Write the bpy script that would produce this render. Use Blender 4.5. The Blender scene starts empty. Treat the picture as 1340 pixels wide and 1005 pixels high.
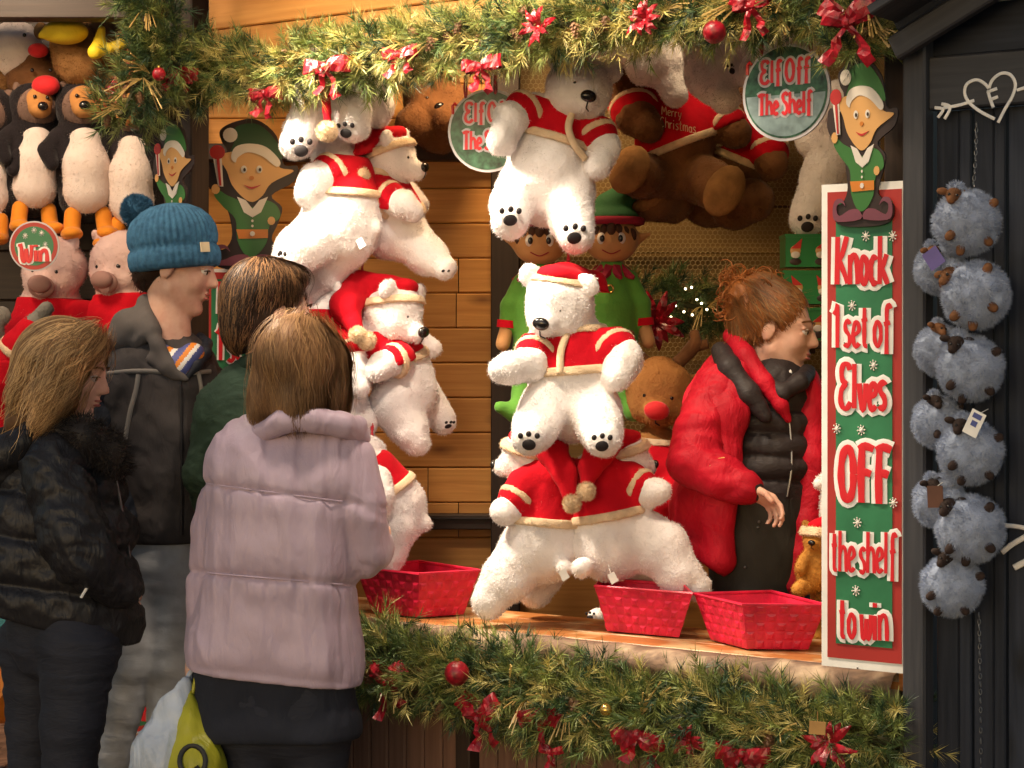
import bpy, math, random
import numpy as np
from mathutils import Vector, Matrix
random.seed(7); RNG = np.random.default_rng(11)
SC = bpy.context.scene
COL = SC.collection
PI = math.pi
# ------------------------------------------------------------------ camera, sky, sun, exposure
F, CX, HY, CZ = 2600., 670., 455., 1.5
cam_d = bpy.data.cameras.new('camera'); cam = bpy.data.objects.new('camera', cam_d); COL.objects.link(cam)
cam.location = (0, 0, CZ); cam.rotation_euler = (PI/2, 0, 0)
cam_d.lens = F/1340*36; cam_d.sensor_width = 36; cam_d.shift_y = -(502.5-HY)/1340
cam_d.clip_start = .05; cam_d.clip_end = 3000
SC.camera = cam
SC.view_settings.view_transform = 'Standard'; SC.view_settings.look = 'None'
SC.view_settings.gamma = 1; SC.view_settings.exposure = 0.0; SC.view_settings.use_curve_mapping = False
world = bpy.data.worlds.new('World'); SC.world = world; world.use_nodes = True
_n = world.node_tree; _bg = _n.nodes['Background']
_sky = _n.nodes.new('ShaderNodeTexSky'); _sky.sky_type = 'NISHITA'; _sky.sun_disc = False
SUN_EL, SUN_ROT = math.radians(9), math.radians(200)
_sky.sun_elevation = SUN_EL; _sky.sun_rotation = SUN_ROT
_n.links.new(_sky.outputs[0], _bg.inputs[0]); _bg.inputs[1].default_value = 0.135
_sd = bpy.data.lights.new('sun', 'SUN'); _sd.energy = 0.19; _sd.angle = math.radians(50); _sd.color = (1, .93, .92)
_so = bpy.data.objects.new('sun', _sd); COL.objects.link(_so)
_so.rotation_euler = (Vector((math.sin(SUN_ROT)*math.cos(SUN_EL), math.cos(SUN_ROT)*math.cos(SUN_EL), math.sin(SUN_EL)))).to_track_quat('Z', 'Y').to_euler()
SC.cycles.max_bounces = 6; SC.cycles.use_denoising = True
# ------------------------------------------------------------------ from photo pixels and a distance to a place
def W(px, py, Y): return Vector(((px-CX)/F*Y, Y, CZ-(py-HY)/F*Y))
AN = math.radians(34.9)
U = Vector((math.cos(AN), -math.sin(AN), 0)); Vv = Vector((math.sin(AN), math.cos(AN), 0)); Zv = Vector((0, 0, 1))
O3 = Vector((-.38, 5.2, 0)); CC = O3.dot(Vv)
def YP(px, t=0.):                     # distance of the stall's front plane (pushed back by t) along a pixel column
    k = (px-CX)/F
    return (t+CC)/(k*Vv.x+Vv.y)
def FP(px, py, t=0.): return W(px, py, YP(px, t))
def SL(s, t, z): return O3 + U*s + Vv*t + Zv*z
def s_of(px, t=0.): return (FP(px, HY, t)-O3).dot(U)
# ------------------------------------------------------------------ materials
def new_mat(name):
    m = bpy.data.materials.new(name); m.use_nodes = True
    return m, m.node_tree, m.node_tree.nodes['Principled BSDF']
def rgb(c): return (c[0], c[1], c[2], 1)
def mat(name, c, rough=.6, var=.15, vscale=8., bump=0., bscale=60., bdist=.004, sheen=0., spec=.4, c2=None, stretch=(1,1,1), metal=0., coat=0., rnd=.0, emit=None, sss=0.):
    m, t, b = new_mat(name)
    b.inputs['Roughness'].default_value = rough; b.inputs['Metallic'].default_value = metal
    b.inputs['Specular IOR Level'].default_value = spec
    if sheen: b.inputs['Sheen Weight'].default_value = sheen; b.inputs['Sheen Roughness'].default_value = .4
    if coat: b.inputs['Coat Weight'].default_value = coat; b.inputs['Coat Roughness'].default_value = .15
    if sss: b.inputs['Subsurface Weight'].default_value = sss; b.inputs['Subsurface Radius'].default_value = (.02,.01,.006); b.inputs['Subsurface Scale'].default_value = .3
    tc = t.nodes.new('ShaderNodeTexCoord'); mp = t.nodes.new('ShaderNodeMapping'); mp.inputs['Scale'].default_value = stretch
    t.links.new(tc.outputs['Object'], mp.inputs[0])
    nz = t.nodes.new('ShaderNodeTexNoise'); nz.inputs['Scale'].default_value = vscale; nz.inputs['Detail'].default_value = 5
    t.links.new(mp.outputs[0], nz.inputs['Vector'])
    rp = t.nodes.new('ShaderNodeValToRGB'); c2 = c2 or [x*(1-var*1.6) for x in c]
    hi = [min(1, x*(1+var)) for x in c]
    rp.color_ramp.elements[0].position = .3; rp.color_ramp.elements[1].position = .7
    rp.color_ramp.elements[0].color = rgb(c2); rp.color_ramp.elements[1].color = rgb(hi)
    t.links.new(nz.outputs['Fac'], rp.inputs[0]); src = rp.outputs[0]
    if rnd:
        oi = t.nodes.new('ShaderNodeObjectInfo'); hs = t.nodes.new('ShaderNodeHueSaturation')
        mr = t.nodes.new('ShaderNodeMapRange'); mr.inputs[3].default_value = 1-rnd; mr.inputs[4].default_value = 1+rnd
        t.links.new(oi.outputs['Random'], mr.inputs[0]); t.links.new(mr.outputs[0], hs.inputs['Value']); t.links.new(src, hs.inputs['Color']); src = hs.outputs[0]
    t.links.new(src, b.inputs['Base Color'])
    if bump:
        n2 = t.nodes.new('ShaderNodeTexNoise'); n2.inputs['Scale'].default_value = bscale; n2.inputs['Detail'].default_value = 4
        t.links.new(mp.outputs[0], n2.inputs['Vector'])
        bp = t.nodes.new('ShaderNodeBump'); bp.inputs['Strength'].default_value = bump; bp.inputs['Distance'].default_value = bdist
        t.links.new(n2.outputs['Fac'], bp.inputs['Height']); t.links.new(bp.outputs[0], b.inputs['Normal'])
    if emit: b.inputs['Emission Color'].default_value = rgb(emit[:3]); b.inputs['Emission Strength'].default_value = emit[3]
    return m
def wood(name, c, c2, rough=.55, knots=True, bump=.25, rnd=.15, grain=70., spec=.4, worn=None):
    """grain along the object's own x axis; every plank shifts the pattern by its own random number"""
    m, t, b = new_mat(name); b.inputs['Roughness'].default_value = rough; b.inputs['Specular IOR Level'].default_value = spec
    tc = t.nodes.new('ShaderNodeTexCoord'); oi = t.nodes.new('ShaderNodeObjectInfo')
    sc = t.nodes.new('ShaderNodeVectorMath'); sc.operation = 'SCALE'; sc.inputs[0].default_value = (37, 11, 23); t.links.new(oi.outputs['Random'], sc.inputs['Scale'])
    ad = t.nodes.new('ShaderNodeVectorMath'); t.links.new(tc.outputs['Object'], ad.inputs[0]); t.links.new(sc.outputs[0], ad.inputs[1])
    mp = t.nodes.new('ShaderNodeMapping'); mp.inputs['Scale'].default_value = (.045, 1, 1); t.links.new(ad.outputs[0], mp.inputs[0])
    nz = t.nodes.new('ShaderNodeTexNoise'); nz.inputs['Scale'].default_value = grain; nz.inputs['Detail'].default_value = 6; nz.inputs['Distortion'].default_value = .6
    t.links.new(mp.outputs[0], nz.inputs['Vector'])
    rp = t.nodes.new('ShaderNodeValToRGB'); rp.color_ramp.elements[0].position = .28; rp.color_ramp.elements[1].position = .68
    rp.color_ramp.elements[0].color = rgb(c2); rp.color_ramp.elements[1].color = rgb(c); t.links.new(nz.outputs['Fac'], rp.inputs[0])
    src = rp.outputs[0]
    if knots:
        m2 = t.nodes.new('ShaderNodeMapping'); m2.inputs['Scale'].default_value = (3.4, .7, 9); t.links.new(ad.outputs[0], m2.inputs[0])
        vo = t.nodes.new('ShaderNodeTexVoronoi'); vo.inputs['Scale'].default_value = 1.; t.links.new(m2.outputs[0], vo.inputs['Vector'])
        r2 = t.nodes.new('ShaderNodeValToRGB'); r2.color_ramp.elements[0].position = .03; r2.color_ramp.elements[1].position = .20
        r2.color_ramp.elements[0].color = (.25, .18, .12, 1); r2.color_ramp.elements[1].color = (1, 1, 1, 1); t.links.new(vo.outputs['Distance'], r2.inputs[0])
        mx = t.nodes.new('ShaderNodeMixRGB'); mx.blend_type = 'MULTIPLY'; mx.inputs[0].default_value = .8; t.links.new(src, mx.inputs[1]); t.links.new(r2.outputs[0], mx.inputs[2]); src = mx.outputs[0]
    if worn:
        n3 = t.nodes.new('ShaderNodeTexNoise'); n3.inputs['Scale'].default_value = 9; n3.inputs['Detail'].default_value = 8; t.links.new(ad.outputs[0], n3.inputs['Vector'])
        r3 = t.nodes.new('ShaderNodeValToRGB'); r3.color_ramp.elements[0].position = .5; r3.color_ramp.elements[1].position = .62
        mx = t.nodes.new('ShaderNodeMixRGB'); t.links.new(n3.outputs['Fac'], r3.inputs[0]); t.links.new(r3.outputs[0], mx.inputs[0]); t.links.new(src, mx.inputs[1]); mx.inputs[2].default_value = rgb(worn); src = mx.outputs[0]
    hs = t.nodes.new('ShaderNodeHueSaturation'); mr = t.nodes.new('ShaderNodeMapRange'); mr.inputs[3].default_value = 1-rnd; mr.inputs[4].default_value = 1+rnd
    t.links.new(oi.outputs['Random'], mr.inputs[0]); t.links.new(mr.outputs[0], hs.inputs['Value']); t.links.new(src, hs.inputs['Color'])
    t.links.new(hs.outputs[0], b.inputs['Base Color'])
    bp = t.nodes.new('ShaderNodeBump'); bp.inputs['Strength'].default_value = bump; bp.inputs['Distance'].default_value = .002
    t.links.new(nz.outputs['Fac'], bp.inputs['Height']); t.links.new(bp.outputs[0], b.inputs['Normal'])
    return m
M = {}
M['pine'] = wood('warm_pine', (.60, .29, .075), (.44, .185, .042), rnd=.14)
M['pine_light'] = wood('header_pine', (.62, .30, .08), (.5, .21, .05), rnd=.08)
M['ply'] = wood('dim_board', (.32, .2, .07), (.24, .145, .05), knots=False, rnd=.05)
M['dark_wood'] = wood('dark_stained_wood', (.045, .026, .018), (.025, .014, .01), knots=False, rnd=.2)
M['hut_wood'] = wood('black_stained_wood', (.026, .032, .050), (.011, .015, .026), knots=True, rnd=.3, bump=.5, rough=.6, spec=.3)
M['hut_grey'] = wood('greyed_black_wood', (.050, .050, .058), (.025, .026, .034), knots=True, rnd=.15, bump=.5)
M['counter'] = wood('counter_oak', (.5, .2, .06), (.34, .12, .035), rough=.4, rnd=.1, worn=(.62, .4, .2))
M['counter_edge'] = wood('weathered_edge', (.27, .17, .11), (.12, .075, .055), rough=.8, rnd=.05, worn=(.5, .36, .24), bump=.7)
M['front'] = wood('brown_grooved_board', (.2, .105, .072), (.13, .066, .045), rough=.6, knots=False, rnd=.1)
M['white_fur'] = mat('white_plush', (.84, .79, .78), rough=.95, var=.06, vscale=18, bump=.6, bscale=120, sheen=.15, spec=.1)
M['cream_trim'] = mat('cream_plush_trim', (.74, .55, .36), rough=.95, var=.1, vscale=40, bump=.8, bscale=260, sheen=.2, spec=.1)
M['pompom'] = mat('pompom_plush', (.78, .60, .40), rough=.95, var=.1, vscale=40, bump=.8, bscale=200, spec=.1)
M['red_felt'] = mat('red_felt', (.52, .006, .016), rough=.9, var=.15, vscale=12, bump=.3, bscale=140, sheen=.03, spec=.1)
M['brown_fur'] = mat('brown_plush', (.17, .075, .03), rough=.95, var=.2, vscale=14, bump=.6, bscale=120, sheen=.1, spec=.1)
M['tan_fur'] = mat('tan_plush', (.30, .15, .055), rough=.95, var=.2, vscale=20, bump=.5, bscale=150, spec=.1)
M['black_fur'] = mat('black_plush', (.018, .014, .016), rough=.9, var=.2, vscale=20, bump=.5, bscale=150, sheen=.2, spec=.15)
M['black_gloss'] = mat('black_plastic', (.012, .010, .010), rough=.18, var=.05, spec=.6)
M['black_felt'] = mat('black_pad', (.02, .016, .018), rough=.7, var=.1)
M['needle_a'] = mat('pine_needles_mid', (.23, .27, .07), rough=.5, var=.4, vscale=30, spec=.4)
M['needle_b'] = mat('pine_needles_dark', (.10, .16, .05), rough=.5, var=.4, vscale=30, spec=.4)
M['needle_c'] = mat('pine_needles_warm_lit', (.56, .48, .16), rough=.45, var=.3, vscale=30, spec=.5)  # warm lamplight put into the colour of these needles
M['needle_d'] = mat('pine_needles_deep', (.035, .075, .035), rough=.5, var=.4, vscale=30, spec=.4)
M['bow_red'] = mat('red_satin', (.36, .006, .018), rough=.38, var=.45, vscale=40, bump=.5, bscale=90, spec=.5, coat=.1)
M['bauble_red'] = mat('red_bauble', (.55, .01, .025), rough=.12, var=.1, coat=.8, spec=.7)
M['bauble_gold'] = mat('gold_bauble', (.6, .38, .1), rough=.2, var=.1, metal=.8)
M['cord'] = mat('red_cord', (.5, .015, .03), rough=.7, bump=.6, bscale=300)
M['white_paint'] = mat('white_paint', (.82, .8, .78), rough=.55, var=.03)
M['sign_white'] = mat('sign_white', (.84, .82, .79), rough=.4, var=.07, vscale=18)
M['sign_red'] = mat('sign_red', (.58, .03, .025), rough=.35, var=.06)
M['sign_dkred'] = mat('sign_border_red', (.42, .035, .03), rough=.4, var=.15, vscale=3)
M['sign_green'] = mat('sign_green', (.035, .19, .085), rough=.38, var=.22, vscale=7, bump=.12, bscale=14)
M['letter_red'] = mat('letter_red', (.66, .02, .03), rough=.35, var=.04)
M['metal'] = mat('grey_steel', (.2, .2, .21), rough=.35, metal=.8)
M['lamp_glass'] = mat('lamp_glass', (.9, .8, .6), rough=.2, emit=(1, .78, .5, 6))
# ------------------------------------------------------------------ objects
ORG = {}
def thing(name, label, cat, loc=(0, 0, 0), group=None, kind=None):
    o = bpy.data.objects.new(name, None); COL.objects.link(o); o.location = loc; o.empty_display_size = .1
    o['label'] = label; o['category'] = cat
    if group: o['group'] = group
    if kind: o['kind'] = kind
    ORG[o.name] = Vector(loc); return o
def root(o):
    while o.parent: o = o.parent
    return o
def org(o): return ORG.get(root(o).name, Vector((0, 0, 0))) if o else Vector((0, 0, 0))
class MB:
    """collects geometry; build() links ONE mesh object"""
    def __init__(s): s.v = []; s.f = []; s.m = []; s.n = 0; s.mi = 0
    def add(s, vs, fs, mi=None):
        vs = np.asarray([tuple(p) for p in vs] if not isinstance(vs, np.ndarray) else vs, float).reshape(-1, 3)
        s.v.append(vs); b = s.n; s.n += len(vs); mi = s.mi if mi is None else mi
        for f in fs: s.f.append(tuple(int(i)+b for i in f))
        s.m += [mi]*len(fs); return s
    def box(s, c, size, ax=None, mi=None):
        ax = ax or (Vector((1, 0, 0)), Vector((0, 1, 0)), Vector((0, 0, 1))); c = Vector(c)
        vs = [c+ax[0]*(size[0]/2*a)+ax[1]*(size[1]/2*b_)+ax[2]*(size[2]/2*d) for a in (-1, 1) for b_ in (-1, 1) for d in (-1, 1)]
        return s.add(vs, [(0, 1, 3, 2), (4, 6, 7, 5), (0, 4, 5, 1), (2, 3, 7, 6), (0, 2, 6, 4), (1, 5, 7, 3)], mi)
    def tube(s, pts, r, n=8, mi=None, flat=None, fa=1., closed=False):
        """tube through pts; flat: axis direction along which the section is scaled by fa"""
        pts = [Vector(p) for p in pts]; k = len(pts); rr = r if hasattr(r, '__len__') else [r]*k
        vs = []; fs = []; ref = None
        for i, p in enumerate(pts):
            if closed: d = pts[(i+1) % k]-pts[i-1]
            else: d = pts[min(i+1, k-1)]-pts[max(i-1, 0)]
            if d.length < 1e-9: d = Vector((0, 0, 1))
            d.normalize()
            if flat is not None: a = Vector(flat) - d*d.dot(Vector(flat)); a = a.normalized() if a.length > 1e-6 else d.orthogonal().normalized()
            elif ref is None: a = d.orthogonal().normalized()
            else:
                a = ref-d*d.dot(ref); a = a.normalized() if a.length > 1e-6 else d.orthogonal().normalized()
            ref = a; b_ = d.cross(a)
            for j in range(n):
                w = 2*PI*j/n; vs.append(p+a*(math.cos(w)*rr[i]*fa)+b_*(math.sin(w)*rr[i]))
        for i in range(k if closed else k-1):
            for j in range(n):
                i2 = (i+1) % k
                fs.append((i*n+j, i*n+(j+1) % n, i2*n+(j+1) % n, i2*n+j))
        if not closed: fs.append(tuple(range(n-1, -1, -1))); fs.append(tuple((k-1)*n+j for j in range(n)))
        return s.add(vs, fs, mi)
    def ell(s, c, r, ax=None, n=16, m=10, mi=None):
        ax = ax or (Vector((1, 0, 0)), Vector((0, 1, 0)), Vector((0, 0, 1))); c = Vector(c)
        r = (r, r, r) if not hasattr(r, '__len__') else r
        vs = [c+ax[2]*r[2]]; fs = []
        for i in range(1, m):
            for j in range(n):
                a, b_ = PI*i/m, 2*PI*j/n
                vs.append(c+ax[0]*(r[0]*math.sin(a)*math.cos(b_))+ax[1]*(r[1]*math.sin(a)*math.sin(b_))+ax[2]*(r[2]*math.cos(a)))
        vs.append(c-ax[2]*r[2]); L = len(vs)-1
        for j in range(n):
            fs.append((0, 1+j, 1+(j+1) % n)); fs.append((L, L-n+(j+1) % n, L-n+j))
            for i in range(m-2): q = 1+i*n; fs.append((q+j, q+n+j, q+n+(j+1) % n, q+(j+1) % n))
        return s.add(vs, fs, mi)
    def lathe(s, prof, c, ax=None, n=20, mi=None, rfun=None):
        ax = ax or (Vector((1, 0, 0)), Vector((0, 1, 0)), Vector((0, 0, 1))); c = Vector(c); vs = []; fs = []
        for (r, z) in prof:
            for j in range(n):
                a = 2*PI*j/n; q = r*(rfun(a, z) if rfun else 1)
                vs.append(c+ax[0]*(q*math.cos(a))+ax[1]*(q*math.sin(a))+ax[2]*z)
        for i in range(len(prof)-1):
            for j in range(n): fs.append((i*n+j, i*n+(j+1) % n, (i+1)*n+(j+1) % n, (i+1)*n+j))
        fs.append(tuple(range(n-1, -1, -1))); fs.append(tuple((len(prof)-1)*n+j for j in range(n)))
        return s.add(vs, fs, mi)
    def prism(s, poly, o, ex, ey, en, th, mi=None):
        """flat shape: polygon (x,y) in the plane o+ex*x+ey*y, thickness th along en"""
        k = len(poly); vs = [Vector(o)+ex*p[0]+ey*p[1] for p in poly]+[Vector(o)+ex*p[0]+ey*p[1]+en*th for p in poly]
        fs = [tuple(range(k-1, -1, -1)), tuple(range(k, 2*k))]+[(i, (i+1) % k, k+(i+1) % k, k+i) for i in range(k)]
        return s.add(vs, fs, mi)
    def tris(s, V, n, mi=None): return s.add(V, np.arange(len(V)).reshape(-1, n), mi)
    def build(s, name, mats, parent=None, smooth=True, base=None, label=None):
        V = np.vstack(s.v); mats = mats if isinstance(mats, (list, tuple)) else [mats]
        o0 = np.array(base if base is not None else org(parent)); V = V-o0
        me = bpy.data.meshes.new(name); me.from_pydata([tuple(x) for x in V.tolist()], [], s.f)
        for mm in mats: me.materials.append(mm)
        if len(mats) > 1: me.polygons.foreach_set('material_index', s.m)
        if smooth:
            me.polygons.foreach_set('use_smooth', [True]*len(me.polygons))
            if smooth != 'all': 
                try: me.set_sharp_from_angle(angle=math.radians(45))
                except Exception: pass
        me.update()
        o = bpy.data.objects.new(name, me); COL.objects.link(o)
        if parent: o.parent = parent
        if base is not None and parent is None: o.location = base
        if label: o['label'] = label
        return o
def solo(o, label, cat, group=None):
    o['label'] = label; o['category'] = cat
    if group: o['group'] = group
    return o
def structure(o): o['kind'] = 'structure'; return o
_box_cache = {}
def plank(name, A, B, wdir, width, thick, m, parent, bev=.003, label=None):
    """a board of its own from A to B; its x axis runs along the grain"""
    A, B = Vector(A), Vector(B); x = (B-A); L = x.length; x.normalize(); wd = Vector(wdir); wd = (wd-x*x.dot(wd)).normalized(); y = wd.cross(x)
    key = (round(L, 3), round(width, 3), round(thick, 3), m.name, bev)
    if key not in _box_cache:
        h = (L/2, thick/2, width/2); b = min(bev, thick*.3)
        vs = []; fs = []
        prof = [(-h[1]+b, -h[2]), (h[1]-b, -h[2]), (h[1], -h[2]+b), (h[1], h[2]-b), (h[1]-b, h[2]), (-h[1]+b, h[2]), (-h[1], h[2]-b), (-h[1], -h[2]+b)]
        for X in (-h[0], h[0]): vs += [(X, p[0], p[1]) for p in prof]
        fs = [tuple(range(7, -1, -1)), tuple(range(8, 16))]+[(i, (i+1) % 8, 8+(i+1) % 8, 8+i) for i in range(8)]
        me = bpy.data.meshes.new(name); me.from_pydata(vs, [], fs); me.materials.append(m); me.update(); _box_cache[key] = me
    o = bpy.data.objects.new(name, _box_cache[key]); COL.objects.link(o)
    R = Matrix((x, y, wd)).transposed().to_4x4(); R.translation = (A+B)/2-org(parent); o.matrix_world = R
    if parent: o.parent = parent
    if label: o['label'] = label
    return o
def spline(pts, sub=6, closed=False):
    P = [Vector(p) if len(p) == 3 else Vector((p[0], p[1], 0)) for p in pts]; n = len(P); out = []
    if n < 3 and not closed: return P
    rng = range(n) if closed else range(n-1)
    for i in rng:
        if closed: p0, p1, p2, p3 = P[i-1], P[i], P[(i+1) % n], P[(i+2) % n]
        else: p0, p1, p2, p3 = P[max(i-1, 0)], P[i], P[i+1], P[min(i+2, n-1)]
        for j in range(sub):
            t = j/sub; out.append(.5*((2*p1)+(p2-p0)*t+(2*p0-5*p1+4*p2-p3)*t*t+(3*p1-p0-3*p2+p3)*t**3))
    if not closed: out.append(P[-1])
    return out
# ------------------------------------------------------------------ noise and distance fields
def _hash(i, j, k, seed):
    h = (i*374761393+j*668265263+k*2147483647+seed*1274126177) & 0xffffffff
    h = ((h ^ (h >> 13))*1274126177) & 0xffffffff
    return ((h ^ (h >> 16)) & 0xffff)/65535.
def vnoise(P, seed=0):
    P = np.asarray(P, float); I = np.floor(P).astype(np.int64); f = P-I; f = f*f*(3-2*f); r = 0
    for a in (0, 1):
        for b in (0, 1):
            for c in (0, 1):
                w = (f[:, 0] if a else 1-f[:, 0])*(f[:, 1] if b else 1-f[:, 1])*(f[:, 2] if c else 1-f[:, 2])
                r = r+w*_hash(I[:, 0]+a, I[:, 1]+b, I[:, 2]+c, seed)
    return r
def fbm(P, seed=0, o=3): return sum(vnoise(P*2**i, seed+i)/2**i for i in range(o))/sum(1/2**i for i in range(o))
class SDF:
    """smoothly joined round cones and ellipsoids, turned into ONE continuous surface"""
    def __init__(s): s.ops = []
    def cone(s, a, b, r1, r2=None, k=.02, sub=False):
        s.ops.append(('c', np.array(a, float), np.array(b, float), r1, r1 if r2 is None else r2, k, sub)); return s
    def chain(s, pts, rs, k=.02):
        for i in range(len(pts)-1): s.cone(pts[i], pts[i+1], rs[i], rs[i+1], k)
        return s
    def ell(s, c, r, ax=None, k=.02, sub=False):
        R = np.array([list(a) for a in ax]) if ax is not None else np.eye(3)
        r = (r, r, r) if not hasattr(r, '__len__') else r
        s.ops.append(('e', np.array(c, float), np.array(r, float), R, k, sub)); return s
    def plane(s, p, n, k=0.): s.ops.append(('p', np.array(p, float), np.array(n, float)/np.linalg.norm(n), k)); return s   # keeps the side the normal points away from
    def shell(s, th): s.ops.append(('s', th)); return s
    def inflate(s, r): s.ops.append(('i', r)); return s
    def copy(s): q = SDF(); q.ops = list(s.ops); return q
    def bounds(s):
        lo = np.full(3, 1e9); hi = -lo
        for o in s.ops:
            if o[0] == 'c' and not o[6]:
                for p, r in ((o[1], o[3]), (o[2], o[4])): lo = np.minimum(lo, p-r); hi = np.maximum(hi, p+r)
            elif o[0] == 'e' and not o[5]: q = max(o[2]); lo = np.minimum(lo, o[1]-q); hi = np.maximum(hi, o[1]+q)
        g = sum(o[1] for o in s.ops if o[0] == 'i'); return lo-g, hi+g
    @staticmethod
    def _prim(o, P):
        if o[0] == 'c':
            a, b, r1, r2 = o[1:5]; ba = b-a; L = max(float(ba@ba), 1e-12); h = np.clip(((P-a)@ba)/L, 0, 1)
            return np.linalg.norm(P-a-h[..., None]*ba, axis=-1)-(r1+(r2-r1)*h)
        q = (P-o[1])@o[3].T; k0 = np.linalg.norm(q/o[2], axis=-1); k1 = np.linalg.norm(q/(o[2]**2), axis=-1)
        return k0*(k0-1)/np.maximum(k1, 1e-9)
    @staticmethod
    def _mix(D, d, k, sub):
        if sub: d = -d; h = np.clip(.5-.5*(D-d)/k, 0, 1); return D*(1-h)+d*h+k*h*(1-h)
        h = np.clip(.5+.5*(d-D)/k, 0, 1); return d*(1-h)+D*h-k*h*(1-h)
    def evalp(s, P):
        D = np.full(P.shape[:-1], 1.)
        for o in s.ops:
            if o[0] in 'ce': D = s._mix(D, s._prim(o, P), max(o[-2], 1e-5), o[-1])
            elif o[0] == 'p': D = np.maximum(D, (P-o[1])@o[2])
            elif o[0] == 'i': D = D-o[1]
            elif o[0] == 's': D = np.abs(D)-o[1]
        return D
    def mesh(s, vox=.007, pad=2, dfun=None):
        lo, hi = s.bounds(); lo = lo-vox*pad*1.5; hi = hi+vox*pad*1.5
        n = np.ceil((hi-lo)/vox).astype(int)+1
        X = [lo[i]+vox*np.arange(n[i]) for i in range(3)]
        D = np.full(n, .2, np.float32); infl = sum(o[1] for o in s.ops if o[0] == 'i')
        for o in s.ops:
            if o[0] in 'ce':
                if o[0] == 'c': a = np.minimum(o[1]-o[3], o[2]-o[4]); b = np.maximum(o[1]+o[3], o[2]+o[4])
                else: q = max(o[2]); a = o[1]-q; b = o[1]+q
                mg = o[-2]+3*vox+infl+.01
                i0 = np.clip(np.floor((a-mg-lo)/vox).astype(int), 0, n); i1 = np.clip(np.ceil((b+mg-lo)/vox).astype(int)+1, 0, n)
                if np.any(i1 <= i0): continue
                P = np.stack(np.meshgrid(*[X[i][i0[i]:i1[i]] for i in range(3)], indexing='ij'), -1)
                sl = tuple(slice(i0[i], i1[i]) for i in range(3))
                D[sl] = s._mix(D[sl], s._prim(o, P), max(o[-2], 1e-5), o[-1])
            elif o[0] == 'p':
                d = (X[0]-o[1][0])[:, None, None]*o[2][0]+(X[1]-o[1][1])[None, :, None]*o[2][1]+(X[2]-o[1][2])[None, None, :]*o[2][2]
                D = np.maximum(D, d) if not o[3] else s._mix(D, -d, o[3], True)
            elif o[0] == 'i': D = D-o[1]
            elif o[0] == 's': D = np.abs(D)-o[1]
        if dfun is not None: D = dfun(D, X)
        D = np.pad(D, 1, constant_values=.2); lo = lo-vox; D = D.astype(np.float32)
        return nets(D, lo, vox)
def nets(D, lo, vox):
    S = D < 0; c = np.zeros(tuple(x-1 for x in D.shape), np.int8)
    cor = [(a, b, d) for a in (0, 1) for b in (0, 1) for d in (0, 1)]
    n = c.shape
    for a, b, d in cor: c += S[a:a+n[0], b:b+n[1], d:d+n[2]]
    I = np.argwhere((c > 0) & (c < 8))
    if len(I) == 0: return np.zeros((0, 3)), np.zeros((0, 4), int)
    idx = np.full(n, -1, np.int64); idx[tuple(I.T)] = np.arange(len(I))
    acc = np.zeros((len(I), 3)); cnt = np.zeros(len(I))
    for a in cor:
        for ax in range(3):
            if a[ax]: continue
            b = list(a); b[ax] = 1
            da = D[I[:, 0]+a[0], I[:, 1]+a[1], I[:, 2]+a[2]]; db = D[I[:, 0]+b[0], I[:, 1]+b[1], I[:, 2]+b[2]]
            m = (da < 0) != (db < 0); t = np.where(m, da/np.where(m, da-db, 1), 0)
            p = np.tile(np.array(a, float), (len(I), 1)); p[:, ax] = t
            acc += p*m[:, None]; cnt += m
    V = lo+(I+acc/np.maximum(cnt, 1)[:, None])*vox
    Q = []
    for ax in range(3):
        b, c_ = [(1, 2), (2, 0), (0, 1)][ax]
        s0 = [slice(1, -1)]*3; s0[ax] = slice(0, -1); s1 = list(s0); s1[ax] = slice(1, None)
        A, B = S[tuple(s0)], S[tuple(s1)]
        E = np.argwhere(A != B); 
        if not len(E): continue
        sgn = A[tuple(E.T)]; off = np.ones(3, int); off[ax] = 0; E = E+off
        def g(db, dc):
            J = E.copy(); J[:, b] -= db; J[:, c_] -= dc; return idx[tuple(J.T)]
        q = np.stack([g(1, 1), g(0, 1), g(0, 0), g(1, 0)], 1); q[~sgn] = q[~sgn][:, ::-1]; Q.append(q)
    Q = np.vstack(Q); Q = Q[(Q >= 0).all(1)]
    return V, Q
def vnormals(V, Q):
    fn = np.cross(V[Q[:, 2]]-V[Q[:, 0]], V[Q[:, 3]]-V[Q[:, 1]]); N = np.zeros_like(V)
    for i in range(4): np.add.at(N, Q[:, i], fn)
    return N/np.maximum(np.linalg.norm(N, axis=1), 1e-12)[:, None]
def relax(V, Q, it=2, f=.5):
    for _ in range(it):
        S = np.zeros_like(V); C = np.zeros(len(V))
        for i in range(4):
            np.add.at(S, Q[:, i], V[Q[:, (i+1) % 4]]+V[Q[:, i-1]]); np.add.at(C, Q[:, i], 2)
        V = V+(S/np.maximum(C, 1)[:, None]-V)*f
    return V
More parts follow.
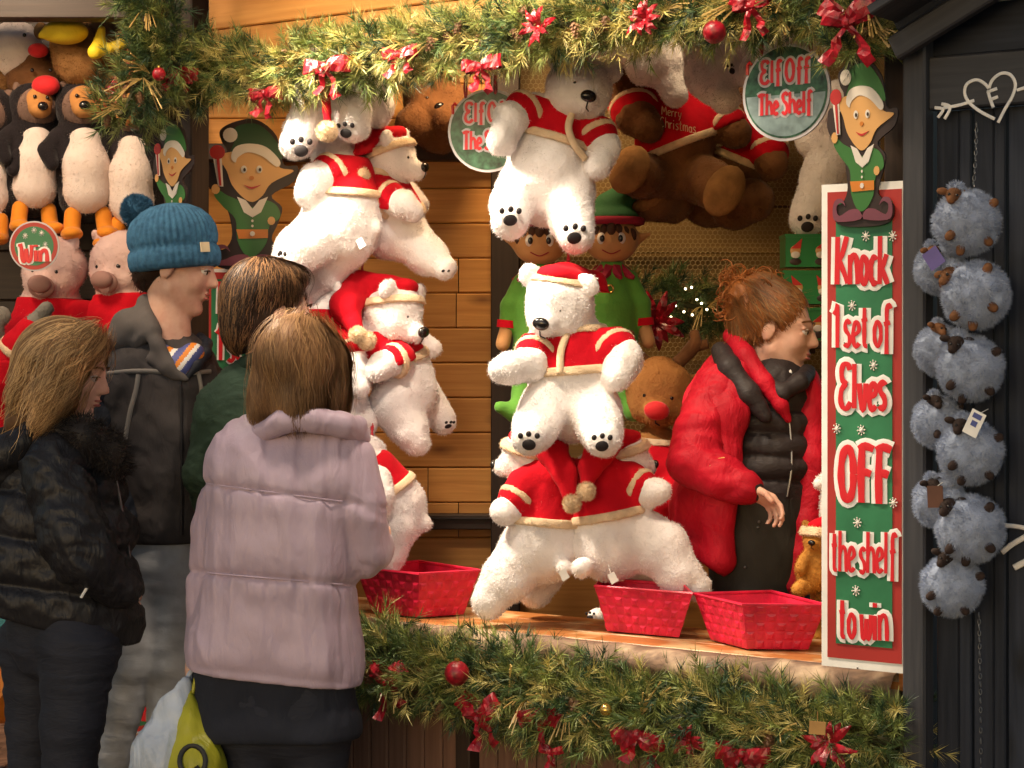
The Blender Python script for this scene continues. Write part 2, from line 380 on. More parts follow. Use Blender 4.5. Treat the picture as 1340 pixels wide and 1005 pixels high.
def link_mesh(name, V, faces, mats, parent=None, midx=None, extra=None, base=None, label=None, smooth=True):
    """faces (n,4); extra = (verts, tris, material index) for fur blades"""
    o0 = np.array(base if base is not None else org(parent)); V = V-o0
    nq = len(faces); me = bpy.data.meshes.new(name)
    mats = mats if isinstance(mats, (list, tuple)) else [mats]
    mi = np.zeros(nq, np.int32) if midx is None else np.asarray(midx, np.int32)
    loops = faces.reshape(-1); starts = np.arange(nq)*faces.shape[1]; sm = np.full(nq, smooth)
    if extra is not None and len(extra[0]):
        EV, ET, EM = extra; loops = np.concatenate([loops, (ET+len(V)).reshape(-1)])
        starts = np.concatenate([starts, nq*faces.shape[1]+np.arange(len(ET))*3]); V = np.vstack([V, EV-o0])
        mi = np.concatenate([mi, np.broadcast_to(EM, len(ET))]); sm = np.concatenate([sm, np.full(len(ET), False)])
    me.vertices.add(len(V)); me.vertices.foreach_set('co', V.astype(np.float32).ravel())
    me.loops.add(len(loops)); me.loops.foreach_set('vertex_index', loops.astype(np.int32))
    me.polygons.add(len(starts)); me.polygons.foreach_set('loop_start', starts.astype(np.int32))
    for mm in mats: me.materials.append(mm)
    me.polygons.foreach_set('material_index', mi.astype(np.int32)); me.polygons.foreach_set('use_smooth', sm)
    me.update(calc_edges=True)
    o = bpy.data.objects.new(name, me); COL.objects.link(o)
    if parent: o.parent = parent
    elif base is not None: o.location = base
    if label: o['label'] = label
    return o
def fur(V, Q, count, length=.008, width=.0016, lay=.6, down=(0, 0, -1), seed=1, sel=None):
    """count little blades rooted on the surface, combed towards down"""
    r = np.random.default_rng(seed); Qs = Q if sel is None else Q[sel]
    a = V[Qs[:, 0]]; fn = np.cross(V[Qs[:, 2]]-a, V[Qs[:, 3]]-V[Qs[:, 1]]); ar = np.linalg.norm(fn, axis=1)
    if ar.sum() == 0: return np.zeros((0, 3)), np.zeros((0, 3), int)
    pick = r.choice(len(Qs), count, p=ar/ar.sum()); u, w = r.random(count)[:, None], r.random(count)[:, None]
    q = Qs[pick]; p = (V[q[:, 0]]*(1-u)+V[q[:, 1]]*u)*(1-w)+(V[q[:, 3]]*(1-u)+V[q[:, 2]]*u)*w
    n = fn[pick]/np.maximum(ar[pick], 1e-12)[:, None]
    cl = np.stack([vnoise(p*55, 31+i)-.5 for i in range(3)], 1)*1.5
    d = n*(1-lay)+np.array(down)*lay*.5+r.normal(0, .22, (count, 3))+cl; d /= np.linalg.norm(d, axis=1)[:, None]
    t = np.cross(d, r.normal(0, 1, (count, 3))); t /= np.maximum(np.linalg.norm(t, axis=1), 1e-9)[:, None]
    L = length*(.6+.8*r.random(count))[:, None]; p = p-n*length*.15
    EV = np.stack([p-t*width/2, p+t*width/2, p+d*L], 1).reshape(-1, 3)
    return EV, np.arange(count*3).reshape(-1, 3)
def sdf_obj(name, S, vox, mats, parent=None, furn=0, furlen=.008, furw=.0018, disp=None, midx=None, base=None, label=None, it=1, lay=.6, seed=1, furmat=0, dfun=None):
    V, Q = S.mesh(vox, dfun=dfun); V = relax(V, Q, it)
    if disp is not None:
        N = vnormals(V, Q); dv = disp(V, N)
        for o in S.ops:
            if o[0] == 'p': dv = dv*np.clip(np.abs((V-o[1])@o[2])/.04, .0, 1)
        V = V+N*dv[:, None]
    mi = None
    if midx is not None: mi = midx(V[Q].mean(1))
    ex = None
    if furn:
        EV, ET = fur(V, Q, furn, furlen, furw, lay, seed=seed); ex = (EV, ET, furmat)
        if mi is not None and furmat == 'same':
            c = EV.reshape(-1, 3, 3).mean(1); ex = (EV, ET, midx(c))
    return link_mesh(name, V, Q, mats, parent, mi, ex, base, label)
def lumps(amp=.004, scale=14., seed=3):
    return lambda V, N: amp*(fbm(V*scale, seed)-.5)*2
# ------------------------------------------------------------------ lamps of the stall and added fill lamps (outside the picture, above the header and in the next stall)
def lamp(name, label, pos, aim, W_, col, size, spot=None):
    t = thing(name, label, 'lamp', pos); d = (Vector(aim)-Vector(pos)).normalized(); x = d.orthogonal().normalized(); y = d.cross(x)
    MB().lathe([(.02, -.1), (.05, -.08), (.07, 0), (.074, .0), (.07, -.002)], Vector(pos)-d*.01, (x, y, d), 20).build('housing', M['metal'], t)
    b = MB(); b.lathe([(.0, 0), (.064, 0), (.064, .004), (0, .004)], Vector(pos)-d*.012, (x, y, d), 20); b.build('lamp_glass', M['lamp_glass'], t)
    MB().tube([Vector(pos)-d*.1, Vector(pos)-d*.1+Vector((0, 0, .2))], .012, 8).build('bracket', M['metal'], t)
    L = bpy.data.lights.new('light', 'SPOT' if spot else 'AREA'); L.energy = W_; L.color = col
    if spot: L.spot_size = spot; L.spot_blend = .5; L.shadow_soft_size = size
    else: L.shape = 'DISK'; L.size = size
    o = bpy.data.objects.new('light', L); COL.objects.link(o); o.parent = t; o.rotation_euler = d.to_track_quat('-Z', 'Y').to_euler(); o.location = d*.02
    return t
lamp('flood_lamp', 'round flood lamp under the left end of the stall roof', SL(-.30, -.62, 2.62), W(800, 590, 5.0), 290, (1, .84, .64), .11, math.radians(60))
lamp('flood_lamp', 'round warm flood lamp on the roof front lighting the pine boards', SL(-.05, -.55, 2.68), W(560, 520, 6.0), 12, (1, .74, .48), .10, math.radians(80))
lamp('flood_lamp', 'added fill lamp out of view on the stall ceiling brightening the pine boards', SL(.10, .42, 2.60), W(560, 560, 6.0), 36, (1, .66, .34), .12, math.radians(120))  # added lamp: brightens the pine wall without lighting the bears from the front
lamp('flood_lamp', 'round flood lamp under the middle of the stall roof front', SL(.62, -.62, 2.66), W(800, 640, 5.3), 75, (1, .82, .62), .11, math.radians(90))
lamp('flood_lamp', 'round flood lamp inside the stall above the vendor', SL(1.22, .02, 2.44), W(1022, 470, 5.1), 55, (1, .70, .42), .08, math.radians(48))
lamp('flood_lamp', 'added fill lamp out of view on the stall ceiling brightening the brown teddies', SL(.62, .62, 2.60), W(960, 330, 6.0), 7, (1, .72, .42), .10, math.radians(130))  # added fill: brightens the teddies and netting from out of view
lamp('flood_lamp', 'round flood lamp above the penguins of the left display', Vector((-1.55, 4.9, 2.75)), Vector((-1.4, 6.0, 1.75)), 62, (1, .74, .50), .12, math.radians(105))
lamp('flood_lamp', 'round lamp lighting the pavement behind the left display', Vector((-1.6, 7.2, 2.4)), Vector((-1.5, 7.4, 0)), 110, (1, .62, .3), .2, math.radians(120))
lamp('flood_lamp', 'small round lamp on the roof front lighting the header garland', SL(.0, -.75, 2.95), SL(.35, 0, 2.28), 40, (1, .80, .50), .08, math.radians(92))
lamp('flood_lamp', 'small round lamp on the roof front above the tall sign', SL(.98, -.70, 2.85), SL(1.24, -.05, 1.5), 60, (1, .80, .56), .08, math.radians(58))
# ------------------------------------------------------------------ ground
m, t_, b_ = new_mat('pavement'); b_.inputs['Roughness'].default_value = .75
_tc = t_.nodes.new('ShaderNodeTexCoord'); _br = t_.nodes.new('ShaderNodeTexBrick'); _br.inputs['Scale'].default_value = 5
_br.inputs['Color1'].default_value = (.22, .13, .09, 1); _br.inputs['Color2'].default_value = (.15, .1, .08, 1); _br.inputs['Mortar'].default_value = (.06, .05, .045, 1)
_br.inputs['Mortar Size'].default_value = .015
t_.links.new(_tc.outputs['Object'], _br.inputs['Vector']); t_.links.new(_br.outputs[0], b_.inputs['Base Color']); M['pave'] = m
g = MB(); g.add([(-300, -300, 0), (300, -300, 0), (300, 300, 0), (-300, 300, 0)], [(0, 1, 2, 3)])
ground = structure(g.build('ground', M['pave'], smooth=False))
M['paver'] = mat('paver_clay', (.26, .15, .1), rough=.8, var=.25, vscale=20, bump=.4, bscale=90, rnd=.25)
pb = MB(); h_ = (.097, .047); prof = [(-h_[0], -h_[1]), (h_[0], -h_[1]), (h_[0], h_[1]), (-h_[0], h_[1])]
pb.add([(x, y, 0) for x, y in prof]+[(x, y, .010) for x, y in prof]+[(x*.95, y*.92, .014) for x, y in prof], [(0, 1, 5, 4), (1, 2, 6, 5), (2, 3, 7, 6), (3, 0, 4, 7), (4, 5, 9, 8), (5, 6, 10, 9), (6, 7, 11, 10), (7, 4, 8, 11), (8, 9, 10, 11)])
p0 = pb.build('paver', M['paver'], ground, smooth=False); first = True
for j in range(11):
    for i in range(12):
        o = p0 if first else p0.copy()
        if not first: COL.objects.link(o)
        first = False
        o.location = (-3.1+i*.2+(j % 2)*.1, 6.85+j*.1, .0+random.uniform(0, .003)); o.parent = ground
# ------------------------------------------------------------------ market stall
stall = thing('market_stall', 'open fronted wooden market stall with warm pine boards inside and a wide counter', 'market stall', SL(0, .1, 0))
ZT = 2.72; sL = s_of(250); sR = s_of(1192)
def post(s, t, w, z0, z1, m='dark_wood', name='post', d=None): return plank(name, SL(s, t, z0), SL(s, t, z1), U, w, d or w, M[m], stall, .004)
post(s_of(240), .03, .06, 0, ZT)
post(s_of(216), .12, .06, 0, ZT)
post(s_of(1175), .045, .075, 0, ZT)
for z0, z1 in ((2.235, 2.383), (2.387, 2.53), (2.534, 2.70)):      # header boards
    plank('header_board', SL(sL+.05, .03, (z0+z1)/2), SL(sR, .03, (z0+z1)/2), Zv, z1-z0, .022, M['pine_light'], stall)
# counter boards
for k in range(3):
    plank('counter_board', SL(sL, .035+k*.108, .775), SL(sR+.02, .035+k*.108, .775), Vv, .104, .045, M['counter'], stall)
# rough front edge of the counter
e = MB(); n = 90; ring = []
for i in range(n+1):
    s = sL+(sR-.02-sL)*i/n; q = np.array([[s*9, 0, 0], [s*9, 5, 0], [s*9, 9, 3], [s*23, 2, 1]]); w = vnoise(q, 5)-.5
    ring += [SL(s, -.018, .797+w[3]*.004), SL(s, -.050+w[0]*.022, .792+w[3]*.008), SL(s, -.066+w[1]*.026, .765), SL(s, -.056+w[2]*.026, .728+w[0]*.016), SL(s, -.015, .722)]
fs = [(i*5+j, i*5+j+1, (i+1)*5+j+1, (i+1)*5+j) for i in range(n) for j in range(4)]+[(i*5+4, i*5, (i+1)*5, (i+1)*5+4) for i in range(n)]
e.add(ring, fs); e.build('counter_edge', M['counter_edge'], stall, smooth='all')
plank('rail', SL(sL, .06, .70), SL(sR, .06, .70), Zv, .05, .05, M['dark_wood'], stall)
s = sL+.06; k = 0
while s < sR-.02:                                                  # vertical grooved boards under the counter
    if abs(s-s_of(610, .03)) < .036:
        plank('front_post', SL(s, .02, .0), SL(s, .02, .72), U, .045, .05, M['dark_wood'], stall); s += .055
    else:
        plank('front_board', SL(s, .035, .0), SL(s, .035, .672), U, .056, .016, M['front'], stall, .005); s += .059
# back wall of pine boards, facing the visitors
YB = 6.0
def XB(px, Y=YB): return (px-CX)/F*Y
def ZB(py, Y=YB): return CZ-(py-HY)/F*Y
y = 18.; row = 0
while y < 880:
    if 186 < y+22 < 212 or 668 < y+22 < 692: pass
    cut = {6: 511, 8: 597}.get(row, random.choice([330, 420, 560, 600, 0, 0]))
    segs = [(262, cut), (cut, 650)] if cut else [(262, 650)]
    for a, b in segs:
        plank('wall_board', (XB(a)+.0015, YB+.01, ZB(y+22.8)), (XB(b)-.0015, YB+.01, ZB(y+22.8)), Zv, .1035, .018, M['pine'], stall, .004)
    y += 45.7; row += 1
plank('beam', (XB(262), YB-.03, ZB(201)), (XB(650), YB-.03, ZB(201)), Zv, .05, .06, M['dark_wood'], stall)
plank('beam', (XB(262), YB-.03, ZB(681)), (XB(650), YB-.03, ZB(681)), Zv, .045, .06, M['dark_wood'], stall)
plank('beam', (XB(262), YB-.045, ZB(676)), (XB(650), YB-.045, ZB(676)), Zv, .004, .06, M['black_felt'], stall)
plank('post', (XB(661), YB-.02, 0), (XB(661), YB-.02, ZT), Vector((1, 0, 0)), .085, .09, M['dark_wood'], stall)
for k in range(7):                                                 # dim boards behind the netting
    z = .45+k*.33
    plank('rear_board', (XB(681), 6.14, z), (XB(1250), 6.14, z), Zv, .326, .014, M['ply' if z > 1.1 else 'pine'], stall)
plank('back_sheet', (XB(255), 6.19, 1.4), (XB(1300), 6.19, 1.4), Zv, 2.9, .02, M['dark_wood'], stall)  # unseen sheet added to keep sky light out of the board gaps
plank('batten', (XB(690), 6.10, ZB(326, 6.1)), (XB(1200), 6.10, ZB(328, 6.1)), Zv, .022, .02, M['ply'], stall)
plank('batten', (XB(690), 6.10, ZB(480, 6.1)), (XB(1200), 6.10, ZB(480, 6.1)), Zv, .05, .03, M['ply'], stall)
# hexagonal wire netting
hx = MB(); R_ = .0088; w = R_*math.sqrt(3); x0, x1, z0, z1 = XB(685), XB(1110), ZB(560), ZB(40)
ny = int((z1-z0)/(R_*1.5)); nx = int((x1-x0)/w); E = []
for j in range(ny):
    for i in range(nx):
        cx = x0+i*w+(j % 2)*w/2; cz = z0+j*R_*1.5
        p = [(cx+R_*math.cos(a), cz+R_*math.sin(a)) for a in (PI/2, PI*5/6, PI*7/6, PI*3/2)]
        for q in range(3): E.append((p[q], p[q+1]))
E = np.array(E); d = E[:, 1]-E[:, 0]; L_ = np.linalg.norm(d, axis=1)[:, None]; nn = np.stack([-d[:, 1], d[:, 0]], 1)/L_*.0009
def p3(a, yy): return np.stack([a[:, 0], np.full(len(a), yy)+.003*np.sin(a[:, 0]*31+a[:, 1]*17), a[:, 1]], 1)
A1, A2, B1, B2 = p3(E[:, 0]+nn, 6.075), p3(E[:, 0]-nn, 6.075), p3(E[:, 1]+nn, 6.075), p3(E[:, 1]-nn, 6.075)
A3, B3 = p3(E[:, 0], 6.0742), p3(E[:, 1], 6.0742)
M['wire'] = mat('galvanised_wire', (.55, .42, .2), rough=.4, metal=.3)
V = np.stack([A1, B1, B3, A3, A3, B3, B2, A2], 1).reshape(-1, 3)
wn = link_mesh('wire_netting', V, np.arange(len(V)).reshape(-1, 4), M['wire'], stall, smooth=False); wn['kind'] = 'stuff'
# ceiling and right end wall
for k in range(16):
    plank('ceiling_board', SL(sL-.1, -.16+k*.17, ZT+.02), SL(sR+.05, -.16+k*.17, ZT+.02), Vv, .166, .02, M['dark_wood'], stall)
for k in range(8):
    plank('end_board', SL(sR-.01, .1, .17+k*.33), SL(sR-.01, 2.1, .17+k*.33), Zv, .326, .018, M['ply'], stall)
# ------------------------------------------------------------------ left display
disp = thing('display_stand', 'dark wooden prize display packed with hanging plush toys at the left', 'display stand', (-1.35, 6.05, 0))
for k in range(13):
    plank('back_board', (XB(-120), 6.07, .82+k*.15), (XB(243), 6.07, .82+k*.15), Zv, .147, .016, M['dark_wood'], disp)
plank('back_sheet', (XB(-125), 6.10, 1.79), (XB(246), 6.10, 1.79), Zv, 2.0, .02, M['dark_wood'], disp)  # added behind the boards, unseen, to stop the sky leaking through
plank('beam', (XB(-160, 5.6), 5.6, ZB(2, 5.6)), (XB(182, 5.6), 5.6, ZB(2, 5.6)), Zv, .105, .08, M['dark_wood'], disp)
plank('post', (XB(-115), 6.0, 0), (XB(-115), 6.0, 2.7), Vector((1, 0, 0)), .08, .08, M['dark_wood'], disp)
plank('shelf', (XB(-115), 5.98, .80), (XB(243), 5.98, .80), Vector((0, 1, 0)), .2, .03, M['dark_wood'], disp)
for k in range(7):
    plank('roof_board', (XB(-160), 5.5+k*.12, 2.80), (XB(243), 5.5+k*.12, 2.80), Vector((0, 1, 0)), .117, .02, M['dark_wood'], disp)
backdrop = thing('rear_backdrop', 'added dark shed wall across the alley behind the left display', 'backdrop', (-1.6, 8.1, 0))  # dark boards added only to block the sky below the display
for k in range(20):
    plank('wall_board', (-3.4+k*.17, 8.1, 0), (-3.4+k*.17, 8.1, 2.2), Vector((1, 0, 0)), .165, .02, M['dark_wood'], backdrop)
# ------------------------------------------------------------------ black hut at the right
TH = -.06
hut = thing('black_hut', 'black stained timber hut with a sloping gable beside the tall sign', 'hut', SL(s_of(1260, TH), TH, 0))
s0 = s_of(1193, TH); s1 = s_of(1225, TH); sE = s0+1.1
plank('corner_post', SL((s0+s1)/2, TH-.03, 0), SL((s0+s1)/2, TH-.03, 2.24), U, s1-s0-.004, .05, M['hut_grey'], hut, .005)
def zfp(px, py, t): return FP(px, py, t).z
zr0, zr1 = zfp(1230, 146, TH), zfp(1230, 77, TH)
plank('top_rail', SL(s1+.001, TH-.02, (zr0+zr1)/2), SL(sE, TH-.02, (zr0+zr1)/2), Zv, zr1-zr0, .034, M['hut_grey'], hut, .004)
s = s1+.0; ws = [.052, .03, .047, .028, .062, .05, .055, .05, .06, .05, .06, .055, .05, .06, .05, .05, .05, .05, .05]
for k, w in enumerate(ws):
    plank('wall_board', SL(s+w/2, TH+(.004 if k % 2 else .010), 0), SL(s+w/2, TH+(.004 if k % 2 else .010), zr0-.001), U, w-.003, .02, M['hut_wood'], hut, .003); s += w
for k in range(3):
    z = zr1+.055+k*.11
    plank('gable_board', SL(s1-.07+k*.05, TH, z), SL(sE, TH, z), Zv, .107, .02, M['hut_wood'], hut, .004)
# barge boards
a = FP(1171, 64, -.16); b2 = FP(1275, 0, -.16); dd = (b2-a).normalized(); 
plank('barge_board', a, a+dd*.75, Zv, .052, .03, M['hut_grey'], hut, .004)
a2 = FP(1176, 26, -.15); plank('roof_board', a2+Vv*.02, a2+Vv*.02+dd*.7, Vv, .34, .02, M['hut_grey'], hut)
plank('barge_cap', a2+dd*.0-Zv*.012, a2+dd*.7-Zv*.012, Zv, .03, .04, M['hut_wood'], hut)
for k in range(8):
    plank('side_board', SL(s0+.012, TH+.1+k*.1, 0), SL(s0+.012, TH+.1+k*.1, 2.2), Vv, .097, .02, M['hut_wood'], hut)
# white painted marks on the hut
def strokes(mb, paths, r, en, z=1, n=8, fa=.35):
    for p in paths: mb.tube(p, r, n, flat=en, fa=fa)
def zp(x, y): return FP(940+x/3.35, y/3.35, TH-.039)
mk = MB()
heart = [[(1212, 522), (1150, 490), (1100, 450), (1080, 408), (1090, 368), (1130, 350), (1165, 365), (1186, 388)],
         [(1186, 388), (1202, 350), (1240, 322), (1280, 328), (1302, 368), (1290, 420), (1258, 475), (1226, 538)],
         [(1122, 440), (1060, 460), (985, 474)], [(948, 472), (985, 480), (962, 516)], [(978, 455), (1016, 470), (992, 522)], [(1308, 396), (1345, 384), (1400, 366), (1460, 345)],
         [(1182, 400), (1192, 435), (1206, 472)], [(1178, 404), (1222, 388)], [(1190, 438), (1226, 424)]]
for p in heart: mk.tube(spline([zp(*q) for q in p], 5), .0036, 8, flat=-Vv, fa=.3)
mk.build('painted_heart', M['white_paint'], hut, smooth='all', label='white painted heart with an arrow through it and a letter F inside')
mk = MB()
for p, r in (([(1309, 687), (1330, 689), (1350, 693)], .005), ([(1311, 723), (1325, 712), (1350, 698)], .006), ([(1327, 743), (1338, 737), (1356, 728)], .007), ([(1350, 693), (1385, 702), (1400, 720)], .006), ([(1350, 700), (1385, 712)], .008)):
    mk.tube(spline([FP(x, y, TH-.008) for x, y in p], 5), r, 8, flat=-Vv, fa=.3)
mk.build('painted_feather', M['white_paint'], hut, smooth='all', label='white painted arrow feather strokes')
def chain(label, pts):
    ch = MB(); P = spline(pts, 12); 
    acc = 0; last = P[0]; k = 0
    for p in P:
        if (p-last).length > .010:
            a = U if k % 2 else Vv; c = (p+last)/2
            ch.tube([c+Zv*.006*math.cos(w)+a*.003*math.sin(w) for w in [2*PI*i/8 for i in range(8)]], .0012, 5, closed=True); k += 1; last = p
    solo(ch.build('chain', M['metal'], base=P[0]), label, 'chain')
chain('thin steel chain above the topmost sheep ball on the black hut', [FP(1278, 160, TH-.02), FP(1277, 200, TH-.02), FP(1274, 245, TH-.03)])
chain('thin steel chain trailing below the lowest sheep ball on the black hut', [FP(1281, 800, TH-.03), FP(1283, 900, TH-.02), FP(1284, 1040, TH-.02)])
# ------------------------------------------------------------------ hand-drawn lettering
def _ell(cx, cy, rx, ry, a0=0, a1=360, n=12): return [(cx+rx*math.cos(math.radians(a0+(a1-a0)*i/n)), cy+ry*math.sin(math.radians(a0+(a1-a0)*i/n))) for i in range(n+1)]
GL = {
 'K': (.46, [[(.03, 1), (0, 0)], [(.42, 1), (.22, .62), (.03, .46)], [(.1, .5), (.3, .25), (.46, .02)]]),
 'n': (.34, [[(.0, .62), (0, 0)], [(0, .42), (.12, .6), (.26, .58), (.31, .35), (.32, 0)]]),
 'o': (.34, [_ell(.16, .3, .14, .28)]), 'c': (.28, [_ell(.15, .3, .14, .28, 50, 310)]),
 'k': (.36, [[(.02, 1), (0, 0)], [(.29, .62), (.16, .42), (.03, .3)], [(.1, .34), (.22, .16), (.33, 0)]]),
 '1': (.22, [[(.0, .78), (.1, .88), (.16, 1), (.15, 0)]]), ' ': (.05, []),
 's': (.27, [[(.24, .53), (.14, .61), (.03, .52), (.06, .38), (.19, .27), (.23, .12), (.12, 0), (0, .07)]]),
 'e': (.3, [[(.02, .3), (.16, .33), (.27, .42), (.22, .57), (.1, .58), (.01, .38), (.02, .14), (.12, .01), (.27, .1)]]),
 't': (.26, [[(.1, .92), (.09, .3), (.1, .05), (.22, .02)], [(-.03, .62), (.22, .65)]]),
 'f': (.27, [[(.28, .88), (.2, .98), (.12, .88), (.11, .5), (.1, -.18)], [(-.01, .52), (.25, .56)]]),
 'E': (.42, [[(.38, .86), (.3, .98), (.12, .98), (.03, .82), (.08, .62), (.26, .54)], [(.22, .55), (.04, .42), (-.01, .2), (.08, .02), (.26, 0), (.4, .14)]]),
 'l': (.14, [[(.04, 1), (.03, .0)]]), 'v': (.3, [[(0, .6), (.06, .2), (.13, 0), (.22, .2), (.27, .6)]]),
 'O': (.46, [_ell(.2, .5, .19, .47)]), 'F': (.42, [[(.08, 1), (.05, .5), (.06, -.02)], [(-.02, .94), (.18, 1), (.42, .95)], [(-.02, .48), (.16, .53), (.34, .5)]]),
 'h': (.34, [[(.02, 1), (0, 0)], [(0, .4), (.12, .6), (.26, .56), (.31, .35), (.32, 0)]]),
 'i': (.14, [[(.03, .6), (.03, 0)], [(.03, .80), (.03, .91)]]), 'u': (.34, [[(0, .6), (.0, .2), (.08, .02), (.2, .06), (.29, .3)], [(.3, .6), (.3, 0)]]),
 'w': (.46, [[(0, .6), (.03, .15), (.1, .0), (.19, .15), (.22, .5)], [(.22, .5), (.24, .15), (.31, 0), (.4, .18), (.42, .6)]]),
 'W': (.6, [[(.0, .8), (.02, .95), (.08, .6), (.1, .15), (.17, .0), (.26, .2), (.29, .7)], [(.29, .7), (.32, .2), (.4, 0), (.5, .2), (.54, .9)]]),
 'T': (.4, [[(.2, .95), (.19, 0)], [(-.03, .88), (.18, .98), (.4, .94)]]), 'S': (.36, [[(.33, .85), (.2, .99), (.04, .86), (.08, .62), (.24, .48), (.3, .22), (.16, 0), (-.01, .12)]]),
 'M': (.5, [[(0, 0), (.04, .95), (.22, .3), (.4, .95), (.46, 0)]]), 'r': (.24, [[(0, .6), (0, 0)], [(0, .38), (.1, .56), (.21, .56)]]),
 'y': (.3, [[(0, .6), (.04, .2), (.14, .1)], [(.28, .6), (.2, .1), (.06, -.3)]]), 'C': (.4, [_ell(.2, .5, .19, .48, 50, 310)]),
 'a': (.32, [_ell(.14, .28, .13, .26), [(.28, .56), (.28, .1), (.33, 0)]]), 'm': (.46, [[(0, .6), (0, 0)], [(0, .42), (.1, .6), (.2, .5), (.21, 0)], [(.21, .4), (.32, .6), (.41, .5), (.42, 0)]]),
}
def lettering(parent, text, P, ex, ey, en, W_, H, r, ro, m_in='letter_red', m_out='sign_white', lift=.0, seed=0, names=('lettering', 'lettering_outline')):
    """P: left end of the baseline; the word is W_ wide and H (capitals) tall; red strokes over a wider white outline"""
    rr = random.Random(seed); tot = sum(GL[c][0]+.10 for c in text)-.10; x = 0; A = MB(); B = MB()
    for c in text:
        w, ps = GL[c]; dz = rr.uniform(-.02, .02)
        for p in ps:
            sp = spline(p, 3) if len(p) > 2 else [Vector((q[0], q[1], 0)) for q in p]
            pts = [P+ex*((x+q[0])/tot*W_)+ey*((q[1]+dz)*H) for q in sp]
            A.tube([q+en*(.0030+lift) for q in pts], [r*(1+.10*math.sin(i*1.1+x*9)) for i in range(len(pts))], 8, flat=en, fa=.06)
            if ro: B.tube([q+en*(.0008+lift) for q in pts], ro, 8, flat=en, fa=.05)
        x += w+.10
    if ro: B.build(names[1], M[m_out], parent, smooth=False)
    A.build(names[0], M[m_in], parent, smooth=False)
def flake(mb, c, ex, ey, en, r):
    for k in range(4):
        a = PI/4*k+.1; mb.tube([c+ex*math.cos(a)*r-(-ey)*math.sin(a)*r*1.2, c-ex*math.cos(a)*r+(-ey)*math.sin(a)*r*1.2], r*.16, 6, flat=en, fa=.3)
        for q in (1, -1): mb.ell(c+ex*q*math.cos(a)*r+ey*q*math.sin(a)*r*1.2, (r*.22, r*.22, r*.22), n=6, m=4)
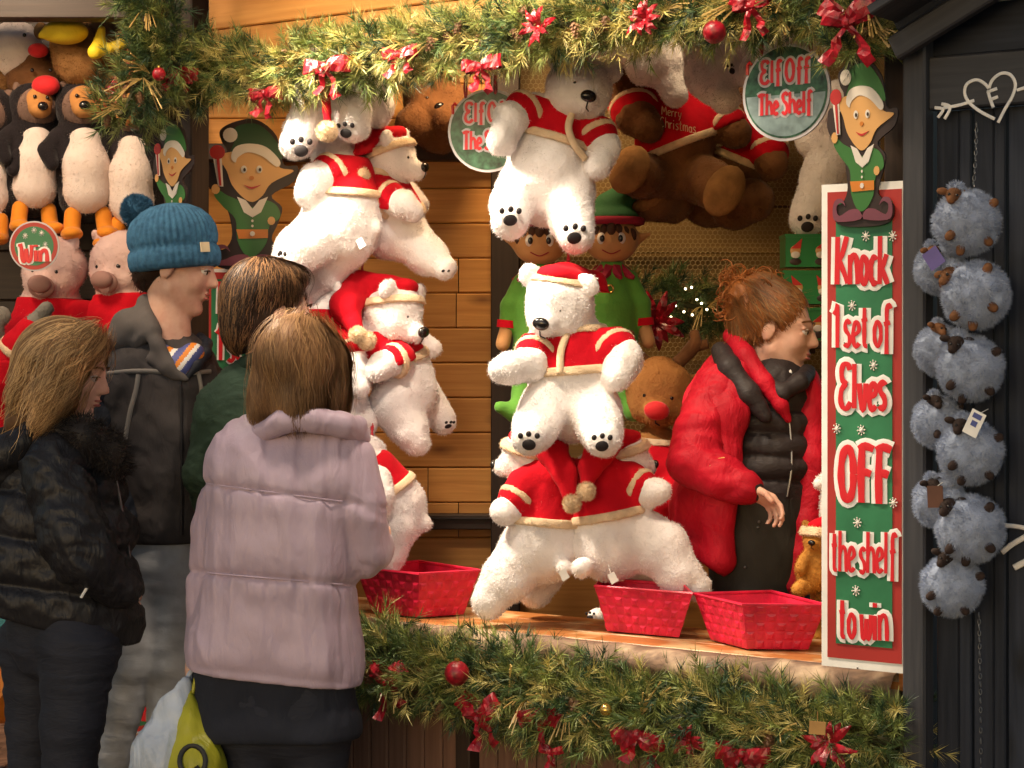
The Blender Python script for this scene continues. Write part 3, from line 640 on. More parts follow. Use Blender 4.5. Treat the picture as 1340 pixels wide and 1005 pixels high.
# ------------------------------------------------------------------ the elf figure cut from board (flat layers), in a 0..1 x 0..1.75 frame
M['elf_skin'] = mat('elf_skin_print', (.66, .36, .13), rough=.4, var=.05); M['elf_green'] = mat('elf_green_print', (.045, .17, .04), rough=.4, var=.1)
M['elf_dkgreen'] = mat('elf_hat_print', (.02, .07, .03), rough=.4, var=.1); M['elf_white'] = mat('elf_white_print', (.72, .66, .6), rough=.4, var=.05)
M['elf_dark'] = mat('elf_backing_print', (.035, .02, .018), rough=.45, var=.1); M['elf_orange'] = mat('elf_belt_print', (.6, .2, .03), rough=.4)
M['elf_red'] = mat('elf_red_print', (.5, .03, .03), rough=.4); M['elf_purple'] = mat('elf_shoe_print', (.20, .06, .09), rough=.4)
def elf(parent, o, ex, ey, en, sc, hat='elf_dkgreen', flip=1, asp=1.):
    ex = ex*sc*asp; ey = ey*sc; 
    if flip < 0: o = o+ex; ex = -ex
    def lay(name, polys, m, z, th=.0015):
        b = MB()
        for q in polys:
            if flip < 0: q = q[::-1]
            b.prism([(p[0], p[1]) for p in q], o+en*z, ex, ey, en, th)
        return b.build(name, M[m], parent, smooth=False)
    def sm(p, s=4): return [(v.x, v.y) for v in spline(p, s, closed=True)]
    lay('backing', [sm([(.10, .02), (.5, -.02), (.9, .02), (.96, .2), (.8, .26), (.72, .36), (.8, .55), (.84, .72), (.72, .86), (.98, 1.02), (1.02, 1.2), (.86, 1.22), (.78, 1.55), (.55, 1.74), (.3, 1.72), (.12, 1.62), (.14, 1.48), (.2, 1.38), (.14, 1.2), (-.02, 1.25), (-.06, 1.05), (.06, .86), (.2, .7), (.26, .4), (.18, .24), (.04, .2)])], 'elf_dark', 0, .006)
    lay('hat', [sm([(.22, 1.30), (.30, 1.52), (.26, 1.60), (.36, 1.68), (.58, 1.68), (.78, 1.48), (.84, 1.28), (.6, 1.4), (.4, 1.38)])], hat, .0065)
    lay('pompom', [_ell(.24, 1.56, .085, .085, n=16)[:-1]], 'elf_white', .0085)
    lay('face', [sm([(.12, 1.32), (.2, 1.14), (.26, .98), (.38, .84), (.5, .78), (.62, .86), (.72, 1.0), (.98, 1.14), (.82, 1.18), (.78, 1.3), (.6, 1.4), (.36, 1.38)])], 'elf_skin', .0075)
    lay('hat_brim', [sm([(.25, 1.30), (.3, 1.42), (.46, 1.46), (.66, 1.42), (.82, 1.26), (.78, 1.19), (.62, 1.31), (.45, 1.36), (.33, 1.30), (.3, 1.24)])], 'elf_white', .0092)
    for x in (.40, .58):
        lay('eye', [_ell(x, 1.16, .035, .045, n=12)[:-1]], 'elf_white', .0092); lay('pupil', [_ell(x+.008, 1.155, .016, .022, n=8)[:-1]], 'elf_dark', .0110)
    lay('mouth', [sm([(.40, .98), (.49, .93), (.60, .98), (.49, .955)])], 'elf_red', .0092)
    lay('nose', [_ell(.49, 1.06, .03, .025, n=10)[:-1]], 'elf_orange', .0092)
    lay('tunic', [sm([(.34, .80), (.5, .72), (.64, .80), (.78, .74), (.82, .6), (.70, .5), (.66, .3), (.54, .16), (.42, .16), (.32, .34), (.3, .58), (.16, .72), (.05, .86), (.1, .92), (.2, .86)])], 'elf_green', .0070)
    lay('collar', [[(.32, .84), (.42, .80), (.5, .70), (.58, .80), (.68, .84), (.6, .66), (.5, .60), (.4, .66)]], 'elf_white', .0094)
    lay('belt', [[(.31, .46), (.68, .46), (.68, .36), (.34, .35)]], 'elf_orange', .0092)
    lay('button', [_ell(.5, .56-.06*k, .014, .016, n=8)[:-1] for k in (0, 1)]+[_ell(.5, .41, .03, .03, n=8)[:-1]], 'elf_white', .0112)
    lay('hand', [_ell(.07, .93, .05, .06, n=10)[:-1], _ell(.72, .56, .045, .05, n=10)[:-1]], 'elf_skin', .0094)
    lay('candy_stick', [[(.10, .96), (.16, .96), (.14, 1.3), (.04, 1.3)]], 'elf_white', .0094); lay('candy_stripe', [[(.115, .97), (.14, .97), (.115, 1.29), (.08, 1.29)]], 'elf_red', .0112)
    lay('candy_ball', [_ell(.09, 1.36, .09, .085, n=14)[:-1]], 'elf_red', .0096)
    for q in (1, -1):
        X = lambda x: .5+q*(x-.5)
        pp = [(X(a), b) for a, b in [(.52, .06), (.56, .16), (.70, .16), (.86, .10), (.90, .2), (.82, .24), (.76, .2), (.82, .28), (.93, .26), (.96, .12), (.88, .04)]]
        lay('shoe', [sm(pp if q > 0 else pp[::-1], 3)], 'elf_purple', .0092)
# ------------------------------------------------------------------ the tall sign
tb = -.095
sg = thing('tall_sign', 'tall green banner sign lettered Knock 1 set of Elves OFF the shelf to win', 'sign', FP(1132, 870, tb))
def SP(px, py, off=0): return FP(px, py, tb-off)
P0, P1 = FP(1075, 868, tb), FP(1189, 885, tb); P2, P3 = FP(1189, 233, tb), FP(1075, 245, tb)
z0, z1 = (P0.z+P1.z)/2, (P2.z+P3.z)/2; wS = (P1-P0).dot(U); oS = Vector((P0.x, P0.y, z0)); en = -Vv; HS = z1-z0
plank('panel', oS+U*wS/2+Vv*.004, oS+U*wS/2+Zv*HS+Vv*.004, U, wS, .008, M['sign_white'], sg, .001)
def rect(name, mx, mz0, mz1, z, m): MB().prism([(mx, mz0), (wS-mx, mz0), (wS-mx, HS-mz1), (mx, HS-mz1)], oS+en*z, U, Zv, en, .0012).build(name, M[m], sg, smooth=False)
rect('red_border', .015, .020, .017, .0006, 'sign_dkred'); rect('green_field', .036, .052, .042, .0022, 'sign_green')
lines = [('Knock', 1096, 1163, 373, 311, .0058, .0160), ('1 set of', 1092, 1166, 454, 399, .0047, .0145), ('Elves', 1101, 1160, 535, 477, .0060, .0160), ('OFF', 1101, 1167, 655, 583, .0085, .0185), ('the shelf', 1090, 1173, 746, 693, .0042, .0130), ('to win', 1100, 1162, 834, 781, .0048, .0140)]
for k, (tx, a, b, yb, yt, r, ro) in enumerate(lines):
    A, B, T = SP(a, yb, .004), SP(b, yb, .004), SP(a, yt, .004)
    lettering(sg, tx, Vector((A.x, A.y, A.z)), U, Zv, en, (B-A).dot(U), T.z-A.z, r, ro, seed=k)
fl = MB()
for x, y in ((1133, 309), (1168, 309), (1115, 400), (1143, 478), (1095, 561), (1127, 563), (1169, 658), (1122, 684), (1120, 773)): flake(fl, SP(x, y, .0045), U, Zv, en, .0085)
fl.build('snowflakes', M['elf_white'], sg, smooth='all')
for x, y in ((1122, 874), (1184, 877), (1183, 536)): MB().ell(SP(x, y, .001), .0022, n=8, m=6).build('screw', M['metal'], sg)
elf(sg, SP(1089, 296, .006), U, Zv, en, .205, hat='elf_green', asp=.74)
# other elf boards: one by the back wall, one narrow on the corner post
EX = Vector((1, 0, 0)); EN = Vector((0, -1, 0))
s2 = thing('tall_sign', 'green banner sign with a dark hatted elf, half hidden behind the dark haired visitor', 'sign', W(330, 700, 5.86))
o2 = W(268, 720, 5.86); sw, sh = .215, (720-352)/F*5.86
plank('panel', o2+EX*sw/2, o2+EX*sw/2+Zv*sh, EX, sw, .008, M['sign_white'], s2, .001)
MB().prism([(.004, .02), (sw-.004, .02), (sw-.004, sh-.01), (.004, sh-.01)], o2+EN*.0046, EX, Zv, EN, .0012).build('red_border', M['sign_dkred'], s2, smooth=False)
MB().prism([(.020, .05), (sw-.02, .05), (sw-.02, sh-.03), (.02, sh-.03)], o2+EN*.0062, EX, Zv, EN, .0012).build('green_field', M['sign_green'], s2, smooth=False)
lettering(s2, 'Knock', W(287, 410, 5.85), EX, Zv, EN, .17, .095, .0055, .011, seed=1)
lettering(s2, '1 set of', W(284, 472, 5.85), EX, Zv, EN, .175, .1, .0055, .011, seed=2)
lettering(s2, 'Elves', W(290, 545, 5.85), EX, Zv, EN, .15, .1, .0055, .011, seed=3)
elf(s2, W(275, 352, 5.80), EX, Zv, EN, .25)
s3 = thing('elf_board', 'narrow elf figure cut from board, fixed to the dark corner post above the blue hat', 'elf board', W(232, 290, 5.50))
ax3 = Vector((math.cos(math.radians(48)), -math.sin(math.radians(48)), 0)); en3 = Vector((-ax3.y, ax3.x, 0)); en3 = -en3 if en3.y > 0 else en3
elf(s3, W(206, 315, 5.5), ax3, Zv, en3, .185, hat='elf_green')
# ------------------------------------------------------------------ round hanging signs
M['rim'] = mat('sign_rim', (.50, .47, .50), rough=.3, var=.05); M['leaf_print'] = mat('holly_print', (.03, .09, .05), rough=.3, var=.9, vscale=45, c2=(.006, .016, .012)); M['snow_print'] = mat('snow_print', (.22, .30, .31), rough=.3, var=.25, vscale=30)  # print colours darkened to carry the shade of the back-lit sign
def round_sign(label, c, ex, en, R, kind, cords, snow=True):
    t = thing('round_sign', label, 'sign', c)
    ring = lambda r, z: [(r*math.cos(2*PI*i/40), r*math.sin(2*PI*i/40)) for i in range(40)]
    MB().prism(ring(R, 0), c-en*.004, ex, Zv, en, .006).build('rim', M['rim'], t, smooth=False)
    MB().prism(ring(R*.94, 0), c+en*.0022, ex, Zv, en, .001).build('print', M['leaf_print'] if kind == 'elf' else M['sign_dkred'], t, smooth=False)
    if kind == 'elf':
        low = [(R*.9*math.cos(a), R*.9*math.sin(a)) for a in [PI+.05+(PI-.1)*i/24 for i in range(25)]]
        if snow: MB().prism(low, c+en*.0034, ex, Zv, en, .0008).build('snow_band', M['snow_print'], t, smooth=False)
        lettering(t, 'Elf Off', c-ex*R*.55+Zv*R*.22+en*.003, ex, Zv, en, R*1.1, R*.46, R*.036, R*.085, seed=4, m_out='rim')
        lettering(t, 'The Shelf', c-ex*R*.60-Zv*R*.45+en*.0045, ex, Zv, en, R*1.2, R*.44, R*.034, R*.085, seed=5, m_out='rim')
        cs = MB()
        for q in (-1, 1):
            p = c+ex*R*q*.88+Zv*R*.42+en*.004; cs.tube([p, p+Zv*R*.2, p+Zv*R*.26+ex*R*.06, p+Zv*R*.2+ex*R*.1], R*.035, 6)
        cs.build('candy_canes', M['letter_red'], t)['kind'] = 'stuff'
    elif kind == 'win':
        MB().prism(ring(R*.78, 0), c+en*.0034, ex, Zv, en, .0008).build('green_field', M['sign_green'], t, smooth=False)
        lettering(t, 'Win', c-ex*R*.55-Zv*R*.62+en*.004, ex, Zv, en, R*1.1, R*.72, R*.08, R*.16, seed=6)
        f = MB()
        for x, y in ((.3, .5), (.45, .05), (-.35, .4), (.0, .62)): flake(f, c+ex*R*x+Zv*R*y+en*.0045, ex, Zv, en, R*.09)
        f.build('snowflakes', M['elf_white'], t, smooth='all')
    for q in cords:
        p = c+ex*q*R*.62+Zv*R*.76
        MB().tube([p, p+Zv*.03+en*.004, p+Zv*.07], [.004, .006, .004], 8, flat=en, fa=.4).build('ribbon', M['bow_red'], t)
    return t
round_sign('round Elf Off The Shelf sign hanging in the shade left of the tall sign', FP(1029, 121, -.02), U, -Vv, .110, 'elf', (-.9, .9))
round_sign('round Elf Off The Shelf sign partly hidden behind the topmost bear arm', FP(639, 171, .10), Vector((math.cos(.25), -math.sin(.25), 0)), Vector((-math.sin(.25), -math.cos(.25), 0)), .107, 'elf', (-.9, .3), snow=False)
round_sign('small round green and red sign reading Win in front of the pink pig', W(45, 322, 5.55), EX, EN, .070, 'win', ())
_a = math.radians(66); round_sign('round sign seen nearly edge on beside the corner garland', W(173, 82, 5.5), Vector((math.cos(_a), -math.sin(_a), 0)), Vector((-math.sin(_a), -math.cos(_a), 0)), .068, 'plain', ())
# ------------------------------------------------------------------ garlands
def needles(P, D, n, L, w, rng, spread=.9):
    """n needles on each sprig: P base (k,3), D direction (k,3), sprig length L(k)"""
    k = len(P); t = rng.random((k, n)); base = P[:, None]+D[:, None]*(t*L[:, None])[..., None]
    r = rng.normal(0, 1, (k, n, 3)); r -= (r*D[:, None]).sum(-1, keepdims=True)*D[:, None]; r /= np.linalg.norm(r, axis=-1, keepdims=True)
    d = D[:, None]*(.55+.5*t[..., None])+r*spread*(.5+.5*rng.random((k, n, 1))); d /= np.linalg.norm(d, axis=-1, keepdims=True)
    ln = (.026+.022*rng.random((k, n)))[..., None]
    s = np.cross(d, rng.normal(0, 1, (k, n, 3))); s /= np.linalg.norm(s, axis=-1, keepdims=True)
    ww = w[:, None, None] if hasattr(w, '__len__') else w
    return np.stack([base-s*ww/2, base+s*ww/2, base+d*ln], 2).reshape(-1, 3)
M['tinsel'] = mat('gold_straw', (.62, .42, .14), rough=.35, var=.2, spec=.6); M['cone'] = mat('pine_cone', (.2, .1, .05), rough=.7, var=.3); M['stem'] = mat('garland_stem', (.05, .05, .02), rough=.8)
def garland(label, path, R, dens=420, weights=(.4, .25, .2, .15), seed=1, squash=None, cones=6, straws=10, name='pine_garland'):
    rng = np.random.default_rng(seed); P = spline(path, 14); pts = np.array([list(p) for p in P]); seg = np.linalg.norm(np.diff(pts, axis=0), axis=1); cum = np.r_[0, np.cumsum(seg)]; tot = cum[-1]
    t = thing(name, label, 'garland', P[0]); n = int(tot*dens); q = rng.random(n)*tot
    c = np.stack([np.interp(q, cum, pts[:, i]) for i in range(3)], 1); tg = np.stack([np.interp(np.minimum(q+.02, tot), cum, pts[:, i]) for i in range(3)], 1)-np.stack([np.interp(np.maximum(q-.02, 0), cum, pts[:, i]) for i in range(3)], 1)
    tg /= np.linalg.norm(tg, axis=1)[:, None]
    r = rng.normal(0, 1, (n, 3)); r -= (r*tg).sum(1, keepdims=True)*tg; r /= np.linalg.norm(r, axis=1)[:, None]
    Rq = R*(.75+.5*vnoise(np.stack([q*7, q*0, q*0], 1), seed)) ; rad = Rq*rng.random(n)**.6*.72
    base = c+r*rad[:, None]; D = r*.8+tg*rng.choice([-1, 1], n)[:, None]*.55+rng.normal(0, .35, (n, 3))+np.array([0, -.15, -.1]); D /= np.linalg.norm(D, axis=1)[:, None]
    L = R*(.45+.45*rng.random(n)); mi = rng.choice(4, n, p=weights)
    nn = 44; V = needles(base, D, nn, L, np.where(mi == 2, .0021, .0026), rng)
    MI = np.repeat(mi, nn)
    o = link_mesh('needles', V, np.arange(len(V)).reshape(-1, 3), [M['needle_a'], M['needle_b'], M['needle_c'], M['needle_d']], t, MI, smooth=False); o['kind'] = 'stuff'
    s = MB()
    s.tube([P[i] for i in range(0, len(P), 3)], .008, 6)
    for i in range(0, n, 3): s.tube([Vector(c[i]), Vector(base[i]), Vector(base[i]+D[i]*L[i])], [.0018, .0016, .0008], 3)
    s.build('stem', M['stem'], t)
    for k in range(cones):
        i = rng.integers(n); p = Vector(c[i])+Vector((rng.normal(0, .3), -1, rng.normal(-.2, .4))).normalized()*R*.9
        ax = Vector((rng.normal(), rng.normal(), rng.normal()-1)).normalized(); x = ax.orthogonal().normalized(); y = ax.cross(x); b = MB()
        b.ell(p, (.009, .009, .018), (x, y, ax), 8, 6)
        for j in range(28):
            a = j*2.4; h = -.017+j*.0012; rr = .011*math.cos(h/.021); d = x*math.cos(a)+y*math.sin(a); q_ = p+ax*h+d*rr*.6
            sd = ax.cross(d)*.004; b.add([q_-sd, q_+sd, q_+d*.007+ax*.004+sd*.5, q_+d*.007+ax*.004-sd*.5], [(0, 1, 2, 3)])
        b.build('pine_cone', M['cone'], t, smooth=False)
    if straws:
        b = MB()
        for k in range(straws):
            i = rng.integers(n); p = Vector(c[i])+Vector((0, -R*.6, 0)); d0 = Vector((rng.normal(0, 1), -.5, rng.normal(-.4, .8))).normalized()
            for j in range(7):
                d = (d0+Vector(rng.normal(0, .22, 3))).normalized(); L2 = .05+.06*rng.random()
                b.tube([p, p+d*L2*.5+Vector((0, 0, .004)), p+d*L2+Vector((0, 0, -.006))], [.0014, .0013, .0022], 4)
        b.build('gold_straw', M['tinsel'], t)['kind'] = 'stuff'
    return t
g1 = garland('long pine garland along the stall header with warm lamplight put into its needle colour', [FP(225, 100, -.09), FP(300, 94, -.08), FP(400, 88, -.08), FP(500, 68, -.08), FP(600, 52, -.08), FP(700, 38, -.08), FP(800, 26, -.08), FP(900, 14, -.08), FP(1000, 2, -.08), FP(1110, -12, -.08)], .085, 700, (.36, .18, .36, .10), 3, cones=14, straws=14)
g2 = garland('short dark pine garland bunched round the left corner post', [W(160, 165, 5.35), W(175, 120, 5.35), W(205, 95, 5.35), W(225, 60, 5.35), W(200, 20, 5.35), W(190, -20, 5.35)], .088, 650, (.28, .36, .08, .28), 4, cones=3, straws=5)
g3 = garland('pine garland dropping down over the tall sign elf', [FP(1130, -25, -.12), FP(1128, 30, -.13), FP(1130, 75, -.13)], .085, 700, (.4, .2, .3, .1), 5, cones=2, straws=4)
g4 = garland('thick pine garland hung along the front of the counter', [FP(462, 868, -.09), FP(560, 880, -.1), FP(680, 905, -.1), FP(800, 925, -.11), FP(920, 942, -.11), FP(1050, 958, -.11), FP(1188, 972, -.11)], .107, 860, (.40, .27, .15, .18), 6, cones=12, straws=12)
g5 = garland('small dark pine swag with fairy lights on the netting behind the vendor', [W(818, 400, 5.9), W(870, 395, 5.88), W(920, 402, 5.88), W(965, 392, 5.88)], .085, 480, (.14, .5, .04, .32), 7, cones=0, straws=3)
M['fairy'] = mat('fairy_light', (1, .9, .7), emit=(1, .82, .5, 9))
b = MB()
for x, y in ((897, 378), (905, 376), (912, 392), (918, 397), (895, 408), (884, 400), (878, 415), (925, 405), (906, 412)): b.ell(W(x, y, 5.79), .0035, n=8, m=6)
b.build('fairy_lights', M['fairy'], g5)
M['green_wire'] = mat('green_wire', (.02, .06, .02))
def bow(label, c, R, seed, kind='bow', en=None, cat=None, m='bow_red', rot=0.):
    rng = random.Random(seed); en = en or -Vv; x = en.cross(Zv).normalized(); x = -x if x.x < 0 else x; y = Zv
    b = MB()
    if kind == 'ball':
        t = thing('bauble', label, 'bauble', c); MB().ell(c, R, n=20, m=14).build('ball', M[m], t, smooth='all'); MB().tube([c+Zv*R*.95, c+Zv*R*1.2], R*.22, 8).build('cap', M['bauble_gold'], t); return t
    def strip(path, wd, w, cr=.12):
        vs = []; n_ = len(path)
        for i, p in enumerate(path):
            ww = w[i] if hasattr(w, '__len__') else w; j = en*R*cr*rng.uniform(-1, 1)
            vs += [p-wd*ww/2+j, p+en*R*cr*rng.uniform(0, 1), p+wd*ww/2-j]
        b.add(vs, [(i*3+j, i*3+j+1, i*3+j+4, i*3+j+3) for i in range(n_-1) for j in (0, 1)])
    if kind == 'bow':
        for q in (-1, 1):
            for lay in (0, 1):
                a = rot+(.25+.5*lay)*(1 if q > 0 else 1)*rng.uniform(.4, 1.2)-lay*.5; a = a if q > 0 else PI-a; d = x*math.cos(a)+y*math.sin(a); s = x*-math.sin(a)+y*math.cos(a); L = R*(1.15-.25*lay)
                path = [c+d*L*(1-math.cos(th))/2+en*R*(.30*math.sin(th)+.1) for th in [2*PI*i/12 for i in range(13)]]
                strip(path, s, [R*(.22+.42*math.sin(math.pi*i/12)) for i in range(13)])
            a = -PI/2+q*rng.uniform(.25, .75)+rot*.4; d = x*math.cos(a)+y*math.sin(a); s = x*-math.sin(a)+y*math.cos(a); L = R*rng.uniform(1.1, 1.7)
            strip([c+d*L*i/6+en*R*(.12+.14*math.sin(i*1.4+q)) for i in range(7)], s, [R*(.16+.26*min(1, i/4)) for i in range(7)])
        b.ell(c+en*R*.22, (R*.2, R*.2, R*.2), n=8, m=6)
    else:
        for k in range(11):
            a = 2*PI*k/11+rng.uniform(-.25, .25); L = R*rng.uniform(.7, 1.15); d = x*math.cos(a)+y*math.sin(a); s = x*-math.sin(a)+y*math.cos(a); cu = rng.uniform(.1, .6)
            strip([c+d*L*i/6+en*R*(.1+cu*math.sin(i/6*2.4)) for i in range(7)], s, [R*.30*math.sin(.25+2.75*i/6) for i in range(7)], .06)
        b.ell(c+en*R*.2, R*.13, n=8, m=6)
    nm = 'ribbon_bow' if kind == 'bow' else 'poinsettia'
    return solo(b.build(nm, M[m], base=c, smooth=False), label, cat or ('bow' if kind == 'bow' else 'artificial flower'))
G = 'red bows and flowers tied to the garlands'
for i, (x, y, R, kd, tt, lb) in enumerate([
    (240, 92, .062, 'bow', -.20, 'glossy red bow hanging down over the left corner post'),
    (160, 118, .05, 'poinsettia', -.1, 'ragged red tinsel flower at the left tip of the corner garland'),
    (350, 122, .06, 'bow', -.17, 'dark red bow under the header garland above the standing elf board'),
    (430, 88, .075, 'bow', -.19, 'large dark red ribbon bow above the leftmost bears'),
    (525, 72, .055, 'bow', -.19, 'dark red bow in the middle of the header garland before the left round sign'),
    (632, 88, .06, 'bow', -.18, 'red bow directly above the left round sign'),
    (708, 36, .055, 'poinsettia', -.19, 'red flower in the header garland above the topmost bear'),
    (847, 28, .058, 'poinsettia', -.19, 'red flower with pale straw in the header garland right of the topmost bear'),
    (984, 8, .055, 'bow', -.20, 'bright red bow at the top edge above the right round sign'),
    (1112, 30, .075, 'bow', -.25, 'big bright red bow on the garland above the tall sign'),
    (510, 892, .06, 'bow', -.21, 'orange red bow on the counter garland beside the pink coat'),
    (630, 940, .065, 'bow', -.22, 'wide red bow hanging low on the counter garland left of the dark gap'),
    (706, 930, .052, 'bow', -.22, 'twisted red ribbon on the counter garland below the hanging bears'),
    (838, 960, .062, 'bow', -.23, 'tall red bow on the counter garland under the middle basket'),
    (905, 968, .042, 'poinsettia', -.22, 'small dim red flower between two bows on the counter garland'),
    (975, 985, .06, 'bow', -.23, 'red bow at the bottom edge under the right hand basket'),
    (1090, 972, .062, 'poinsettia', -.23, 'dark red flower beside the small tan gift tag'),
    (722, 983, .03, 'bow', -.23, 'tiny red bow at the lowest point of the counter garland')]):
    o = bow(lb, FP(x, y, tt+.035), R*(1.0 if y > 800 else .86), 20+i, kd, rot=(i*1.3) % 1.2-.5); o['group'] = G
bow('shiny red bauble in the header garland left of the right round sign', FP(935, 42, -.2), .026, 1, 'ball')['group'] = 'baubles'
bow('shiny faceted red bauble on the counter garland near the left basket', FP(598, 881, -.23), .030, 2, 'ball')['group'] = 'baubles'
bow('small gold bauble on the counter garland below the middle basket', FP(793, 929, -.23), .014, 3, 'ball', m='bauble_gold')['group'] = 'baubles'
bow('small red bauble on the corner garland beside the edge on sign', W(208, 97, 5.24), .018, 3, 'ball')['group'] = 'baubles'
o = bow('bright tinsel poinsettia on the dark swag left of the vendor', W(858, 420, 5.76), .085, 44, 'poinsettia', en=Vector((0, -1, 0))); o['group'] = G
M['kraft'] = mat('kraft_tag', (.4, .22, .07), rough=.6)
b = MB(); c = FP(1070, 953, -.25); b.prism([(-.02, -.014), (.018, -.012), (.020, .015), (-.018, .014)], c, U, Zv, -Vv, .002); b.tube([c+Zv*.014, c+Zv*.035], .001, 5)
solo(b.build('gift_tag', M['kraft'], base=c, smooth=False), 'small tan card tag tied to the counter garland under the tall sign', 'tag')
# ------------------------------------------------------------------ woven baskets
M['basket'] = mat('red_woven_strip', (.62, .012, .05), rough=.4, var=.18, vscale=25, bump=.2, bscale=200, spec=.5)
def basket(label, corners, z0, z1, grp):
    """corners: ground corners of the rim in (s,t); sides slope in to the bottom and are woven of crossing strips"""
    cs = sum(c[0] for c in corners)/4; ct = sum(c[1] for c in corners)/4; t = thing('woven_basket', label, 'basket', SL(cs, ct, z0), grp)
    top = [SL(a, b, z1) for a, b in corners]; bot = [SL(cs+(a-cs)*.74, ct+(b-ct)*.74, z0+.002) for a, b in corners]
    for k in range(4):
        A, B, C_, D_ = bot[k], bot[(k+1) % 4], top[(k+1) % 4], top[k]; L = (C_-D_).length; nu = max(4, int(L/.024)); nv = 5
        n = (B-A).cross(D_-A).normalized(); ctr = (bot[0]+bot[2])/2
        if n.dot(A-ctr) < 0: n = -n
        b = MB(); f = lambda u, v: (A+(B-A)*u)*(1-v)+(D_+(C_-D_)*u)*v
        for j in range(nv):                                        # each crossing shows as its own raised cushion
            for i in range(nu):
                u0, u1, v0, v1 = i/nu, (i+1)/nu, j/nv, (j+1)/nv; h = .0026 if (i+j) % 2 else .0008; m_ = .06
                q = [f(u0+m_/nu, v0+m_/nv), f(u1-m_/nu, v0+m_/nv), f(u1-m_/nu, v1-m_/nv), f(u0+m_/nu, v1-m_/nv)]
                mid = [f(u0+.3/nu, v0+.3/nv)+n*h, f(u1-.3/nu, v0+.3/nv)+n*h, f(u1-.3/nu, v1-.3/nv)+n*h, f(u0+.3/nu, v1-.3/nv)+n*h]
                b.add(q+mid, [(4, 5, 6, 7), (0, 1, 5, 4), (1, 2, 6, 5), (2, 3, 7, 6), (3, 0, 4, 7)])
        b.add([A, B, C_, D_], [(0, 1, 2, 3)]); b.build('woven_side', M['basket'], t, smooth=False)
    MB().add([p+Zv*.002 for p in bot], [(0, 1, 2, 3)]).build('base', M['basket'], t, smooth=False)
    MB().tube(top, .0042, 6, closed=True).build('rim', M['basket'], t)
    return t
def st(px, py, z):                                                  # where a pixel ray meets the height z, in (s,t)
    k = (px-CX)/F; Y = (CZ-z)*F/(py-HY); p = Vector((k*Y, Y, 0))-O3; return (p.dot(U), p.dot(Vv))
zt, zb = .925, .799
BG = 'red woven baskets on the counter'
def bk(label, pts, rim): basket(label, [st(x, y, rim) for x, y in pts], zb, rim, BG)
# ------------------------------------------------------------------ baskets
def RP(px, py, Y): p = W(px, py, Y)-O3; return (p.dot(U), p.dot(Vv), p.z)
def bk(label, rimpts, z1):
    pts = []
    for x, y in rimpts:
        Y = (CZ-z1)*F/(y-HY); p = W(x, y, Y)-O3; pts.append((p.dot(U), p.dot(Vv)))
    return basket(label, pts, .800, z1, BG)
basket('left red woven basket beside the pink coat sleeve', [(s_of(478, .06), .02), (s_of(553, .02), .005), (s_of(628, .16), .16), (s_of(548, .25), .25)], .800, .918, BG)
basket('middle red woven basket under the pair of hanging bears', [(s_of(777, .08), .085), (s_of(902, .08), .095), (s_of(890, .22), .235), (s_of(785, .22), .225)], .800, .912, BG)
basket('largest red woven basket at the right end of the counter beside the tall sign', [(s_of(903, .10), .12), (s_of(972, .01), .01), (s_of(1084, .12), .11), (s_of(1010, .27), .27)], .800, .908, BG)
# ------------------------------------------------------------------ plush toys
def sv(r, u, t): return Vector((r, -t, u)).normalized()
def tag3(n, up):
    n = n.normalized(); x = up.cross(n); x = x.normalized() if x.length > 1e-4 else n.orthogonal().normalized(); return x, n.cross(x).normalized(), n
def pads(t, c, n, up, r, m='black_felt', big=True):
    """one big pad and three toe pads lying on a sole whose middle is c"""
    x, y, n = tag3(n, up)
    if big: MB().ell(c-y*r*.25, (r*.42, r*.36, r*.14), (x, y, n), 14, 8).build('paw_pad', M[m], t, smooth='all')
    for a in (-1, 0, 1):
        MB().ell(c+x*a*r*.5+y*(r*.42-abs(a)*r*.14)-n*r*(.04+.08*abs(a)), (r*.17, r*.2, r*.13), (x, y, n), 10, 6).build('toe_pad', M[m], t, smooth='all')
LC = {}
def cone_list(pts, Y, P): return [P(p) for p in pts], [p[3]*Y/F for p in pts]
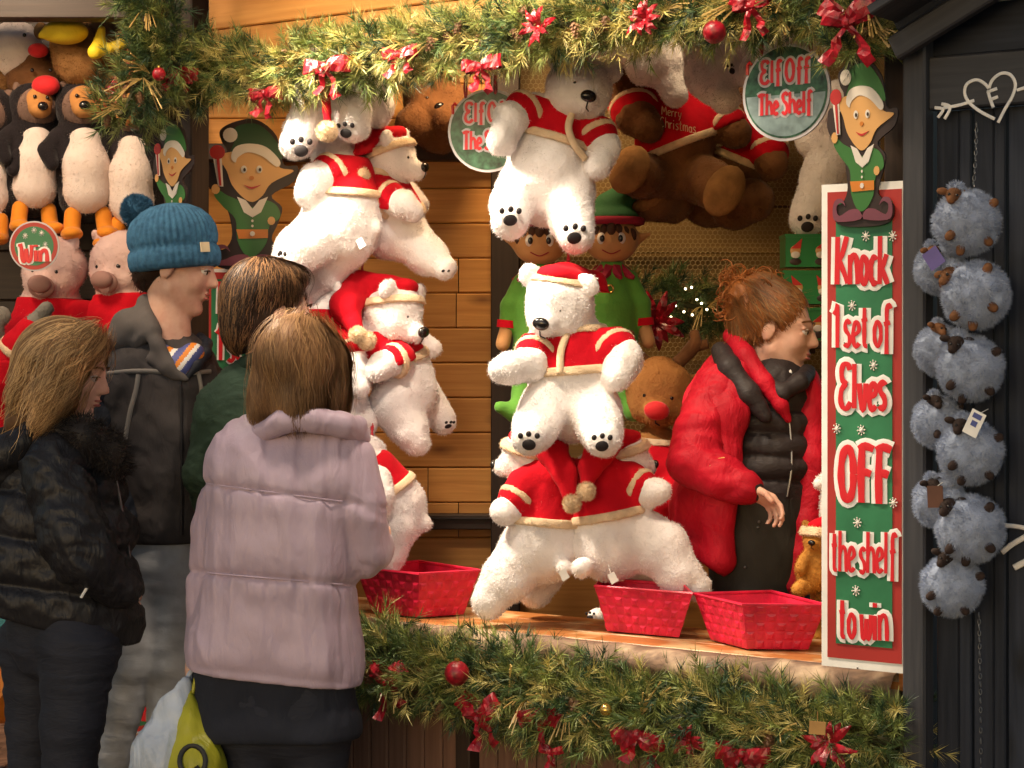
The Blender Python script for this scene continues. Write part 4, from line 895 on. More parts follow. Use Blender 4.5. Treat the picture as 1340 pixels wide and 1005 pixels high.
def plush(label, Y, head=None, face=None, up=None, body=(), arms=(), legs=(), soles=(), coat=None, hat=None, fm='white_fur', name='polar_bear_plush', cat='plush toy', group=None,
          ears='bear', nose='black_gloss', noser=1., tail=None, vox=.0062, furn=22000, muzzle=1., facem=None, cuffs=(), strip=None, seed=1, padm='black_felt', snout=None, base=None, earm=None, trim='cream_trim', furlen=.0066):
    P = lambda p: W(p[0], p[1], Y+(p[2] if len(p) > 2 else 0)); sc = Y/F
    b0 = P(body[-1]) if body else P(head); t = thing(name, label, cat, base or (b0-Vector((0, 0, body[-1][3]*sc if body else 0))), group)
    S = SDF(); tor = [P(p) for p in body]; rt = [p[3]*sc for p in body]
    if len(tor) == 1: S.ell(tor[0], rt[0])
    else: S.chain(tor, rt, .02)
    for A in arms: S.chain([P(p) for p in A], [p[3]*sc*.90 for p in A], .010)
    for A in legs: S.chain([P(p) for p in A], [p[3]*sc*.94 for p in A], .014)
    if tail: S.ell(P(tail), tail[3]*sc, k=.008)
    if head:
        hc = P(head); hr = head[3]*sc; fx, fy, fn = tag3(face, up); up2 = fy
        S.ell(hc+up2*hr*.05, (hr*1.0, hr*1.0, hr*.95), (fx, up2, fn), k=.02)
        mz = hc+fn*hr*.60-up2*hr*.28
        S.cone(mz, mz+fn*hr*.42*muzzle-up2*hr*.03, hr*.50, hr*.36, .02)
        S.ell(hc+fx*hr*.4+fn*hr*.45-up2*hr*.3, hr*.42, k=.02); S.ell(hc-fx*hr*.4+fn*hr*.45-up2*hr*.3, hr*.42, k=.02)
        for q in (-1, 1):
            if ears == 'bear': S.ell(hc+fx*q*hr*.86+up2*hr*.74+fn*hr*.12, (hr*.38, hr*.38, hr*.20), (fx, up2, fn), k=.008)
            if ears == 'pig': S.ell(hc+fx*q*hr*.62+up2*hr*.78+fn*hr*.1, (hr*.22, hr*.4, hr*.12), ((fx-up2*q*.4).normalized(), (up2+fx*q*.4).normalized(), fn), k=.006)
    V, Q = S.mesh(vox); V = relax(V, Q, 2); N = vnormals(V, Q); V = V+N*(.0075*(fbm(V*15, seed)-.5)*2+.003*(fbm(V*60, seed+5)-.5))[:, None]
    EV, ET = fur(V, Q, furn, furlen, .0017, .62, seed=seed)
    link_mesh('fur', V, Q, M[fm], t, None, (EV, ET, 0))
    if head:
        nz = mz+fn*hr*.42*muzzle-up2*hr*.03
        if noser: MB().ell(nz+fn*hr*.30+up2*hr*.13, (hr*.25*noser, hr*.19*noser, hr*.15*noser), (fx, up2, fn), 16, 10).build('nose', M[nose], t, smooth='all')
        for q in (-1, 1):
            MB().ell(hc+fx*q*hr*.36+fn*hr*.83+up2*hr*.12, hr*.085, (fx, up2, fn), 12, 8).build('eye', M['black_gloss'], t, smooth='all')
            if ears == 'bear' and earm: MB().ell(hc+fx*q*hr*.74+up2*hr*.66+fn*hr*.10, (hr*.22, hr*.22, hr*.06), (fx, up2, fn), 12, 6).build('inner_ear', M[earm], t, smooth='all')
        if not snout: MB().tube([nz+fn*hr*.36-up2*hr*.05, nz+fn*hr*.33-up2*hr*.22, nz+fn*hr*.24+fx*hr*.12-up2*hr*.3], hr*.022, 5).build('mouth', M['black_felt'], t)
        if snout: MB().ell(nz+fn*hr*.14, (hr*.44, hr*.36, hr*.2), (fx, up2, fn), 16, 8).build('snout', M[snout], t, smooth='all')
        if facem: MB().ell(hc+fn*hr*.28-up2*hr*.02, (hr*.72, hr*.74, hr*.72), (fx, up2, fn), 18, 12).build('face', M[facem], t, smooth='all')
    for c, n, r in soles: pads(t, P(c), n, Vector((0, 0, 1)) if abs(n.normalized().z) < .9 else Vector((0, -1, 0)), r*sc*.84, padm)
    if coat:
        c0, c1 = P(coat['neck']), P(coat['hem']); ax = (c1-c0).normalized(); g = coat.get('g', .008); C_ = SDF()
        if len(tor) == 1: C_.ell(tor[0], rt[0])
        else: C_.chain(tor, rt, .02)
        for a in coat.get('sleeves', ()):
            A = arms[a[0]]; p0, p1 = P(A[0]), P(A[1]); C_.cone(p0, p0+(p1-p0)*a[1], A[0][3]*sc, (A[0][3]+(A[1][3]-A[0][3])*a[1])*sc, .012)
        K = C_.copy(); C_.inflate(g); C_.plane(c0, -ax); C_.plane(c1, ax)
        sdf_obj('coat', C_, vox, M[coat.get('m', 'red_felt')], t, disp=lambda V, N: .004*(fbm(V*28, 9)-.5)*2, it=2)
        Tm = SDF(); Tm.chain(tor, rt, .02) if len(tor) > 1 else Tm.ell(tor[0], rt[0]); Tm.inflate(g+.006); Tm.plane(c1-ax*.011, -ax); Tm.plane(c1+ax*.011, ax)
        sdf_obj('trim', Tm, vox*.8, M[trim], t, furn=2200, furlen=.005, furw=.0016, it=2)
        if coat.get('collar', 1):
            Tc = SDF(); Tc.chain(tor, rt, .02) if len(tor) > 1 else Tc.ell(tor[0], rt[0]); Tc.inflate(g+.004); Tc.plane(c0-ax*.010, -ax); Tc.plane(c0+ax*.008, ax)
            sdf_obj('trim', Tc, vox*.8, M[trim], t, furn=1500, furlen=.005, it=2)
        for a in coat.get('sleeves', ()):
            A = arms[a[0]]; p0, p1 = P(A[0]), P(A[1]); q = p0+(p1-p0)*a[1]; d = (p1-p0).normalized(); r = (A[0][3]+(A[1][3]-A[0][3])*a[1])*sc+.010
            cu = SDF(); cu.cone(q-d*.03, q+d*.03, r, r); cu.plane(q-d*.010, -d); cu.plane(q+d*.010, d); sdf_obj('cuff', cu, vox*.8, M[trim], t, furn=1200, furlen=.005, it=2)
        if coat.get('strip'):
            MB().tube(spline([P(p) for p in coat['strip']], 5), .0095, 10).build('trim', M[trim], t, smooth='all')
    if hat and head:
        Hs = SDF(); tilt = (up2+fn*hat.get('f', .1)+fx*hat.get('s', 0)).normalized()
        Hs.ell(hc, (hr*1.0, hr*.95, hr*.95), (fx, up2, fn)); Hs.inflate(.009); Hs.plane(hc+tilt*hr*hat.get('h', .42), -tilt)
        D = SDF(); D.ell(hc+tilt*hr*.66, (hr*.84, hr*.42, hr*.82), (fx, tilt, fn)); tl = [P(p) for p in hat['tail']]; D.chain([hc+tilt*hr*.8]+tl, [hr*.42]+[p[3]*sc for p in hat['tail']], .012)
        D.plane(hc+tilt*hr*hat.get('h', .42), -tilt)if not hat.get('low') else None
        sdf_obj('hat', D, vox*.9, M['red_felt'], t, disp=lambda V, N: .003*(fbm(V*30, 4)-.5)*2, it=2)
        bnd = SDF(); bnd.ell(hc, (hr*1.0, hr*.95, hr*.95), (fx, up2, fn)); bnd.inflate(.014); q = hc+tilt*hr*hat.get('h', .42); bnd.plane(q+tilt*.011, tilt); bnd.plane(q-tilt*.011, -tilt)
        sdf_obj('hat_band', bnd, vox*.8, M[hat.get('band', 'cream_trim')], t, furn=2000, furlen=.005, it=2)
        for c in hat.get('pom', ()):
            pm = SDF(); pm.ell(P(c), c[3]*sc); sdf_obj('pompom', pm, .005, M['pompom'], t, furn=2200, furlen=.007, furw=.0015, it=1, lay=.1)
    return t
GB = 'polar bear plush toys in red coats hanging on cords'
cam_f = sv(0, -.1, 1)
plush('topmost white bear facing the front in an open red coat, hanging under the header garland', 5.08, (757, 116, -.03, 43), sv(.22, -.16, .95), sv(.22, .97, .1),
    [(728, 165, 0, 38), (716, 215, 0, 52), (714, 252, 0, 46)], [[(697, 142, -.02, 25), (668, 155, -.07, 25), (657, 184, -.09, 22)], [(770, 160, 0, 24), (790, 195, -.04, 24), (783, 216, -.07, 21)]],
    [[(684, 240, -.02, 36), (670, 268, -.07, 31), (666, 288, -.11, 27)], [(742, 250, -.02, 38), (748, 288, -.08, 31), (754, 308, -.12, 26)]],
    [((668, 283, -.165), sv(.15, -.45, 1), 26), ((752, 306, -.17), sv(.2, -.4, 1), 27)], dict(neck=(735, 138, 0), hem=(722, 182, 0), sleeves=((0, .35), (1, .5)), strip=[(748, 150, -.09), (744, 168, -.105), (752, 190, -.10), (766, 208, -.085)]), group=GB, seed=2)
plush('brightly lit bear in the middle, arms spread, santa hat and red coat facing the front', 4.97, (733, 398, -.03, 46), sv(-.42, -.30, .84), sv(.12, .97, .1),
    [(748, 445, 0, 44), (748, 500, 0, 56), (748, 530, 0, 50)], [[(708, 452, -.03, 24), (694, 476, -.09, 24), (666, 482, -.13, 23), (655, 486, -.13, 18)], [(792, 452, -.02, 28), (816, 470, -.07, 29), (806, 492, -.1, 22)]],
    [[(715, 530, -.06, 37), (700, 560, -.13, 31), (692, 574, -.18, 24)], [(776, 534, -.06, 38), (786, 562, -.13, 30), (788, 576, -.18, 24)]],
    [((692, 577, -.225), sv(-.1, -.35, 1), 25), ((788, 579, -.225), sv(.1, -.35, 1), 24)], dict(neck=(745, 432, 0), hem=(749, 484, 0), sleeves=((0, .5), (1, .45)), strip=[(742, 437, -.085), (734, 460, -.105), (733, 490, -.115)]),
    dict(tail=[(775, 372, .06, 18), (790, 400, .05, 14), (786, 432, .03, 10)], h=.62, f=-.45, pom=()), group=GB, seed=3)
plush('lower left bear of the hanging pair over the counter, its leg reaching left', 5.02, (688, 598, .02, 33), sv(-.9, -.1, -.2), sv(.1, .95, .1),
    [(722, 628, 0, 38), (716, 690, 0, 48), (712, 712, 0, 50)], [[(695, 632, -.02, 24), (672, 662, -.05, 22), (660, 668, -.07, 20)]],
    [[(690, 722, -.01, 44), (665, 756, -.02, 36), (640, 786, -.03, 25)], [(725, 725, .1, 36), (700, 770, .12, 28)]], [],
    dict(neck=(722, 596, 0), hem=(715, 680, 0), sleeves=((0, .75),), collar=0), dict(tail=[(722, 590, -.05, 20), (740, 620, -.09, 16), (746, 650, -.115, 9)], h=.35, f=-.4, low=1, pom=[(748, 659, -.13, 11)]), tail=(738, 742, -.09, 12), group=GB, seed=4, ears='none')
plush('lower right bear of the hanging pair, its leg reaching over the middle basket', 5.0, (818, 598, .05, 32), sv(.9, -.1, -.2), sv(-.1, .95, .1),
    [(780, 628, .01, 38), (794, 685, .0, 50), (798, 708, .0, 54)], [[(822, 632, -.01, 24), (848, 645, -.04, 22), (862, 643, -.05, 19)]],
    [[(828, 702, -.01, 46), (866, 718, -.03, 38), (888, 750, -.05, 30), (912, 768, -.06, 20)], [(800, 725, .1, 38), (840, 775, .12, 27)]], [],
    dict(neck=(778, 596, 0), hem=(792, 672, 0), sleeves=((0, .55),), collar=0), dict(tail=[(785, 590, -.05, 20), (772, 612, -.09, 15), (768, 634, -.115, 9)], h=.35, f=-.4, low=1, pom=[(767, 643, -.135, 11)]), tail=(763, 743, -.11, 14), group=GB, seed=5, ears='none')
plush('upper left bear in profile with santa hat, nose pointing right at the pine boards', 5.42, (510, 206, 0, 35), sv(.93, -.16, .28), sv(-.1, .97, .1),
    [(492, 238, .02, 36), (508, 285, .04, 42), (515, 300, .04, 42)], [[(500, 258, -.05, 21), (528, 268, -.09, 21), (540, 276, -.09, 17)], [(530, 250, .1, 17), (548, 268, .1, 15)]],
    [[(535, 312, .02, 33), (560, 334, .0, 27), (582, 350, -.02, 19)]], [((584, 358, -.04), sv(.3, -.9, .4), 16)],
    dict(neck=(506, 222, 0), hem=(500, 264, .02), sleeves=((0, .3),)), dict(tail=[(482, 185, -.02, 17), (474, 205, -.08, 12), (472, 222, -.1, 8)], h=.3, f=-.5, pom=[(472, 230, -.11, 11)]), group=GB, seed=6, muzzle=1.25)
plush('upper left bear seen from behind, leaning on the bear in profile', 5.36, (440, 195, .06, 34), sv(-.5, 0, -.8), sv(0, .95, .1),
    [(450, 230, 0, 36), (447, 280, -.02, 50), (447, 298, -.02, 50)], [[(436, 226, -.05, 24), (414, 238, -.09, 27), (404, 252, -.09, 21)]],
    [[(420, 308, -.05, 40), (392, 326, -.09, 34), (378, 342, -.11, 25)], [(448, 325, .0, 33), (424, 358, .02, 28), (404, 382, .04, 22)]], [((368, 338, -.16), sv(-.8, -.2, .5), 20)],
    dict(neck=(450, 205, 0), hem=(448, 254, 0), sleeves=((0, .1),), collar=0), tail=(487, 298, -.06, 13), group=GB, seed=7)
plush('white bear whose two padded round feet hang below the left garland', 5.3, None, None, None,
    [(425, 96, .05, 40), (430, 112, .03, 40)], [], [[(416, 125, 0, 33), (402, 160, -.03, 27), (390, 186, -.06, 25)], [(452, 118, 0, 30), (460, 148, -.03, 28), (462, 164, -.05, 25)]],
    [((394, 192, -.115), sv(.1, -.25, 1), 26), ((452, 170, -.10), sv(-.2, -.5, 1), 22)], group=GB, seed=8)
plush('small part of a white bear leg showing right of the hanging round feet', 5.4, None, None, None, [(490, 90, 0, 34), (488, 110, 0, 30)], [], [[(490, 115, 0, 24), (496, 140, -.02, 20), (496, 150, -.03, 18)]], [((504, 128, -.06), sv(.9, 0, .5), 12)], group=GB, seed=9)
t = thing('hat_tail', 'red santa hat tail with a cream pompom hanging by the padded round feet', 'santa hat', W(428, 175, 5.18))
MB().tube(spline([W(425, 105, 5.2), W(427, 135, 5.19), W(429, 160, 5.18)], 5), [.012]*8+[.010]*3, 12).build('tail', M['red_felt'], t, smooth='all')
pm = SDF(); pm.ell(W(428, 172, 5.17), .026); sdf_obj('pompom', pm, .005, M['pompom'], t, furn=2500, furlen=.007, it=1, lay=.1)
plush('second row bear with droopy hat and hanging nose in front of the pine boards', 5.4, (514, 408, 0, 40), sv(.78, -.36, .5), sv(.25, .95, .1),
    [(500, 440, .02, 36), (525, 490, .04, 40), (532, 512, .04, 42)], [[(522, 470, -.06, 19), (500, 478, -.1, 19), (492, 486, -.11, 17)], [(545, 440, .08, 16), (566, 455, .06, 15)]],
    [[(515, 530, -.02, 36), (535, 560, -.03, 28), (546, 578, -.04, 20)], [(556, 520, .1, 28), (580, 552, .1, 19)]], [((588, 556, .05), sv(.4, -.8, .5), 15)],
    dict(neck=(505, 425, 0), hem=(512, 466, 0.02), sleeves=((0, .2),), collar=0), dict(tail=[(468, 378, -.0, 24), (452, 400, -.08, 20), (466, 432, -.11, 10)], h=.3, f=-.55, low=1, pom=[(480, 446, -.13, 11), (468, 438, -.14, 10)]), group=GB, seed=10, muzzle=1.2)
plush('second row bear mostly hidden behind the dark haired visitor, one white arm hanging down', 5.34, (440, 400, .08, 34), sv(-.8, 0, .2), sv(0, 1, .1),
    [(430, 430, .05, 36), (430, 490, .05, 44)], [[(452, 450, 0, 22), (466, 485, -.03, 20), (470, 508, -.05, 16)]], [[(445, 520, .02, 34), (470, 550, .02, 26)]], [], dict(neck=(432, 405, .05), hem=(431, 462, .05), sleeves=((0, .15),), collar=0), group=GB, seed=11)
plush('third row bear half hidden behind the pink jacket, stub tail toward the boards', 5.25, (478, 598, .06, 30), sv(-.8, 0, -.3), sv(0, 1, .1),
    [(492, 618, 0, 28), (520, 660, .02, 36), (522, 674, .02, 36)], [[(494, 625, -.05, 19), (498, 650, -.07, 19), (498, 668, -.07, 15)]], [[(516, 692, -.01, 32), (508, 728, -.02, 22), (506, 748, -.03, 15)]], [],
    dict(neck=(484, 600, 0), hem=(511, 640, 0.01), sleeves=(), collar=0), tail=(554, 684, 0, 12), group=GB, seed=12)
plush('pinkish white bear legs hanging from the top right of the centre bear', 5.5, (800, 62, .05, 32), sv(-.3, 0, .9), sv(0, 1, .1), [(845, 62, 0, 36), (862, 78, 0, 32)], [], [[(872, 92, 0, 26), (884, 125, -.03, 18)], [(850, 85, 0, 26), (842, 88, -.02, 24)]], [], group=GB, seed=13)
plush('white bear bottom and legs hanging just left of the right round sign', 5.3, None, None, None, [(935, 60, 0, 40), (932, 95, 0, 36)], [], [[(932, 105, 0, 30), (948, 128, -.03, 22)], [(976, 60, -.02, 28), (972, 92, -.05, 22)]], [((958, 90, -.09), sv(.6, 0, .8), 14)], group=GB, seed=14)
plush('white bear head tucked under the garland above the right round sign', 5.2, (1048, 36, 0, 36), sv(.5, -.15, .85), sv(.1, 1, .1), [(1000, 30, .05, 38), (990, 60, .05, 34)], [[(1000, 60, 0, 22), (985, 90, 0, 20)]], [], [], group=GB, seed=15)
plush('shaded white bear leg with black paw pads above the green gift boxes', 5.62, None, None, None, [(1104, 150, 0, 48), (1102, 200, 0, 46)], [[(1050, 165, .02, 18), (1058, 190, .0, 16)]], [[(1085, 230, -.02, 38), (1066, 268, -.05, 30), (1056, 286, -.07, 25)]], [((1057, 292, -.13), sv(.1, -.4, 1), 24)], group=GB, seed=16)
plush('small white bear behind the middle basket with one padded foot showing', 5.35, (845, 770, .1, 26), sv(.2, 0, .9), sv(0, 1, .1), [(820, 790, .05, 26), (815, 812, .05, 28)], [], [[(800, 812, 0, 16), (780, 808, -.03, 13)]], [((772, 806, -.055), sv(-.3, 0, 1), 12)], seed=17, furn=6000)
# brown bears in the shade
GT = 'brown teddy bears hanging in the shade'
t = plush('brown teddy in a red Merry Christmas coat hanging in the shade', 5.65, (842, 98, .02, 38), sv(.1, -.2, .95), sv(-.1, 1, .1),
    [(868, 135, 0, 40), (886, 180, 0, 50), (880, 215, 0, 46)], [[(825, 125, -.03, 30), (832, 152, -.10, 28), (848, 165, -.13, 24)], [(930, 150, 0, 28), (962, 175, -.05, 24)]],
    [[(862, 232, -.04, 34), (838, 230, -.12, 29), (825, 222, -.16, 27)], [(915, 232, -.04, 36), (940, 246, -.12, 33)]],
    [], dict(neck=(862, 112, 0), hem=(892, 190, 0), sleeves=((0, .7), (1, .6)), collar=0), fm='brown_fur', name='teddy_bear', group=GT, seed=18, snout='tan_fur')
for c, n, r in (((824, 222, -.27), sv(-.1, .1, 1), (25, 34)), ((948, 250, -.25), sv(.1, -.2, 1), (26, 36))):
    x, y, n_ = tag3(n, Vector((.5, 0, 1))); MB().ell(W(c[0], c[1], 5.65+c[2]+.04), (r[0]*.0021, r[1]*.0021, .035), (x, y, n_), 16, 8).build('sole', M['tan_fur'], t, smooth='all')
a, b = W(862, 148, 5.51), W(905, 156, 5.51); _x = (b-a).normalized()
lettering(t, 'Merry', W(866, 150, 5.50), _x, Zv, EN, .055, .025, .0011, 0, 'cream_trim', names=('lettering', 'x')); lettering(t, 'Christmas', W(864, 166, 5.50), _x, Zv, EN, .10, .028, .0011, 0, 'cream_trim', names=('lettering', 'x'))
t = plush('second brown teddy below it with round tan soles toward the visitors', 5.72, (985, 130, .05, 38), sv(.1, -.2, .95), sv(0, 1, .1), [(975, 180, .05, 46), (930, 250, .1, 48)], [[(1000, 180, 0, 24), (1010, 215, -.05, 24)]], [[(880, 262, 0, 32), (850, 262, -.08, 30)], [(960, 270, 0, 32), (985, 262, -.05, 30)]], [], dict(neck=(985, 150, .05), hem=(962, 205, .07), sleeves=((0, .5),), collar=0), fm='brown_fur', name='teddy_bear', group=GT, seed=19)
for c, n in (((846, 252, -.12), sv(-.2, 0, 1)),):
    x, y, n_ = tag3(n, Vector((.6, 0, 1))); MB().ell(W(c[0], c[1], 5.72+c[2]), (.05, .06, .04), (x, y, n_), 16, 8).build('sole', M['tan_fur'], t, smooth='all')
plush('dark brown teddy high in the shadow above the Merry Christmas teddy', 5.85, (560, 130, 0, 34), sv(.4, -.2, .9), sv(0, 1, .1), [(590, 150, 0, 40), (575, 165, 0, 36)], [], [[(560, 165, -.02, 28), (540, 160, -.06, 24)], [(600, 165, -.02, 28), (590, 160, -.08, 24)]], [], fm='brown_fur', name='teddy_bear', group=GT, seed=20, furn=9000).__setitem__('label', 'dark brown teddy in the shadow above the beam, left of the left round sign')
# ------------------------------------------------------------------ reindeer
M['deer'] = mat('reindeer_plush', (.36, .16, .05), rough=.95, var=.15, bump=.6, bscale=150, spec=.1); M['red_plush'] = mat('red_plush_nose', (.60, .015, .02), rough=.8, var=.1, bump=.5, bscale=200, sheen=.2)
t = plush('brown reindeer toy with a big red nose standing between the centre bear and the vendor', 5.5, (862, 515, 0, 46), sv(-.1, -.22, .95), sv(.1, 1, .1), [(858, 600, .03, 42), (850, 660, .03, 46), (850, 720, .03, 40)], [[(880, 610, -.03, 18), (890, 660, -.06, 18)], [(820, 610, -.03, 18), (812, 660, -.06, 18)]], [[(870, 740, 0, 22), (870, 830, -.03, 20)], [(835, 740, 0, 22), (835, 830, -.03, 20)]], [],
    dict(neck=(858, 578, .03), hem=(850, 680, .03), sleeves=((0, .7), (1, .7))), fm='deer', name='reindeer_plush', nose='red_plush', noser=1.45, ears='none', seed=21, muzzle=.8)
for q in (-1, 1):
    b = MB(); c = W(866+q*20, 476, 5.5); b.tube(spline([c, c+Vector((q*.03, 0, .03)), c+Vector((q*.05, -.01, .06)), c+Vector((q*.045, 0, .09))], 4), [.019]*4+[.02]*5+[.015]*3+[.011]*1, 10); b.tube([c+Vector((q*.04, 0, .045)), c+Vector((q*.085, -.01, .055))], [.017, .013], 10); b.build('antler', M['brown_fur'], t, smooth='all')
    MB().ell(W(862+q*48, 498, 5.5), (.034, .014, .018), n=12, m=8).build('ear', M['deer'], t, smooth='all')
# ------------------------------------------------------------------ elf plush toys
M['elf_fab'] = mat('green_felt', (.09, .27, .03), rough=.85, var=.12, bump=.3, bscale=160, sheen=.15); M['skin_fab'] = mat('tan_felt', (.48, .24, .09), rough=.85, var=.08, bump=.3, bscale=160, sheen=.1)
M['hair_fab'] = mat('brown_felt', (.06, .025, .012), rough=.9, var=.2); M['hat_fab'] = mat('dark_green_felt', (.02, .10, .03), rough=.85, var=.1, bump=.3, bscale=160); M['maroon'] = mat('maroon_felt', (.28, .008, .03), rough=.85, var=.1)
def elf_plush(label, cx, cy, Y, q):
    sc = Y/F; P = lambda x, y, d=0: W(cx+x, cy+y, Y+d); t = thing('elf_plush', label, 'plush toy', P(0, 220), 'elf plush toys behind the centre bear')
    S = SDF(); S.ell(P(0, 0), (36*sc, 32*sc, 30*sc), k=.01); S.ell(P(0, 8, -.02), (30*sc, 24*sc, 22*sc), k=.02)
    for s in (-1, 1): S.cone(P(s*32, 2), P(s*50, -6, -.01), .016, .006, .01)
    S.ell(P(0, 4, -.068), .009, k=.004)
    sdf_obj('head', S, .006, M['skin_fab'], t, it=2)
    for s in (-1, 1): S = SDF(); S.chain([P(s*42, 110, -.01), P(s*48, 135, -.03)], [.019, .021], .01); sdf_obj('hand', S, .006, M['skin_fab'], t, it=2)
    B = SDF(); B.chain([P(0, 50), P(0, 90), P(0, 140)], [.05, .07, .075], .02)
    for s in (-1, 1):
        B.chain([P(s*22, 55), P(s*38, 85, -.01), P(s*42, 112, -.01)], [.03, .027, .025], .012); B.chain([P(s*18, 150), P(s*22, 200, -.03), P(s*30, 225, -.06)], [.036, .03, .028], .012)
        B.chain([P(s*30, 225, -.06), P(s*52, 218, -.08)], [.03, .018], .012)
    sdf_obj('tunic', B, .0065, M['elf_fab'], t, it=2, disp=lumps(.003, 25))
    for s in (-1, 1): MB().tube([P(s*42, 104, -.01), P(s*43, 114, -.01)], .029, 12).build('cuff', M['red_felt'], t)
    co = MB()
    for k in range(10):
        a = 2*PI*k/10; c = P(0, 42); co.tube([c+Vector((math.cos(a)*.03, math.sin(a)*.03, 0)), c+Vector((math.cos(a)*.075, math.sin(a)*.07, -.022))], [.02, .006], 6)
    co.build('collar', M['maroon'], t)
    H = SDF(); H.ell(P(0, -22, .01), (38*sc, 34*sc, 24*sc)); H.chain([P(0, -40, .01), P(q*22, -62, .02), P(q*40, -56, .02)], [.05, .03, .012], .01); H.plane(P(0, -24), Vector((0, 0, -1))); sdf_obj('hat', H, .006, M['hat_fab'], t, it=2)
    c = P(0, -22, .008); MB().tube([c+Vector((math.cos(2*PI*k/24)*39*sc, math.sin(2*PI*k/24)*35*sc, 0)) for k in range(24)], .012, 8, closed=True).build('hat_band', M['maroon'], t)
    hb = MB()
    for k in range(-3, 4): hb.ell(P(k*9, -13+abs(k)*3, -.068+abs(k)*.009), (.013, .010, .02), n=8, m=6)
    hb.build('fringe', M['hair_fab'], t)
    for s in (-1, 1):
        MB().ell(P(s*13, 0, -.066), (.012, .007, .017), n=10, m=8).build('eye', M['elf_white'], t); MB().ell(P(s*12, 0, -.073), (.007, .004, .010), n=10, m=8).build('pupil', M['black_gloss'], t)
    MB().tube(spline([P(-12, 15, -.068), P(0, 20, -.070), P(12, 15, -.068)], 4), .0016, 5).build('mouth', M['maroon'], t)
    MB().tube([P(-2, 66, -.074)+Vector((.010*math.cos(a), 0, .010*math.sin(a))) for a in [2*PI*i/12 for i in range(12)]], .003, 6, closed=True).build('button', M['bauble_gold'], t)
elf_plush('left elf toy peeping out behind the centre bear, by the dark post', 706, 315, 5.52, -1)
elf_plush('right elf toy with red collar and gold button behind the centre bear', 800, 312, 5.55, 1)
# ------------------------------------------------------------------ gift boxes
M['box_green'] = mat('gift_paper_green', (.02, .22, .06), rough=.3, var=.08, spec=.5)
for k, (y0, y1, lb) in enumerate(((308, 351, 'topmost green gift box printed with little santas'), (355, 399, 'middle green gift box of the stack printed with little santas'), (403, 446, 'lowest green gift box of the stack beside the vendor face'))):
    Y = 5.5; c = W(1058-k*2, (y0+y1)/2, Y+.06); hgt = (y1-y0)/F*Y; t = thing('gift_box', lb, 'gift box', c-Vector((0, 0, hgt/2)), 'green gift boxes in a stack')
    MB().box(c, (.145, .12, hgt*.98)).build('box', M['box_green'], t, smooth=False); MB().box(c+Zv*hgt*.46, (.149, .124, hgt*.1)).build('lid', M['box_green'], t, smooth=False)
    for i, x in enumerate((-.045, .025)):
        p = c+Vector((x+.01*(k % 2), -.0605, 0)); f = -1 if k % 2 else 1
        MB().ell(p, (.015, .002, .015), n=12, m=6).build('santa_face', M['elf_skin'], t); MB().prism([(-.014, .006), (.014, .006), (f*.018, .034)], p+EN*.002, EX, Zv, EN, .001).build('santa_hat', M['sign_red'], t, smooth=False)
        MB().ell(p-Zv*.011+EN*.001, (.013, .002, .010), n=12, m=6).build('beard', M['elf_white'], t); MB().ell(p-Zv*.03+EN*.0, (.017, .0015, .010), n=10, m=6).build('santa_suit', M['elf_dark'], t)
sh = thing('wall_shelf', 'short dark shelf holding the stack of green gift boxes', 'shelf', W(1060, 450, 5.56))
plank('shelf_board', W(1015, 452, 5.56), W(1110, 452, 5.56), Vector((0, 1, 0)), .16, .02, M['dark_wood'], sh)
for x in (1022, 1104): plank('bracket', W(x, 456, 5.6), W(x, 490, 5.6), Vector((1, 0, 0)), .02, .02, M['dark_wood'], sh)
plank('shelf_support', W(1060, 456, 5.66), Vector((W(1060, 456, 5.66).x, 6.12, W(1060, 456, 5.66).z)), Zv, .03, .03, M['dark_wood'], sh)
# ------------------------------------------------------------------ small toys between the vendor and the tall sign
M['orange_fur'] = mat('orange_plush', (.55, .24, .04), rough=.95, var=.25, bump=.6, bscale=130)
YT = 4.86
plush('small orange teddy with a cream face and red hat squeezed between vendor and tall sign', YT, (1072, 702, 0, 20), sv(-.5, -.1, .85), sv(0, 1, .1), [(1068, 735, 0, 20), (1066, 752, 0, 22)], [[(1055, 730, -.02, 10), (1048, 745, -.04, 9)]], [[(1055, 765, -.02, 12), (1044, 770, -.06, 10)]], [], None, dict(tail=[(1082, 680, 0, 7)], h=.3, f=-.2, pom=()), fm='orange_fur', name='teddy_bear', seed=31, vox=.004, furn=5000, earm='cream_trim', nose='black_gloss')
plush('pale orange teddy lower on the counter behind the right basket, half behind the sign', YT, (1084, 790, .02, 22), sv(-.5, -.1, .85), sv(0, 1, .1), [(1074, 812, .02, 22), (1072, 828, .02, 22)], [[(1060, 815, -.0, 10), (1052, 830, -.02, 9)]], [[(1068, 838, -.03, 11), (1058, 842, -.05, 9)]], [], None, None, fm='orange_fur', name='teddy_bear', seed=32, vox=.004, furn=5000)
plush('white plush paw showing at the left edge of the tall sign above the orange teddy', 4.9, None, None, None, [(1100, 640, 0, 26), (1100, 670, 0, 26)], [[(1084, 628, 0, 14), (1072, 632, -.02, 11)]], [], [], name='polar_bear_plush', seed=33, vox=.005, furn=4000)
